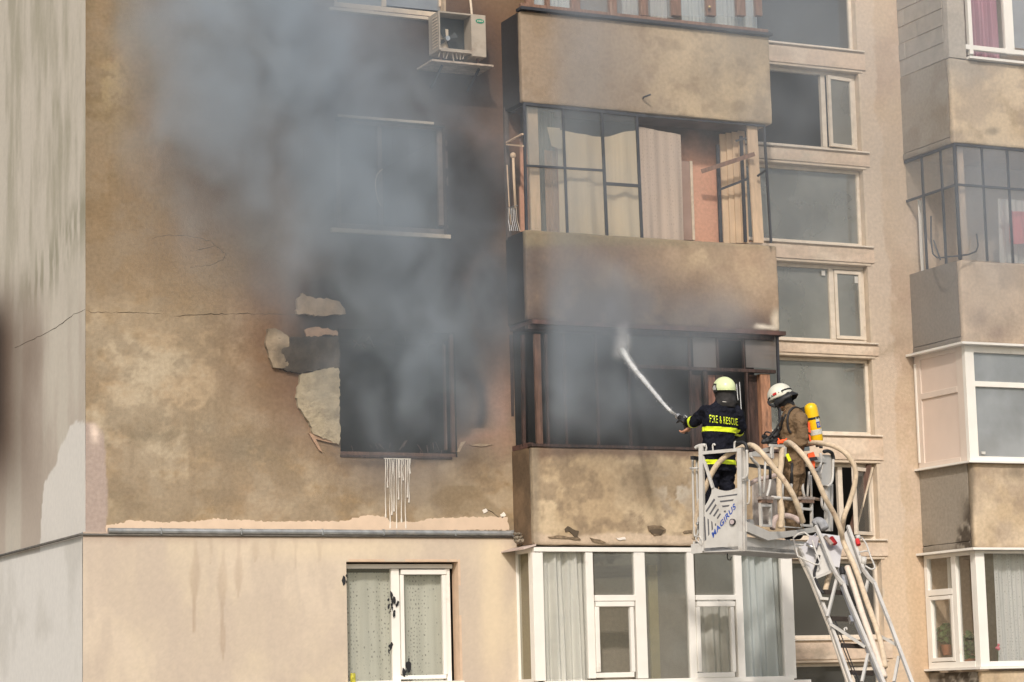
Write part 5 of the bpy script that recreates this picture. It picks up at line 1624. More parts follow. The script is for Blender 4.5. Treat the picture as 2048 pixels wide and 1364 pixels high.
bar_on(pa, [(612, 440), (618, 1262)], 0.040, 0.05, 'corner_post', WHITEPAINT, -0.02, crop=oa)
def pipe(f, pts, r, name, m=WHITEPAINT, off=0.02, crop=None, parent=bk, sm=5):
    return tubeo(name, [f(*(crop(*p) if crop else p), off) for p in pts], r, m, parent, seg=8, smooth=sm)
pipe(pa, [(78, 240), (70, 210), (45, 200), (32, 225), (34, 500), (42, 800), (50, 1060), (66, 1090), (86, 1070), (92, 960), (84, 600), (76, 300), (78, 240)], 0.013, 'side_handrail', crop=oa, off=-0.12)
pipe(pa, [(0, 322), (92, 320)], 0.012, 'handrail_bracket', crop=oa, off=-0.06)
pipe(pa, [(98, 950), (78, 955)], 0.02, 'handrail_bracket', STEEL, crop=oa, off=-0.06)
pipe(pa, [(62, 92), (85, 75), (130, 62), (178, 60)], 0.022, 'corner_cap', crop=oa, off=0.0)
pipe(pa, [(262, 120), (258, 60), (275, 45), (285, 62)], 0.010, 'hook', crop=oa, off=0.0)
pipe(pa, [(178, 120), (188, 90), (186, 45)], 0.011, 'hook', crop=oa, off=0.0)
pipe(pa, [(505, 115), (505, 40), (515, 22), (530, 30)], 0.012, 'hook', crop=oa, off=0.0)
pipe(pa, [(528, 34), (580, 26), (622, 40), (642, 75), (646, 112)], 0.020, 'black_grip', RUBBER, crop=oa, off=0.04)
pipe(pa, [(646, 112), (650, 250), (650, 380), (630, 425), (598, 440)], 0.015, 'grip_pipe', crop=oa, off=0.05)
pipe(pa, [(620, 455), (662, 455), (672, 500), (672, 680), (655, 725), (600, 728)], 0.012, 'door_loop', crop=oa, off=-0.06)
pipe(pa, [(70, 1100), (110, 1098), (140, 1150), (136, 1200), (66, 1130), (70, 1100)], 0.008, 'tie_ring', crop=oa, off=0.03, sm=0)
# floor tray and skirt of the long side
FZ0, FZ1 = pb(1484, 1101).z, pb(1484, 1073).z
LB = (pb(1664, 1075) - CB).dot(Bax)
WA = (pa(1386, 1106) - CB).dot(Aax)
bm = bmesh.new()
q = [CB + Bax * 0.0, CB + Bax * LB, CB + Bax * LB + Aax * WA, CB + Aax * WA]
q = [Vector((p.x, p.y, FZ0 + 0.012)) for p in q]
prism(bm, q, Vector((0, 0, -1)), 0.04)
emit('floor_plate', bm, mat('floor_plate_metal', (0.33, 0.33, 0.34), 0.5, var=0.15, metal=0.3), bk)
bm = bmesh.new()
q2 = [CB + Bax * 0.02 - Aax * 0.0, CB + Bax * (LB * 0.94), CB + Bax * (LB * 0.94) - Aax * 0.0, CB]
beam(bm, Vector((CB.x, CB.y, (FZ0 + FZ1) / 2)) - nB * 0.015 + Bax * 0.03, Vector((CB.x, CB.y, (FZ0 + FZ1) / 2)) - nB * 0.015 + Bax * LB * 0.97, 0.03, FZ1 - FZ0, up=UP)
emit('side_skirt', bm, WHITEPAINT, bk)
bm = bmesh.new()
lip = CB + Aax * (WA - 0.02)
beam(bm, Vector((lip.x, lip.y, FZ0 + 0.075)) + nA * 0.01, Vector((lip.x, lip.y, FZ0 + 0.075)) - nA * LB * 0.9, 0.02, 0.12, up=UP)
beam(bm, pa(1383, 1098, 0.02), pa(1404, 1096, 0.02), 0.11, 0.02, up=nA)
emit('floor_lip', bm, WHITEPAINT, bk)
pipe(pa, [(1455, 1107), (1455, 1117), (1460, 1120), (1463, 1114)], 0.006, 'hanging_hook', RUBBER, off=-0.2)
# bent lower beam
slab_on(pb, [(78, 925), (335, 1040), (500, 1040), (680, 1020), (860, 985), (880, 1040), (690, 1078), (320, 1142), (84, 1040)], nB, 0.06, 'bent_beam', WHITEPAINT, bk, 0.07, ob)
# rails and posts of the long side
bar_on(pb, [(120, 160), (375, 180)], 0.045, 0.03, 'upper_bar', WHITEPAINT, 0.02, crop=ob)
bar_on(pb, [(118, 170), (340, 100)], 0.045, 0.04, 'far_bar', WHITEPAINT, -0.2, crop=ob)
bar_on(pb, [(340, 60), (560, 74)], 0.030, 0.03, 'top_rail', WHITEPAINT, 0.02, crop=ob)
bar_on(pb, [(365, 62), (360, 210)], 0.040, 0.03, 'hinge_post', WHITEPAINT, 0.03, crop=ob)
bar_on(pb, [(508, 80), (506, 190)], 0.042, 0.03, 'hinge_post', WHITEPAINT, 0.03, crop=ob)
bar_on(pb, [(598, 110), (596, 215)], 0.040, 0.03, 'hinge_post', WHITEPAINT, 0.03, crop=ob)
bar_on(pb, [(750, 205), (965, 235)], 0.055, 0.04, 'upper_bar', WHITEPAINT, 0.02, crop=ob)
bar_on(pb, [(680, 95), (775, 100)], 0.05, 0.04, 'clamp', STEEL, 0.02, crop=ob)
slab_on(pb, [(955, 165), (1045, 175), (1050, 520), (930, 515), (925, 380), (960, 240)], nB, 0.06, 'box_post', WHITEPAINT, bk, 0.03, ob)
bar_on(pb, [(988, 510), (990, 1035)], 0.055, 0.05, 'gate_post', WHITEPAINT, 0.0, crop=ob)
bar_on(pb, [(1035, 500), (1032, 1035)], 0.035, 0.04, 'gate_post', WHITEPAINT, -0.05, crop=ob)
pipe(pb, [(955, 132), (1000, 125), (1040, 145), (1058, 185), (1060, 215)], 0.022, 'black_grip', RUBBER, crop=ob, off=0.05)
pipe(pb, [(1060, 215), (1056, 350), (1050, 450), (1025, 505), (995, 525)], 0.016, 'grip_pipe', crop=ob, off=0.05)
pipe(pb, [(930, 640), (930, 730), (950, 780), (975, 800)], 0.016, 'lower_pipe', crop=ob, off=0.05)
pipe(pb, [(125, 190), (150, 230), (205, 290), (220, 350), (224, 500), (232, 640)], 0.018, 'bent_pipe', crop=ob, off=0.04)
pipe(pb, [(288, 235), (282, 400), (266, 610)], 0.014, 'bent_pipe', crop=ob, off=0.0, sm=0)
pipe(pb, [(345, 290), (343, 450)], 0.017, 'rubber_sleeve', RUBBER, crop=ob, off=0.04, sm=0)
pipe(pb, [(343, 450), (340, 500), (325, 570), (305, 640)], 0.016, 'bent_pipe', crop=ob, off=0.04)
pipe(pb, [(592, 215), (586, 500)], 0.020, 'rubber_sleeve', RUBBER, crop=ob, off=0.04, sm=0)
pipe(pb, [(584, 500), (578, 560)], 0.018, 'bent_pipe', crop=ob, off=0.04, sm=0)
pipe(pb, [(715, 255), (712, 480)], 0.020, 'rubber_sleeve', RUBBER, crop=ob, off=0.04, sm=0)
pipe(pb, [(710, 480), (712, 560), (732, 645)], 0.018, 'bent_pipe', crop=ob, off=0.04)
pipe(pb, [(510, 200), (500, 420)], 0.020, 'rubber_sleeve', RUBBER, crop=ob, off=-0.3, sm=0)
pipe(pb, [(786, 360), (776, 500), (765, 640)], 0.014, 'bent_pipe', crop=ob, off=0.03, sm=0)
pipe(pb, [(800, 400), (808, 560), (812, 700)], 0.016, 'bent_pipe', crop=ob, off=0.03, sm=0)
pipe(pb, [(486, 450), (484, 650)], 0.015, 'bent_pipe', crop=ob, off=-0.05, sm=0)
pipe(pb, [(915, 150), (918, 260), (890, 320), (850, 350)], 0.016, 'bent_pipe', crop=ob, off=0.03)
pipe(pb, [(360, 652), (560, 668), (700, 680)], 0.020, 'knee_rail', crop=ob, off=0.02, sm=0)
pipe(pb, [(760, 655), (915, 678)], 0.018, 'knee_rail', mat('rusty_rail', (0.40, 0.28, 0.2), 0.7, var=0.4), crop=ob, off=0.0, sm=0)
for a, b in ((228, 350), (692, 818)):
    bar_on(pb, [(a, 690), (a + 12, 975)], 0.032, 0.03, 'step_frame', WHITEPAINT, 0.05, crop=ob)
    bar_on(pb, [(b - 6, 690), (b - 4, 975)], 0.030, 0.03, 'step_frame', WHITEPAINT, 0.052, crop=ob)
    bar_on(pb, [(a, 745 if a < 500 else 780), (b, 745 if a < 500 else 790)], 0.028, 0.03, 'step_frame', WHITEPAINT, 0.054, crop=ob)
    bar_on(pb, [(a + 10, 970), (b, 975)], 0.026, 0.03, 'step_frame', WHITEPAINT, 0.056, crop=ob)
    bar_on(pb, [(a - 14, 660), (b + 14, 664)], 0.030, 0.05, 'hinge_plate', mat('worn_steel', (0.35, 0.29, 0.25), 0.6, var=0.4, scale=30), 0.06, crop=ob)
    bar_on(pb, [(a - 4, 690), (b + 4, 696)], 0.045, 0.05, 'hinge_block', mat('rusty_hinge', (0.22, 0.14, 0.10), 0.8, var=0.5, scale=40), 0.055, crop=ob)
bar_on(pb, [(490, 985), (700, 1000)], 0.012, 0.02, 'toe_board', WHITEPAINT, 0.03, crop=ob)
slab_on(pb, [(150, 500), (420, 430), (430, 860), (350, 990), (165, 960)], nB, 0.02, 'equipment_board', mat('worn_board', (0.47, 0.42, 0.38), 0.8, var=0.2, scale=12, dirt=(0.3, 0.22, 0.18), dirt_amt=0.3), bk, -0.35, ob)
slab_on(pb, [(120, 900), (150, 905), (160, 960), (110, 950)], nB, 0.05, 'small_block', STEEL, bk, 0.0, ob)
# far side rail of the basket behind the men
for t in (0.0, 0.5, 1.0):
    base = CB + Aax * (WA - 0.03) + Bax * (LB * t)
    bm = bmesh.new(); beam(bm, Vector((base.x, base.y, FZ0 + 0.02)), Vector((base.x, base.y, FZ0 + 1.08)), 0.04)
    if t > 0: emit('far_post', bm, WHITEPAINT, bk)
    else: bm.free()
b0 = CB + Aax * (WA - 0.03)
bm = bmesh.new(); beam(bm, Vector((b0.x, b0.y, FZ0 + 1.08)), Vector((b0.x, b0.y, FZ0 + 1.08)) + Bax * LB, 0.04); emit('far_rail', bm, RUBBER, bk)

# ------------------------------------------------------------------ aerial ladder
def oc(x, y):
    return (1560 + x / 4.211, 1040 + y / 4.211)
SL = -0.0
def lp(x, y, off=0.0):
    """ladder points: the ladder comes down towards the viewer, so depth shrinks with the picture height"""
    px, py = oc(x, y)
    return HP(px, py, 0.75 + (1052 - py) / 312 * 1.5 + off)
lad = thing('aerial_ladder', HP(1790, 1364, -0.9), 'white aerial ladder with dark rungs and hoses, rising from the lower right to the basket', 'aerial ladder')
def lbar(name, pts, w, m=WHITEPAINT, off=0.0, d=None, ext=0.0):
    q = [lp(*p, off) for p in pts]
    if ext:
        q.append(q[-1] + (q[-1] - q[-2]).normalized() * ext)
    bm = bmesh.new()
    for a, b in zip(q, q[1:]):
        beam(bm, a, b, w, d or w)
    return emit(name, bm, m, lad)
EXT = 7.0
lbar('lower_rail', [(160, 230), (280, 500), (430, 880), (598, 1364)], 0.032, off=0.0, ext=EXT)
lbar('lower_rail', [(130, 240), (255, 500), (405, 880), (568, 1364)], 0.028, mat('shaded_rail', (0.6, 0.55, 0.48), 0.4, var=0.08, dirt=(0.4, 0.3, 0.22), dirt_amt=0.2), off=0.06, ext=EXT)
lbar('upper_rail', [(300, 50), (345, 150), (440, 390), (480, 470), (535, 540), (560, 620), (660, 860), (870, 1364)], 0.036, off=-0.10, ext=EXT)
lbar('upper_rail', [(572, 50), (640, 240), (700, 410), (740, 470), (795, 530), (850, 680), (930, 880), (1110, 1364)], 0.036, off=-0.05, ext=EXT)
lbar('far_lower_rail', [(500, 480), (640, 860), (850, 1364)], 0.04, off=0.18, ext=EXT)
def lplate(name, pts, off, m=WHITEPAINT, t=0.012, parent=lad):
    q = [lp(*p, off) for p in pts]
    n = (q[1] - q[0]).cross(q[2] - q[0]).normalized()
    if n.dot(Fv) > 0: n = -n
    bm = bmesh.new(); prism(bm, q, n, t); return emit(name, bm, m, parent)
lplate('head_plate', [(310, 240), (345, 190), (435, 430), (280, 495), (270, 440)], 0.03)
lplate('head_plate', [(165, 235), (300, 110), (340, 240), (330, 360), (285, 430), (262, 470)], 0.08, mat('shaded_plate', (0.5, 0.5, 0.52), 0.5, var=0.1))
lplate('head_plate', [(570, 75), (640, 250), (705, 425), (660, 470), (610, 380), (560, 250), (520, 140)], 0.02)
lplate('cross_plate', [(330, 110), (560, 140), (520, 260), (500, 400), (420, 380), (360, 240)], 0.12, mat('shaded_plate'))
lbar('lower_cross_bar', [(280, 495), (440, 430)], 0.028, off=-0.02)
for i, (x0, y0, x1, y1) in enumerate(((368, 605, 528, 612), (428, 830, 592, 836), (520, 1056, 706, 1064), (592, 1284, 780, 1292))):
    bm = bmesh.new(); beam(bm, lp(x0, y0, 0.02), lp(x1, y1, 0.1), 0.06, 0.05, up=UP); emit('rung', bm, DARKSTEP, lad)
for k in range(1, 15):
    a, b = lp(592, 1284, 0.02), lp(780, 1292, 0.1)
    dl = (lp(598, 1364) - lp(430, 880)).normalized() * 0.30 * k
    if k % 1 == 0:
        bm = bmesh.new(); beam(bm, a + dl, b + dl, 0.06, 0.05, up=UP); emit('rung', bm, DARKSTEP, lad)
for q, off in (([(480, 490), (400, 815)], -0.05), ([(425, 875), (720, 1070)], -0.06), ([(742, 1130), (690, 1364)], -0.08), ([(750, 480), (710, 640)], 0.0), ([(822, 965), (1000, 1062)], 0.02), ([(1000, 1150), (960, 1364)], 0.02)):
    lbar('truss_brace', q, 0.030, off=off)
bm = bmesh.new(); tube(bm, [lp(530, 560, -0.02), lp(640, 840, -0.02), lp(860, 1364, -0.02), lp(860, 1364, -0.02) + (lp(860, 1364) - lp(640, 840)).normalized() * EXT], 0.034, 12); emit('grey_conduit', bm, TUBEGREY, lad, smooth=True)
bm = bmesh.new(); tube(bm, [lp(515, 420, 0.05), lp(540, 560, 0.05)], 0.05, 10); emit('lamp_housing', bm, STEEL, lad)
bm = bmesh.new(); tube(bm, [lp(520, 405, 0.0), lp(528, 460, 0.0)], 0.032, 10); emit('black_cap', bm, RUBBER, lad)
tubeo('cable', [lp(330, 300, -0.02), lp(300, 400, -0.02), lp(290, 470, -0.02), lp(330, 570, -0.02), lp(370, 620, -0.0)], 0.016, RUBBER, lad)
tubeo('cable', [lp(440, 850, 0), lp(500, 1000, 0), (lp(620, 1300, 0)), lp(660, 1400, 0)], 0.006, RUBBER, lad)
tubeo('cable', [lp(465, 850, 0), lp(530, 1010, 0), (lp(640, 1300, 0)), lp(680, 1400, 0)], 0.006, RUBBER, lad)
bm = bmesh.new()
for k in range(14):                              # drag chain
    p = lp(575 + k * 4.5, 560 + k * 12, 0.0)
    s = bmesh.ops.create_icosphere(bm, subdivisions=1, radius=0.014)
    bmesh.ops.translate(bm, verts=s['verts'], vec=p)
o = emit('drag_chain', bm, RUBBER, lad); o['kind'] = 'stuff'
tubeo('foot_guard', [lp(*p, -0.12) for p in ((112, 150), (160, 112), (205, 103), (265, 150), (300, 260), (338, 355), (325, 376), (290, 372), (150, 305), (112, 160))], 0.010, WHITEPAINT, lad, smooth=0)
tubeo('foot_guard', [lp(*p, -0.12) for p in ((690, 150), (730, 210), (760, 300), (798, 390), (785, 412), (760, 412), (718, 385))], 0.010, WHITEPAINT, lad, smooth=3)
tubeo('foot_guard', [lp(*p, -0.12) for p in ((668, 272), (710, 262), (745, 262))], 0.010, WHITEPAINT, lad, smooth=0)
tubeo('foot_guard', [lp(*p, -0.12) for p in ((128, 205), (200, 210))], 0.010, WHITEPAINT, lad, smooth=0)
bm = bmesh.new()
c = lp(240, 175, -0.05); beam(bm, c, lp(320, 190, -0.05), 0.14, 0.12, up=UP); emit('junction_box', bm, mat('lilac_grey_box', (0.42, 0.40, 0.43), 0.6, var=0.15), lad)
bm = bmesh.new(); tube(bm, [lp(225, 205, -0.1), lp(300, 240, -0.1)], 0.02, 8); emit('junction_lever', bm, STEEL, lad, smooth=True)
bm = bmesh.new(); tube(bm, [lp(430, 150, 0.0), lp(465, 200, 0.0)], 0.03, 8); emit('red_valve', bm, RED, lad)
bm = bmesh.new(); tube(bm, [lp(380, 140, 0), lp(440, 210, 0)], 0.028, 8); emit('brown_lever', bm, mat('worn_steel'), lad)
bm = bmesh.new(); tube(bm, [lp(650, 165, -0.1), lp(662, 210, -0.1)], 0.026, 10); emit('red_valve', bm, RED, lad)
bm = bmesh.new(); tube(bm, [lp(640, 150, -0.06), lp(672, 142, -0.06)], 0.03, 10); emit('white_coupling', bm, WHITEPAINT, lad, smooth=True)
bm = bmesh.new(); tube(bm, [lp(680, 345, -0.05), lp(725, 350, -0.05)], 0.055, 14); emit('round_lamp', bm, WHITEPAINT, lad, smooth=True)
bm = bmesh.new(); beam(bm, lp(335, 660, -0.03), lp(405, 665, -0.03), 0.12, 0.03, up=UP); emit('bracket_plate', bm, WHITEPAINT, lad)
tubeo('lug', [lp(545, 935, -0.06), lp(542, 915, -0.06), lp(560, 905, -0.06), (lp(562, 925, -0.06))], 0.009, WHITEPAINT, lad, smooth=2)
bm = bmesh.new(); beam(bm, lp(585, 815, -0.06), lp(605, 865, -0.06), 0.03, 0.05); emit('rung_bracket', bm, STEEL, lad)
tubeo('curved_hood', [HP(*ob(850, 960), 0.9), HP(*ob(880, 925), 0.9), HP(*ob(930, 940), 0.85), HP(*ob(965, 1010), 0.8)], 0.05, mat('grey_canvas', (0.33, 0.34, 0.36), 0.8, var=0.3, scale=14), lad)

# the ladder truck far below is out of the frame: its turntable and body carry the ladder
trk_end = lp(598, 1364) + (lp(598, 1364) - lp(430, 880)).normalized() * 6.2

# ------------------------------------------------------------------ hoses
def hose(label, pts, r, m=HOSE, ext=0.0):
    q = smooth_path(pts, 8)
    if ext:
        q.append(q[-1] + (q[-1] - q[-2]).normalized() * ext)
    h = thing('fire_hose', pts[-1], label, 'fire hose', 'hoses running up the ladder into the basket')
    bm = bmesh.new()
    tube(bm, q, r, 12, rfun=lambda t: r * (1 + 0.025 * math.sin(t * 40)))
    emit('hose_line', bm, m, h, smooth=True)
    return h
def hb(x, y, d):
    return HP(*ob(x, y), d)
hose('hose from the basket corner down to the middle of the ladder head', [hb(100, 60, 0.15), hb(160, 70, 0.0), hb(260, 160, -0.1), hb(380, 310, -0.12), hb(500, 460, -0.12), hb(600, 620, -0.1), hb(670, 790, -0.05), hb(715, 930, 0.05)], 0.031)
hose('hose arching over the basket rail and running down along the ladder', [hb(520, 40, 0.75), hb(560, 30, 0.55), hb(640, 90, 0.3), hb(760, 230, 0.2), hb(870, 430, 0.2), hb(960, 640, 0.2), hb(1080, 860, 0.3), hb(1150, 1040, 0.35), lp(540, 200, -0.15), lp(640, 420, -0.14), lp(730, 680, -0.12), lp(810, 900, -0.1), lp(860, 1080, -0.1), lp(885, 1240, -0.1)], 0.030)
hose('hose looping in a wide arc over the basket and crossing behind the ladder', [hb(700, 60, 1.3), hb(780, 35, 1.2), hb(920, 35, 1.0), hb(1080, 75, 0.85), hb(1220, 170, 0.8), hb(1310, 330, 0.8), hb(1300, 520, 0.8), hb(1240, 720, 0.8), hb(1180, 880, 0.75), lp(520, 120, 0.2), lp(480, 280, 0.2), lp(420, 450, 0.2), lp(380, 600, 0.2)], 0.030)
hose('pale hose lying beside the grey conduit on the lower ladder', [lp(565, 395, -0.06), lp(610, 520, -0.07), lp(690, 780, -0.08), lp(760, 980, -0.08), lp(830, 1180, -0.08), lp(880, 1325, -0.08)], 0.034, mat('whitish_hose', (0.66, 0.57, 0.48), 0.8, var=0.1, scale=14, bump=0.3, dirt=(0.4, 0.3, 0.25), dirt_amt=0.1))
hose('hose passing behind the end panel beside the dark clad firefighter', [HP(*oa(50, 1130), 0.55), HP(*oa(90, 800), 0.5), HP(*oa(170, 560), 0.42), HP(*oa(280, 320), 0.35), HP(*oa(400, 190), 0.3), HP(*oa(520, 120), 0.25), HP(*oa(620, 70), 0.2)], 0.031)
hose('hose hanging upright in the middle of the basket', [hb(475, 90, 1.0), hb(470, 250, 0.95), hb(445, 450, 0.9), hb(450, 650, 0.85), hb(475, 800, 0.8), hb(460, 1000, 0.75)], 0.034)
hose('pinkish hose crossing low behind the first hinge frame', [hb(110, 500, 0.5), hb(200, 450, 0.6), hb(300, 430, 0.7), hb(400, 400, 0.8)], 0.026, HOSEB)
hose('hose coiled on the basket floor', [hb(370, 1010, 0.7), hb(385, 930, 0.75), hb(420, 880, 0.8), hb(520, 860, 0.9), hb(620, 885, 0.95), hb(680, 930, 0.9)], 0.032, HOSEB)

# ------------------------------------------------------------------ people
def ellring(bm, c, ax_u, ax_v, ru, rv, seg=20):
    return [bm.verts.new(c + ax_u * math.cos(a) * ru + ax_v * math.sin(a) * rv) for a in [2 * math.pi * k / seg for k in range(seg)]]
def loft(bm, rings):
    seg = len(rings[0])
    for a, b in zip(rings, rings[1:]):
        for k in range(seg):
            bm.faces.new((a[k], a[(k + 1) % seg], b[(k + 1) % seg], b[k]))
    bm.faces.new(rings[0][::-1]); bm.faces.new(rings[-1])
def capsule(bm, p, q, r0, r1):
    d = (q - p).normalized()
    u, v = frame_axes(d)
    rs = []
    for t, s in ((-1.0, 0.05), (-0.7, 0.7), (0.0, 1.0)):
        rs.append(ellring(bm, p + d * r0 * t, u, v, r0 * s, r0 * s, 14))
    for t, s in ((0.0, 1.0), (0.7, 0.7), (1.0, 0.05)):
        rs.append(ellring(bm, q + d * r1 * t, u, v, r1 * s, r1 * s, 14))
    loft(bm, rs)
def body_mesh(build, voxel=0.013, smooth=3, wr=0.0, seed=0):
    bm = bmesh.new(); build(bm)
    bmesh.ops.recalc_face_normals(bm, faces=bm.faces)
    me = bpy.data.meshes.new('tmp'); bm.to_mesh(me); bm.free()
    o = bpy.data.objects.new('tmp', me); COL.objects.link(o)
    m1 = o.modifiers.new('r', 'REMESH'); m1.mode = 'VOXEL'; m1.voxel_size = voxel
    m2 = o.modifiers.new('s', 'SMOOTH'); m2.iterations = smooth; m2.factor = 0.5
    dg = bpy.context.evaluated_depsgraph_get()
    r = bpy.data.meshes.new_from_object(o.evaluated_get(dg))
    bpy.data.objects.remove(o); bpy.data.meshes.remove(me)
    if wr:
        n = len(r.vertices)
        P = np.zeros(n * 3); r.vertices.foreach_get('co', P); P = P.reshape(-1, 3)
        N = np.zeros(n * 3); r.vertices.foreach_get('normal', N); N = N.reshape(-1, 3)
        w = (fbm(P, (9, 9, 16), 3, 70 + seed) - 0.5) + 0.6 * (np.abs(fbm(P, (5, 5, 12), 3, 77 + seed) - 0.5) * -2)
        P = P + N * (w * wr)[:, None]
        r.vertices.foreach_set('co', P.ravel())
    return r
def link_mesh(name, me, mats, parent):
    b = BASE[parent]
    me.transform(Matrix.Translation(-b))
    me.name = name
    for m in mats: me.materials.append(m)
    me.polygons.foreach_set('use_smooth', [True] * len(me.polygons))
    return place(bpy.data.objects.new(name, me), parent)

HMD = 1
def person_frame(yaw_face):
    """forward / side vectors of a body facing yaw (0 = away from the camera, + = turned to the picture's right)"""
    f = Fh * math.cos(yaw_face) + Rh * math.sin(yaw_face)
    s = Rh * math.cos(yaw_face) - Fh * math.sin(yaw_face)
    return f, s

def band_from(me_obj, sel, off, name, m, parent):
    """strip of cloth lying on a body: the chosen faces of the body, lifted off it"""
    src = me_obj.data
    bm = bmesh.new(); bm.from_mesh(src)
    bm.normal_update()
    b = BASE[me_obj]
    kill = [f for f in bm.faces if not sel(f.calc_center_median() + b)]
    bmesh.ops.delete(bm, geom=kill, context='FACES')
    nn = {v: v.normal.copy() for v in bm.verts}
    for v in bm.verts:
        v.co += nn[v] * off
    me = bpy.data.meshes.new(name)
    bm.to_mesh(me); bm.free()
    me.materials.append(m)
    me.polygons.foreach_set('use_smooth', [True] * len(me.polygons))
    o = bpy.data.objects.new(name, me)
    return place(o, parent)

def cut_band(me_obj, p, n, w, lim, off, name, m, parent):
    """clean-edged band: slice the body mesh by two planes and keep what lies between"""
    bm = bmesh.new(); bm.from_mesh(me_obj.data)
    b = BASE[me_obj]
    n = n.normalized()
    bm.faces.ensure_lookup_table()
    kill = [f for f in bm.faces if abs((f.calc_center_median() + b - p).dot(n)) > w * 2 + 0.03 or not lim(f.calc_center_median() + b)]
    bmesh.ops.delete(bm, geom=kill, context='FACES')
    for sgn in (1, -1):
        bmesh.ops.bisect_plane(bm, geom=bm.verts[:] + bm.edges[:] + bm.faces[:], plane_co=p - b + n * (w / 2) * sgn, plane_no=n * sgn, clear_outer=True)
    bm.normal_update()
    nn = {v: v.normal.copy() for v in bm.verts}
    for v in bm.verts:
        v.co += nn[v] * off
    me = bpy.data.meshes.new(name); bm.to_mesh(me); bm.free()
    me.materials.append(m)
    me.polygons.foreach_set('use_smooth', [True] * len(me.polygons))
    return place(bpy.data.objects.new(name, me), parent)

def helmet_mesh(bm, c, up, fw, side, rx, ry, rz, cut_f, cut_b):
    """shell: half ellipsoid whose rim drops lower at the nape than at the brow"""
    seg, rg = 32, 14
    rows = []
    for j in range(rg + 1):
        row = []
        for i in range(seg):
            a = 2 * math.pi * i / seg
            low = cut_f + (cut_b - cut_f) * (0.5 - 0.5 * math.cos(a))
            th = (math.pi / 2 + low) * j / rg
            row.append(c + fw * (math.cos(a) * math.sin(th) * ry) + side * (math.sin(a) * math.sin(th) * rx) + up * (math.cos(th) * rz))
        rows.append(row)
    top = bm.verts.new(rows[0][0])
    vr = [[bm.verts.new(p) for p in r] for r in rows[1:]]
    for i in range(seg):
        bm.faces.new((top, vr[0][i], vr[0][(i + 1) % seg]))
    for a, b in zip(vr, vr[1:]):
        for i in range(seg):
            bm.faces.new((a[i], b[i], b[(i + 1) % seg], a[(i + 1) % seg]))
    # rolled rim and inner shell
    inner = [bm.verts.new(c + (v.co - c) * 0.93 + up * 0.004) for v in vr[-1]]
    deep = [bm.verts.new(c + (v.co - c) * 0.6 + up * 0.05) for v in vr[-1]]
    for i in range(seg):
        bm.faces.new((vr[-1][i], inner[i], inner[(i + 1) % seg], vr[-1][(i + 1) % seg]))
        bm.faces.new((inner[i], deep[i], deep[(i + 1) % seg], inner[(i + 1) % seg]))
    return vr

def hand(bm, wrist, d, palm_n, size=0.19, curl=0.9, side=1):
    """palm and five bent fingers; d = direction of the palm, palm_n = inward normal towards which fingers curl"""
    d = d.normalized(); palm_n = (palm_n - d * palm_n.dot(d)).normalized(); s = d.cross(palm_n) * side
    pe = wrist + d * size * 0.5
    u = s
    rs = []
    for t, w_, h_ in ((0, 0.028, 0.022), (0.3, 0.036, 0.020), (0.8, 0.042, 0.018), (1.0, 0.038, 0.015)):
        rs.append(ellring(bm, wrist + (pe - wrist) * t, u, palm_n, w_, h_, 14))
    loft(bm, rs)
    for k, (L, o) in enumerate(((0.070, -0.030), (0.080, -0.010), (0.075, 0.010), (0.058, 0.029))):
        p = pe + s * o - d * 0.008
        dirn = d.copy()
        r = 0.0095
        for j, frac in enumerate((0.45, 0.32, 0.23)):
            ang = curl * (0.5, 1.0, 0.9)[j]
            dirn = (dirn * math.cos(ang) + palm_n * math.sin(ang)).normalized() if j else (d * math.cos(ang) + palm_n * math.sin(ang)).normalized()
            q = p + dirn * L * frac
            capsule(bm, p, q, r, r * 0.92)
            p = q; r *= 0.92
    p = wrist + d * 0.03 - s * 0.03
    q = p + (d * 0.6 - s * 0.5 + palm_n * 0.5).normalized() * 0.04
    capsule(bm, p, q, 0.013, 0.011)
    capsule(bm, q, q + (d * 0.5 + palm_n * 0.9 + s * 0.1).normalized() * 0.035, 0.011, 0.009)

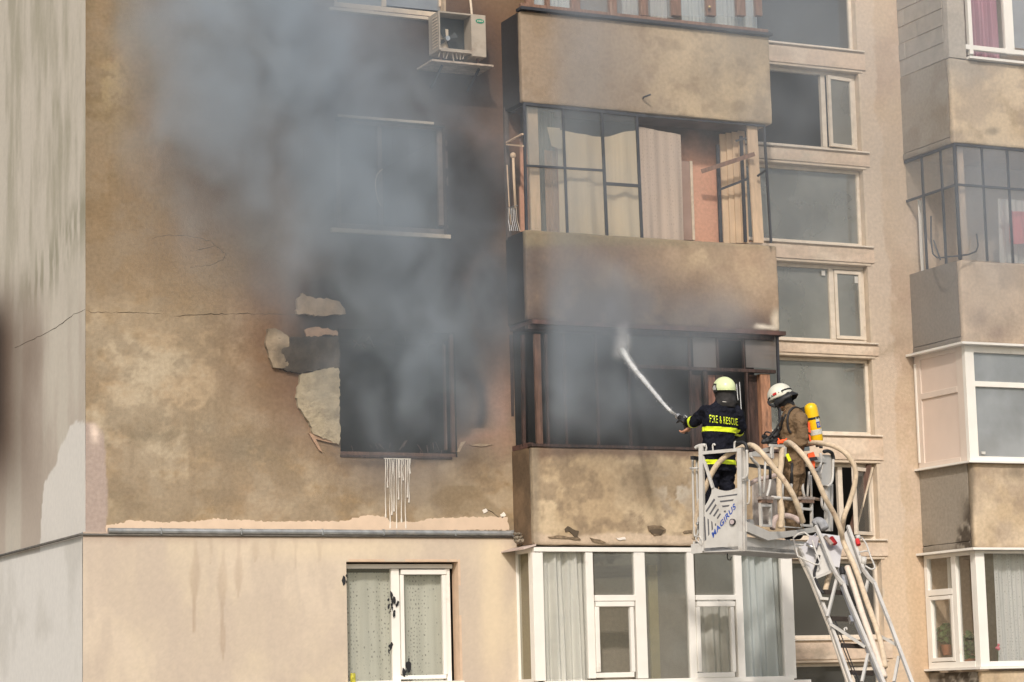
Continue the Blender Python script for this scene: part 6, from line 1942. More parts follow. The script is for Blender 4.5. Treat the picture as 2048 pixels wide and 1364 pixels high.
# --- firefighter with the nozzle (dark clothing, seen from behind)
D1 = 0.50
def h1p(px, py, d=0.0):
    return HP(px, py, D1 + d)
p1 = thing('person', HP(1440, 1098, D1), 'firefighter in black jacket with yellow bands and pale green helmet, back turned, aiming the nozzle', 'firefighter', 'firefighters in the basket')
f1, s1 = person_frame(math.radians(-26))
def build1(bm):
    # torso as stacked ellipses: hem, waist, chest, shoulders, neck
    rs = []
    for (px, py, w, t, sh) in ((1438, 944, 0.205, 0.145, 0), (1438, 915, 0.20, 0.14, 0), (1437, 885, 0.195, 0.135, 0), (1439, 862, 0.205, 0.14, 0), (1441, 840, 0.225, 0.145, 0.0), (1443, 822, 0.215, 0.135, 0.01), (1445, 810, 0.16, 0.11, 0.02), (1447, 800, 0.085, 0.08, 0.03), (1450, 788, 0.066, 0.072, 0.04), (1451, 776, 0.06, 0.07, 0.045)):
        rs.append(ellring(bm, h1p(px, py) + f1 * sh, s1, f1, w, t, 24))
    loft(bm, rs)
    # head
    hc = h1p(1451, 774) + f1 * 0.05
    loft(bm, [ellring(bm, hc + UP * z, s1, f1, 0.077 * k, 0.098 * k, 18) for z, k in ((-0.115, 0.35), (-0.09, 0.7), (-0.04, 0.95), (0.02, 1.0), (0.07, 0.85), (0.105, 0.45), (0.115, 0.1))])
    capsule(bm, hc + f1 * 0.09 - UP * 0.02, hc + f1 * 0.115 - UP * 0.03, 0.014, 0.012)          # nose
    # arms
    ls, le, lw = h1p(1412, 823, 0.02), h1p(1391, 842, 0.14), h1p(1376, 846, 0.30)
    capsule(bm, ls, le, 0.088, 0.072); capsule(bm, le, lw, 0.072, 0.055)
    rs_, re, rw = h1p(1474, 824, 0.04), h1p(1481, 858, 0.12), h1p(1466, 872, 0.36)
    capsule(bm, rs_, re, 0.082, 0.070); capsule(bm, re, rw, 0.068, 0.050)
    # legs
    for lx, ly, ld in ((-0.10, 1.0, 0.0), (0.10, 1.0, 0.02)):
        hip = h1p(1438, 940) + s1 * lx
        foot = h1p(1440, 1094) + s1 * lx * 1.25 + f1 * ld
        knee = hip.lerp(foot, 0.5) + f1 * 0.03
        capsule(bm, hip, knee, 0.105, 0.082)
        capsule(bm, knee, foot + UP * 0.08, 0.08, 0.065)
        capsule(bm, foot + UP * 0.045, foot + UP * 0.045 + f1 * 0.14, 0.05, 0.042)
for m_ in (NAVY, OLIVE):
    for n_ in m_.node_tree.nodes:
        if n_.type == 'BUMP': n_.inputs['Distance'].default_value = 0.05
me = body_mesh(build1, 0.012, 3, 0.040, 1)
b1 = link_mesh('body', me, [NAVY], p1)
bvh1 = BVHTree.FromPolygons([v.co + BASE[b1] for v in b1.data.vertices], [p.vertices[:] for p in b1.data.polygons])
# neck guard
def bg(bm):
    loft(bm, [ellring(bm, h1p(px, py) + f1 * sh, s1, f1, w, t, 22) for px, py, w, t, sh in ((1452, 816, 0.105, 0.10, 0.0), (1452, 806, 0.125, 0.115, 0.0), (1452, 797, 0.118, 0.11, 0.01), (1451, 787, 0.115, 0.12, 0.03), (1451, 777, 0.115, 0.13, 0.04))])
link_mesh('neck_guard', body_mesh(bg, 0.010, 2, 0.022, 4), [mat('black_nomex', (0.028, 0.026, 0.026), 0.85, var=0.4, scale=14, bump=0.6, bscale=18)], p1)
# helmet
hc = h1p(1450.5, 776) + f1 * 0.03
bm = bmesh.new()
vr = helmet_mesh(bm, hc, UP, f1, s1, 0.128, 0.150, 0.132, 0.02, 0.30)
hm1 = emit('helmet', bm, LUME, p1, smooth=True)
bm = bmesh.new()
c = hc - s1 * 0.124 - f1 * 0.01 + UP * 0.005
u_, v_ = f1, UP
prism(bm, [c + u_ * a + v_ * b for a, b in ((-0.05, -0.05), (0.03, -0.06), (0.055, 0.02), (0.02, 0.05), (-0.035, 0.04))], -s1, 0.012)
emit('dark_side_plate', bm, RUBBER, hm1)
bm = bmesh.new()
prism(bm, [c - s1 * 0.005 + u_ * a + v_ * b for a, b in ((-0.03, -0.025), (0.02, -0.03), (0.032, 0.012), (-0.018, 0.025))], -s1, 0.008)
emit('side_label', bm, mat('grey_label', (0.5, 0.5, 0.48), 0.5), hm1)
bm = bmesh.new()
tube(bm, [hc - f1 * 0.148 * math.cos(a) + s1 * 0.126 * math.sin(a) + UP * (-0.022 - 0.012 * math.cos(a)) for a in [-1.35 + k * 0.27 for k in range(11)]], 0.0045, 6)
emit('rim_line', bm, LUME, hm1, smooth=True)
bm = bmesh.new(); prism(bm, [h1p(1452 + a, 812 + b, 0) - f1 * 0.125 for a, b in ((-16, -7), (-9, -6), (-9, -5), (-16, -5.5))], -f1, 0.004); emit('collar_tag', bm, WHITEC, p1)
# bands
def ctr1(px, py):
    return h1p(px, py)
upn = (UP + s1 * 0.0).normalized()
bandn = (UP * 1.0 + s1 * 0.06 + f1 * 0.0).normalized()
notarm = lambda p: abs((p - h1p(1440, 860)).dot(s1)) < 0.235 and (p - h1p(1440, 860)).dot(f1) < 0.16
cut_band(b1, ctr1(1438.5, 861), bandn, 0.052, notarm, 0.006, 'chest_band', HIVIS, p1)
cut_band(b1, ctr1(1437, 926), (UP + s1 * 0.02).normalized(), 0.050, lambda p: True, 0.006, 'hem_band', HIVIS, p1)
ls, le, lw = h1p(1412, 823, 0.02), h1p(1391, 842, 0.14), h1p(1376, 846, 0.30)
pe = le.lerp(lw, 0.28)
cut_band(b1, pe, (lw - le), 0.055, lambda p: (p - pe).length < 0.12, 0.006, 'sleeve_band', HIVIS, p1)
re, rw = h1p(1481, 858, 0.12), h1p(1466, 872, 0.36)
pe2 = re.lerp(rw, 0.25)
cut_band(b1, pe2, (rw - re), 0.055, lambda p: (p - pe2).length < 0.11, 0.006, 'sleeve_band', HIVIS, p1)
# back lettering, laid on the jacket
def on_back(px, py):
    d = ray(px, py)
    hit = bvh1.ray_cast(CAM, d)
    return (hit[0] if hit[0] is not None else h1p(px, py, -0.15)) - d * 0.006
def back_xy(x, y):
    return on_back(1419.5 + x * 56.5 - y * 0.8, 844.5 + x * 6.5 + (x * (1 - x)) * -1.5 - y * (15.0 - 1.5 * x))
wd = {'I': 0.42, ' ': 0.35, '&': 1.1}
tot_w = sum(wd.get(ch, 1.0) for ch in 'FIRE & RESCUE') + 0.36 * 12
cur = 0.0
for ch in 'FIRE & RESCUE':
    w_ = wd.get(ch, 1.0)
    if ch != ' ':
        text_mesh(ch, HIVIS, 'back_letter', p1, lambda x, y, c=cur, w=w_: back_xy((c + x * w) / tot_w, y), bold=0.0)
    cur += w_ + 0.36
# hands (gloved left hand on the nozzle, bare right hand below it)
wl = h1p(1377, 846, 0.29)
me = body_mesh(lambda bm: hand(bm, wl, (h1p(1366, 841, 0.32) - wl), Vector((0, 0, -1)) + Fv * 0.2, curl=0.9), 0.005, 1)
link_mesh('gloved_hand', me, [RUBBER], p1)
wr_ = h1p(1380, 856, 0.28)
capm = bmesh.new()
me = body_mesh(lambda bm: hand(bm, wr_, (h1p(1372, 862, 0.30) - wr_), Vector((0, 0, 1)) + Fv * 0.2, size=0.17, curl=0.8, side=-1), 0.005, 1)
link_mesh('hand', me, [SKIN], p1)

# --- nozzle, held
noz = thing('hose_nozzle', h1p(1368, 842, 0.3), 'black hose nozzle held by the firefighter in black', 'nozzle')
n0, n1 = h1p(1378, 850, 0.28), h1p(1358, 834, 0.38)
nd_ = (n1 - n0).normalized()
bm = bmesh.new(); tube(bm, [n0, n0.lerp(n1, 0.4), n0.lerp(n1, 0.55), n1], 0.03, 14, rfun=lambda t: (0.026, 0.026, 0.034, 0.028)[int(round(t * 3))]); emit('barrel', bm, RUBBER, noz, smooth=True)
bm = bmesh.new(); tube(bm, [n1, n1 + nd_ * 0.03], 0.033, 16); emit('tip_ring', bm, STEEL, noz)
bm = bmesh.new(); beam(bm, n0.lerp(n1, 0.4) - UP * 0.01, n0.lerp(n1, 0.3) - UP * 0.13, 0.03); emit('pistol_grip', bm, RUBBER, noz)
tubeo('lever', [n0.lerp(n1, 0.5) + UP * 0.03, n0.lerp(n1, 0.4) + UP * 0.075, n0.lerp(n1, 0.15) + UP * 0.07], 0.007, STEEL, noz)

# --- firefighter with air cylinder (brown clothing, turned left, in profile)
D2 = 1.25
def h2p(px, py, d=0.0):
    return HP(px, py, D2 + d)
p2 = thing('person', HP(1592, 1085, D2), 'firefighter in brown jacket and white helmet, looking down left, air cylinder on the back', 'firefighter', 'firefighters in the basket')
f2, s2 = person_frame(math.radians(-68))      # faces the picture's left, slightly away
def build2(bm):
    rs = []
    for (px, py, w, t) in ((1588, 950, 0.17, 0.135), (1586, 925, 0.17, 0.14), (1584, 900, 0.175, 0.145), (1584, 875, 0.185, 0.15), (1586, 852, 0.20, 0.15), (1588, 835, 0.20, 0.14), (1587, 822, 0.15, 0.11), (1582, 812, 0.085, 0.08), (1577, 803, 0.065, 0.065), (1572, 792, 0.06, 0.065)):
        rs.append(ellring(bm, h2p(px, py), s2, f2, w, t, 24))
    loft(bm, rs)
    hc = h2p(1563, 797) 
    upt = (UP + f2 * 0.45).normalized(); ft = (f2 - UP * 0.45).normalized()
    loft(bm, [ellring(bm, hc + upt * z, s2, ft, 0.075 * k, 0.098 * k, 18) for z, k in ((-0.125, 0.35), (-0.10, 0.7), (-0.05, 0.93), (0.02, 1.0), (0.07, 0.85), (0.105, 0.45), (0.115, 0.1))])
    capsule(bm, hc + ft * 0.09 - upt * 0.03, hc + ft * 0.118 - upt * 0.045, 0.014, 0.012)
    # near arm: shoulder, elbow back down, forearm forward to the belly gear
    sh, el, wr = h2p(1600, 838, -0.17), h2p(1604, 882, -0.20), h2p(1562, 888, -0.16)
    capsule(bm, sh, el, 0.098, 0.080); capsule(bm, el, wr, 0.078, 0.052)
    sh, el, wr = h2p(1578, 838, 0.17), h2p(1572, 880, 0.2), h2p(1548, 884, 0.05)
    capsule(bm, sh, el, 0.085, 0.070); capsule(bm, el, wr, 0.065, 0.050)
    for k in (-1, 1):
        hip = h2p(1590, 945) - s2 * 0.09 * k
        foot = h2p(1592, 1078) - s2 * 0.11 * k
        knee = hip.lerp(foot, 0.5) + f2 * 0.04
        capsule(bm, hip, knee, 0.10, 0.085)
        capsule(bm, knee, foot + UP * 0.08, 0.082, 0.07)
        capsule(bm, foot + UP * 0.045, foot + UP * 0.045 + f2 * 0.15, 0.05, 0.042)
me = body_mesh(build2, 0.012, 3, 0.040, 2)
b2 = link_mesh('body', me, [OLIVE, SKIN, RUBBER], p2)
hcz = h2p(1563, 797)
bpos = BASE[b2]
for pl_ in b2.data.polygons:                     # bare skin at jaw, cheek and neck
    c = pl_.center + bpos
    q = c - hcz
    if q.length < 0.165:
        pl_.material_index = 1 if (c - h2p(1566, 822, -0.05)).length < 0.055 else 2
    u0_, v0_ = project(np.array([c[:]]))
    if v0_[0] > 1062: pl_.material_index = 2
def bg2(bm):
    loft(bm, [ellring(bm, h2p(px, py), s2, f2, w, t, 22) for px, py, w, t in ((1579, 822, 0.11, 0.10), (1577, 814, 0.10, 0.085), (1576, 808, 0.085, 0.07))])
link_mesh('collar', body_mesh(bg2, 0.010, 2, 0.012, 6), [OLIVE], p2)
# helmet tilted forwards, with nape skirt and goggles strap
hc = h2p(1559.5, 790)
upt = (UP + f2 * 0.42).normalized(); ft = (f2 - UP * 0.42).normalized()
bm = bmesh.new()
helmet_mesh(bm, hc, upt, ft, s2, 0.128, 0.150, 0.136, 0.22, 0.50)
hm2 = emit('helmet', bm, HELM, p2, smooth=True)
def ring(z, rx, ry, a0, a1, r, name, m, par=hm2, n=18):
    bm = bmesh.new()
    tube(bm, [hc + upt * z + ft * (ry * math.cos(a)) + s2 * (rx * math.sin(a)) for a in [a0 + (a1 - a0) * k / n for k in range(n + 1)]], r, 6)
    return emit(name, bm, m, par, smooth=True)
bm = bmesh.new()
n = 22
v = [[], [], [], []]
for k in range(n + 1):
    a = -3.3 + 6.6 * k / n
    tilt = 0.025 * math.cos(a)
    for j, (z, e) in enumerate(((0.012, 1.02), (-0.008, 1.025), (-0.008, 1.0), (0.012, 1.0))):
        zz = z - tilt * 0.2
        s_ = math.sqrt(max(0.05, 1 - (zz / 0.13) ** 2)) * e
        v[j].append(bm.verts.new(hc + upt * zz + ft * (0.152 * s_ * math.cos(a)) + s2 * (0.125 * s_ * math.sin(a))))
for j in range(4):
    for k in range(n):
        bm.faces.new((v[j][k], v[j][k + 1], v[(j + 1) % 4][k + 1], v[(j + 1) % 4][k]))
emit('goggle_strap', bm, RUBBER, hm2, smooth=True)
c = hc - s2 * -0.0
bm = bmesh.new(); beam(bm, hc + upt * 0.018 - s2 * 0.129 * -1 + ft * 0.0, hc + upt * 0.018 + s2 * 0.127 + ft * 0.05, 0.02, 0.026); emit('red_clip', bm, RED, hm2)
bm = bmesh.new(); beam(bm, hc + upt * 0.004 - s2 * 0.132 - ft * 0.01, hc + upt * 0.004 - s2 * 0.129 + ft * 0.035, 0.02, 0.024); emit('red_clip', bm, RED, hm2)
bm = bmesh.new(); beam(bm, hc + upt * 0.0 - s2 * 0.134 - ft * 0.085, hc + upt * 0.0 - s2 * 0.130 - ft * 0.10, 0.028, 0.006); emit('number_plate', bm, RUBBER, hm2)
# dark skirt hanging below the helmet
bm = bmesh.new()
rows = []
for z, e in ((-0.045, 0.93), (-0.085, 1.0), (-0.125, 1.04)):
    row = []
    for k in range(25):
        a = 0.9 + 4.45 * k / 24
        back = 0.5 - 0.5 * math.cos(a)
        row.append(bm.verts.new(hc + upt * (z * (0.7 + 0.5 * (1 - back)) - (0.006 * math.sin(k * 1.9))) + ft * (0.145 * e * math.cos(a)) - ft * (0.03 * back * (-z / 0.07)) + s2 * (0.12 * e * math.sin(a))))
    rows.append(row)
for a, b in zip(rows, rows[1:]):
    for k in range(24):
        bm.faces.new((a[k], a[k + 1], b[k + 1], b[k]))
o = emit('nape_skirt', bm, RUBBER, hm2, smooth=True)
mdf = o.modifiers.new('thickness', 'SOLIDIFY'); mdf.thickness = 0.008
tubeo('chin_strap', [hc + ft * 0.05 - s2 * 0.11 - upt * 0.01, hc + ft * 0.06 - s2 * 0.085 - upt * 0.10, hc + ft * 0.085 - upt * 0.145], 0.008, RUBBER, p2)
tubeo('chin_guard', [hc + ft * 0.14 - s2 * 0.06 - upt * 0.02, hc + ft * 0.13 - s2 * 0.08 - upt * 0.07, hc + ft * 0.08 - s2 * 0.085 - upt * 0.12], 0.016, RUBBER, p2)
# hands of the second man
wr2 = h2p(1561, 887, -0.16)
link_mesh('gloved_hand', body_mesh(lambda bm: hand(bm, wr2, (h2p(1546, 884, -0.14) - wr2), -UP + Fv * 0.3, curl=0.8), 0.005, 1), [RUBBER], p2)
wr3 = h2p(1549, 884, 0.05)
link_mesh('gloved_hand', body_mesh(lambda bm: hand(bm, wr3, (h2p(1536, 880, 0.03) - wr3), -UP - Fv * 0.2, curl=0.8, side=-1), 0.005, 1), [RUBBER], p2)

# breathing apparatus carried on the back
ba = thing('breathing_apparatus', h2p(1632, 880), 'yellow air cylinder with black strap on the brown clad firefighter', 'air cylinder')
c0, c1 = h2p(1635, 885, -0.03), h2p(1619.5, 806, -0.03)
ax = (c1 - c0).normalized(); Lc = (c1 - c0).length
u_, v_ = frame_axes(ax)
bm = bmesh.new()
prof = [(0.0, 0.052), (0.012, 0.066), (0.03, 0.073), (Lc * 0.5, 0.076), (Lc - 0.07, 0.076), (Lc - 0.04, 0.071), (Lc - 0.018, 0.057), (Lc - 0.006, 0.035), (Lc, 0.01)]
loft(bm, [ellring(bm, c0 + ax * a, u_, v_, r_, r_, 24) for a, r_ in prof])
emit('cylinder', bm, CYL, ba, smooth=True)
def cring(t0, t1, r, name, m):
    bm = bmesh.new(); loft(bm, [ellring(bm, c0 + ax * (Lc * t0), u_, v_, r, r, 24), ellring(bm, c0 + ax * (Lc * t1), u_, v_, r, r, 24)]); return emit(name, bm, m, ba, smooth=False)
cring(0.585, 0.645, 0.0785, 'black_strap', RUBBER)
cring(0.20, 0.33, 0.0772, 'silver_tape', SILVER)
toc = (CAM - c0).normalized(); toc = (toc - ax * toc.dot(ax)).normalized()
sd = ax.cross(toc).normalized()
if sd.dot(Rv) < 0: sd = -sd
lab_n = (toc * 0.75 + sd * 0.66).normalized()
lab_t = ax.cross(lab_n)
if lab_t.dot(Rv) < 0: lab_t = -lab_t
cl = c0 + ax * (Lc * 0.44) + lab_n * 0.0775
bm = bmesh.new(); prism(bm, [cl + lab_t * a + ax * b for a, b in ((-0.026, -0.035), (0.026, -0.035), (0.026, 0.035), (-0.026, 0.035))], lab_n, 0.006); emit('blue_label', bm, BLUE, ba)
for k in (-1, 0, 1):
    bm = bmesh.new(); prism(bm, [cl + lab_n * 0.002 + lab_t * a + ax * (b + k * 0.014) for a, b in ((-0.016, -0.003), (0.016, -0.003), (0.016, 0.003), (-0.016, 0.003))], lab_n, 0.002); emit('label_line', bm, SILVER, ba)
cl = c0 + ax * (Lc * 0.57) + lab_n * 0.0770
bm = bmesh.new(); prism(bm, [cl + lab_t * a + ax * b for a, b in ((-0.028, -0.032), (0.024, -0.035), (0.020, 0.020), (-0.02, 0.032))], lab_n, 0.004); emit('silver_patch', bm, SILVER, ba)
bm = bmesh.new(); tube(bm, [c0 - ax * 0.001, c0 - ax * 0.05], 0.03, 12); emit('valve', bm, RUBBER, ba, smooth=True)
bm = bmesh.new(); tube(bm, [c0 - ax * 0.05 + sd * 0.01, c0 - ax * 0.06 + sd * 0.05], 0.02, 10); emit('valve_knob', bm, RUBBER, ba)
bm = bmesh.new()
bp = c0.lerp(c1, 0.5) - sd * 0.085
beam(bm, bp - ax * 0.26, bp + ax * 0.2, 0.02, 0.18, up=sd)
emit('back_plate', bm, RUBBER, ba)
for a, b, c, d in ((1615, 842, 1620, 866), (1617, 868, 1621, 884)):
    bm = bmesh.new(); prism(bm, [h2p(x, y, -0.12) for x, y in ((a, b), (c, b + 3), (c + 2, d), (a + 2, d - 2))], -Fv, 0.02); emit('orange_padding', bm, ORANGE, ba)
def on2(px, py, lift=0.012):
    d = ray(px, py); h = bvh2.ray_cast(CAM, d)
    return (h[0] if h[0] is not None else h2p(px, py, -0.15)) - d * lift
bvh2 = BVHTree.FromPolygons([v.co + BASE[b2] for v in b2.data.vertices], [p.vertices[:] for p in b2.data.polygons])
tubeo('shoulder_strap', [on2(*p) for p in ((1600, 818), (1592, 815), (1583, 818), (1577, 828), (1575, 842), (1577, 858), (1582, 866))], 0.014, RUBBER, ba)
tubeo('shoulder_strap', [on2(*p) for p in ((1572, 828), (1566, 840), (1562, 855), (1558, 868), (1556, 878))], 0.012, RUBBER, ba)
tubeo('air_tube', [on2(*p, 0.02) for p in ((1564, 834), (1558, 846), (1552, 858), (1546, 868), (1540, 876))], 0.010, RUBBER, ba)
gear = thing('mask_and_gauge', h2p(1545, 878, -0.05), 'black mask and gauge bundle held at the belly of the brown clad firefighter', 'breathing mask')
rr = random.Random(5)
def bgear(bm):
    for (a, b, r) in ((1550, 872, 0.06), (1543, 878, 0.05), (1535, 882, 0.04), (1530, 873, 0.03), (1552, 862, 0.04), (1548, 880, 0.06), (1527, 884, 0.028)):
        capsule(bm, h2p(a, b, -0.12), h2p(a + rr.uniform(-4, 4), b + rr.uniform(-3, 3), -0.12), r, r * 0.8)
me = body_mesh(bgear, 0.009, 1, 0.03, 3); b_ = BASE[gear]; me.transform(Matrix.Translation(-b_)); me.materials.append(RUBBER)
place(bpy.data.objects.new('mask_body', me), gear)
tubeo('gauge_tube', [h2p(1528, 870, -0.14), h2p(1532, 864, -0.16), h2p(1541, 866, -0.16), h2p(1549, 874, -0.2)], 0.009, RUBBER, gear)
vest = thing('orange_strap_bundle', h2p(1564, 886, -0.2), 'crumpled orange strap at the waist of the brown clad firefighter', 'strap')
def bv(bm):
    for k in range(6):
        a = h2p(1556 + k * 2.6, 882 + rr.uniform(-2, 4), -0.22)
        capsule(bm, a, a + Vector((rr.uniform(-0.03, 0.03), 0, rr.uniform(-0.03, 0.03))), 0.016, 0.012)
me = body_mesh(bv, 0.006, 1, 0.01, 9); b_ = BASE[vest]; me.transform(Matrix.Translation(-b_)); me.materials.append(ORANGE)
place(bpy.data.objects.new('orange_webbing', me), vest)
bm = bmesh.new(); beam(bm, HP(1574, 908, 1.0), HP(1580, 922, 1.0), 0.035, 0.012, up=Fv); emit('hanging_yellow_tag', bm, HIVIS, vest)
bag = thing('orange_pouch', HP(1626, 915, 1.1), 'orange pouch hanging inside the right end of the basket', 'pouch')
bm = bmesh.new(); prism(bm, [HP(*ob(x, y), 1.1) for x, y in ((770, 160), (840, 138), (856, 190), (820, 205), (855, 250), (850, 320), (790, 330))], -Fv, 0.08); emit('pouch_body', bm, ORANGE, bag)
bm = bmesh.new(); prism(bm, [HP(*ob(x, y), 1.06) for x, y in ((790, 200), (870, 190), (885, 225), (800, 240))], -Fv, 0.03); emit('pouch_strap', bm, RUBBER, bag)

# ------------------------------------------------------------------ water jet
wj = bpy.data.materials.new('foaming_water'); wj.use_nodes = True
t = wj.node_tree; L = t.links.new
b = t.nodes['Principled BSDF']
b.inputs['Base Color'].default_value = (0.85, 0.86, 0.86, 1); b.inputs['Roughness'].default_value = 0.4
tr = nd(t, 'ShaderNodeBsdfTransparent'); mx = nd(t, 'ShaderNodeMixShader')
tc = nd(t, 'ShaderNodeTexCoord'); nz = nd(t, 'ShaderNodeTexNoise'); nz.inputs['Scale'].default_value = 11; nz.inputs['Detail'].default_value = 7
L(tc.outputs['Object'], nz.inputs['Vector'])
mr = nd(t, 'ShaderNodeMapRange'); mr.inputs['From Min'].default_value = 0.35; mr.inputs['From Max'].default_value = 0.6; mr.inputs['To Min'].default_value = 0.38; mr.inputs['To Max'].default_value = 0.62
L(nz.outputs['Fac'], mr.inputs['Value']); L(mr.outputs[0], mx.inputs[0]); L(tr.outputs[0], mx.inputs[1]); L(b.outputs[0], mx.inputs[2]); L(mx.outputs[0], t.nodes['Material Output'].inputs['Surface'])
j0, j1 = n1 + nd_ * 0.03, WP(1245, 700, MY - 0.35)
mid = HP(1300, 775, 1.6)
jp = smooth_path([j0, HP(1335, 816, 0.75), mid, HP(1262, 728, 2.5), j1], 12)
jet = thing('water_jet', j0, 'white water jet shot from the nozzle into the burnt balcony', 'water jet')
bm = bmesh.new(); tube(bm, jp, 0.03, 12, rfun=lambda q: 0.010 + 0.024 * q + 0.001 * math.sin(q * 37)); emit('jet_core', bm, wj, jet, smooth=True)
bm = bmesh.new()
rr = random.Random(11)
for k in range(260):
    q = rr.random() ** 0.6
    i = min(len(jp) - 2, int(q * (len(jp) - 1)))
    s = 0.02 + 0.05 * q * q
    p = jp[i].lerp(jp[i + 1], rr.random()) + Vector((rr.gauss(0, s), rr.gauss(0, s), rr.gauss(0, s)))
    r_ = rr.uniform(0.002, 0.005)
    c = [bm.verts.new(p + Vector(d) * r_) for d in ((1, 0, -0.7), (-1, 0, -0.7), (0, 1, 0.7), (0, -1, 0.7))]
    for f in ((0, 1, 2), (0, 3, 1), (0, 2, 3), (1, 3, 2)):
        bm.faces.new([c[z] for z in f])
for k in range(260):
    a = rr.random()
    p = j1 + Vector((rr.gauss(0, 0.05 + 0.09 * a), rr.gauss(0, 0.1), a * 0.42 - 0.05 + rr.gauss(0, 0.03)))
    r_ = rr.uniform(0.002, 0.007) * (1.1 - 0.7 * a)
    c = [bm.verts.new(p + Vector(d) * r_) for d in ((1, 0, -0.7), (-1, 0, -0.7), (0, 1, 0.7), (0, -1, 0.7))]
    for f in ((0, 1, 2), (0, 3, 1), (0, 2, 3), (1, 3, 2)):
        bm.faces.new([c[z] for z in f])
o = emit('spray', bm, wj, jet); o['kind'] = 'stuff'
wh = wj.copy(); wh.name = 'water_haze'
for n_ in wh.node_tree.nodes:
    if n_.type == 'MAP_RANGE': n_.inputs['To Min'].default_value = 0.02; n_.inputs['To Max'].default_value = 0.20
bm = bmesh.new(); tube(bm, jp, 0.03, 14, rfun=lambda q: 0.014 + 0.055 * q ** 1.3); emit('jet_haze', bm, wh, jet, smooth=True)
# thin streams falling at the right end of the burnt balcony
st = thing('water_trickle', WP(1476, 820, MY - 0.1), 'thin bright streams of water falling beside the pale green helmet', 'water')
for (a, b, c, d) in ((1473, 768, 1476, 800), (1479, 764, 1483, 828)):
    bm = bmesh.new(); tube(bm, [WP(a + (c - a) * k / 8, b + (d - b) * k / 8, MY - 0.12 - 0.01 * k) for k in range(9)], 0.005, 6); emit('stream', bm, wj, st, smooth=True)

# ------------------------------------------------------------------ smoke (real volumes, density computed on a voxel grid)
def smoke(name, label, lo, hi, res, blobs, dens, nscale, warp, nmin, nmax, col, seed=0.0, cut=0.02):
    ng = bpy.data.node_groups.new(name + '_field', 'GeometryNodeTree')
    ng.interface.new_socket('Geometry', in_out='OUTPUT', socket_type='NodeSocketGeometry')
    L = ng.links.new
    out = ng.nodes.new('NodeGroupOutput')
    pos = ng.nodes.new('GeometryNodeInputPosition').outputs[0]
    def vm(op, a, b):
        n = ng.nodes.new('ShaderNodeVectorMath'); n.operation = op
        for i, x in enumerate((a, b)):
            if x is None: continue
            if hasattr(x, 'node'): L(x, n.inputs[i])
            else: n.inputs[i].default_value = x
        return n
    def ma(op, a, b=None):
        n = ng.nodes.new('ShaderNodeMath'); n.operation = op
        for i, x in enumerate((a, b)):
            if x is None: continue
            if hasattr(x, 'node'): L(x, n.inputs[i])
            else: n.inputs[i].default_value = x
        return n.outputs[0]
    nz = ng.nodes.new('ShaderNodeTexNoise'); nz.noise_dimensions = '4D'
    nz.inputs['Scale'].default_value = 0.75; nz.inputs['Detail'].default_value = 3; nz.inputs['W'].default_value = seed
    L(pos, nz.inputs['Vector'])
    wv = vm('SUBTRACT', nz.outputs['Color'], (0.5, 0.5, 0.5)).outputs[0]
    wv = vm('MULTIPLY', wv, (warp, warp * 0.4, warp)).outputs[0]
    p = vm('ADD', pos, wv).outputs[0]
    tot = None
    for c, r, a in blobs:
        d = vm('SUBTRACT', p, tuple(c)).outputs[0]
        d = vm('MULTIPLY', d, tuple(1 / x for x in r)).outputs[0]
        d2 = vm('DOT_PRODUCT', d, d).outputs['Value']
        e = ma('MULTIPLY', ma('POWER', 2.71828, ma('MULTIPLY', d2, -1.0)), a)
        tot = e if tot is None else ma('ADD', tot, e)
    nf = ng.nodes.new('ShaderNodeTexNoise'); nf.noise_dimensions = '4D'
    nf.inputs['Scale'].default_value = nscale; nf.inputs['Detail'].default_value = 5; nf.inputs['Roughness'].default_value = 0.55; nf.inputs['W'].default_value = seed + 3
    nf.inputs['Distortion'].default_value = 0.4
    L(vm('MULTIPLY', p, (1, 1, 0.8)).outputs[0], nf.inputs['Vector'])
    mr = ng.nodes.new('ShaderNodeMapRange'); mr.inputs['From Min'].default_value = 0.34; mr.inputs['From Max'].default_value = 0.66
    mr.inputs['To Min'].default_value = nmin; mr.inputs['To Max'].default_value = nmax
    L(nf.outputs['Fac'], mr.inputs['Value'])
    f = ma('MULTIPLY', tot, mr.outputs[0])
    f = ma('MAXIMUM', ma('SUBTRACT', f, cut), 0.0)
    f = ma('MULTIPLY', f, dens)
    vc = ng.nodes.new('GeometryNodeVolumeCube')
    L(f, vc.inputs['Density'])
    vc.inputs['Min'].default_value = lo; vc.inputs['Max'].default_value = hi
    for k, ax_ in enumerate('XYZ'):
        vc.inputs['Resolution ' + ax_].default_value = res[k]
    m = bpy.data.materials.new(name + '_volume'); m.use_nodes = True
    t = m.node_tree; t.nodes.remove(t.nodes['Principled BSDF'])
    pv = t.nodes.new('ShaderNodeVolumePrincipled')
    pv.inputs['Color'].default_value = (*col, 1); pv.inputs['Density'].default_value = 1.0; pv.inputs['Anisotropy'].default_value = 0.0
    t.links.new(pv.outputs[0], t.nodes['Material Output'].inputs['Volume'])
    sm = ng.nodes.new('GeometryNodeSetMaterial'); sm.inputs['Material'].default_value = m
    L(vc.outputs[0], sm.inputs[0]); L(sm.outputs[0], out.inputs[0])
    me = bpy.data.meshes.new(name)
    me.from_pydata([(lo[0], lo[1], lo[2]), (hi[0], hi[1], hi[2])], [], [])
    me.materials.append(m)
    o = bpy.data.objects.new(name, me); COL.objects.link(o)
    md = o.modifiers.new('field', 'NODES'); md.node_group = ng
    tag(o, label, 'smoke', None, 'stuff')
    return o
def B(px, py, y, rx, ry, rz, a):
    return (WP(px, py, y), (rx, ry, rz), a)
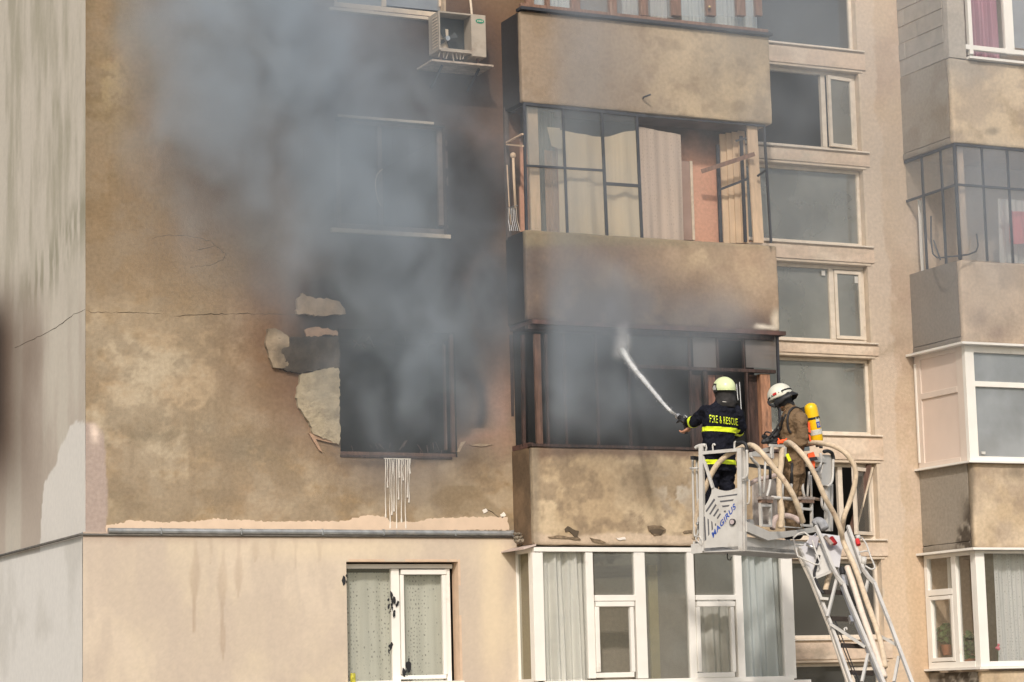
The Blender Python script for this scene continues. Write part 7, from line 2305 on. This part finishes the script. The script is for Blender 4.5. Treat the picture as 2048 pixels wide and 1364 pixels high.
plume = [B(790, 810, -0.35, .8, .28, .7, 1.3), B(920, 720, -0.5, .6, .3, .6, .7), B(800, 770, -0.15, .62, .30, .70, .75), B(780, 640, -0.45, .85, .42, .60, .9), B(720, 500, -0.7, 1.0, .55, .8, 1.0), B(640, 330, -0.85, 1.05, .6, 1.0, 1.0),
         B(560, 150, -1.0, 1.05, .65, 1.0, 1.15), B(500, 0, -1.1, 1.0, .7, 1.0, 1.2), B(700, 140, -0.95, .9, .6, .9, .75), B(800, 330, -0.7, .8, .5, .8, .7), B(560, -200, -1.2, 1.6, .7, 1.1, 1.2),
         B(420, 330, -0.9, 1.0, .4, 1.1, .40), B(330, 60, -1.0, .9, .4, 1.1, .25), B(960, 620, -0.9, .8, .35, .6, .85), B(930, 820, -0.7, .4, .25, .5, .45), B(950, 330, -1.0, 1.0, .5, 1.4, .3)]
smoke('smoke', 'bluish grey smoke pouring out of the burnt window and drifting up to the left', (XC + 0.1, -2.6, 2.6), (1.3, -0.03, ZT), (130, 50, 170), plume, 0.84, 1.4, 1.6, 0.12, 1.7, (0.67, 0.75, 0.825), 2.0)
veil = [B(1150, 810, -0.9, 1.2, .25, .4, .9), B(1000, 760, -.9, .6, .25, .7, .5), B(1430, 640, -1.0, .6, .3, .4, .45), B(1060, 650, -1.0, .8, .3, .7, 1.25), B(1200, 600, -1.05, .9, .3, .45, .6), B(1170, 780, -0.85, .95, .28, .6, 1.25), B(1230, 650, -.95, .9, .3, .4, .7), B(1330, 700, -0.95, .8, .3, .35, .6), B(1100, 360, -1.1, 1.0, .4, 1.2, .42), B(1150, 60, -1.3, 2.0, .5, 1.2, .3),
        B(1620, 100, -1.1, 1.6, .5, 1.6, .42), B(1600, 400, -0.9, 1.0, .4, 1.2, .22), B(1950, 60, -1.9, 1.6, .4, 1.2, .3), B(1960, 420, -1.8, 1.3, .35, 1.0, .55), B(1900, 640, -1.7, 1.0, .3, .7, .32), B(1350, 420, -1.1, 1.2, .3, 1.0, .2)]
smoke('smoke', 'thin smoke veil in front of the middle and right balconies', (1.0 - 0.9, -2.9, 2.4), (XR - 1.0, -0.03, ZT), (150, 50, 150), veil, 1.15, 1.0, 1.2, 0.4, 1.45, (0.66, 0.73, 0.80), 9.0)

mist = [(j1 + Vector((0.0, 0, 0.02)), (.08, .08, .12), .8), (j1 + Vector((0.02, 0.02, 0.14)), (.07, .08, .13), .8), (j1 + Vector((0.0, 0.02, 0.28)), (.05, .07, .10), .4)]
lo_ = j1 - Vector((0.3, 0.25, 0.25)); hi_ = j1 + Vector((0.3, 0.25, 0.6))
o = smoke('water_mist', 'white mist curling up where the water jet breaks apart', tuple(lo_), tuple(hi_), (36, 30, 50), mist, 10.0, 8.0, 0.22, 0.2, 1.7, (0.97, 0.97, 0.97), 5.0)
o['category'] = 'mist'
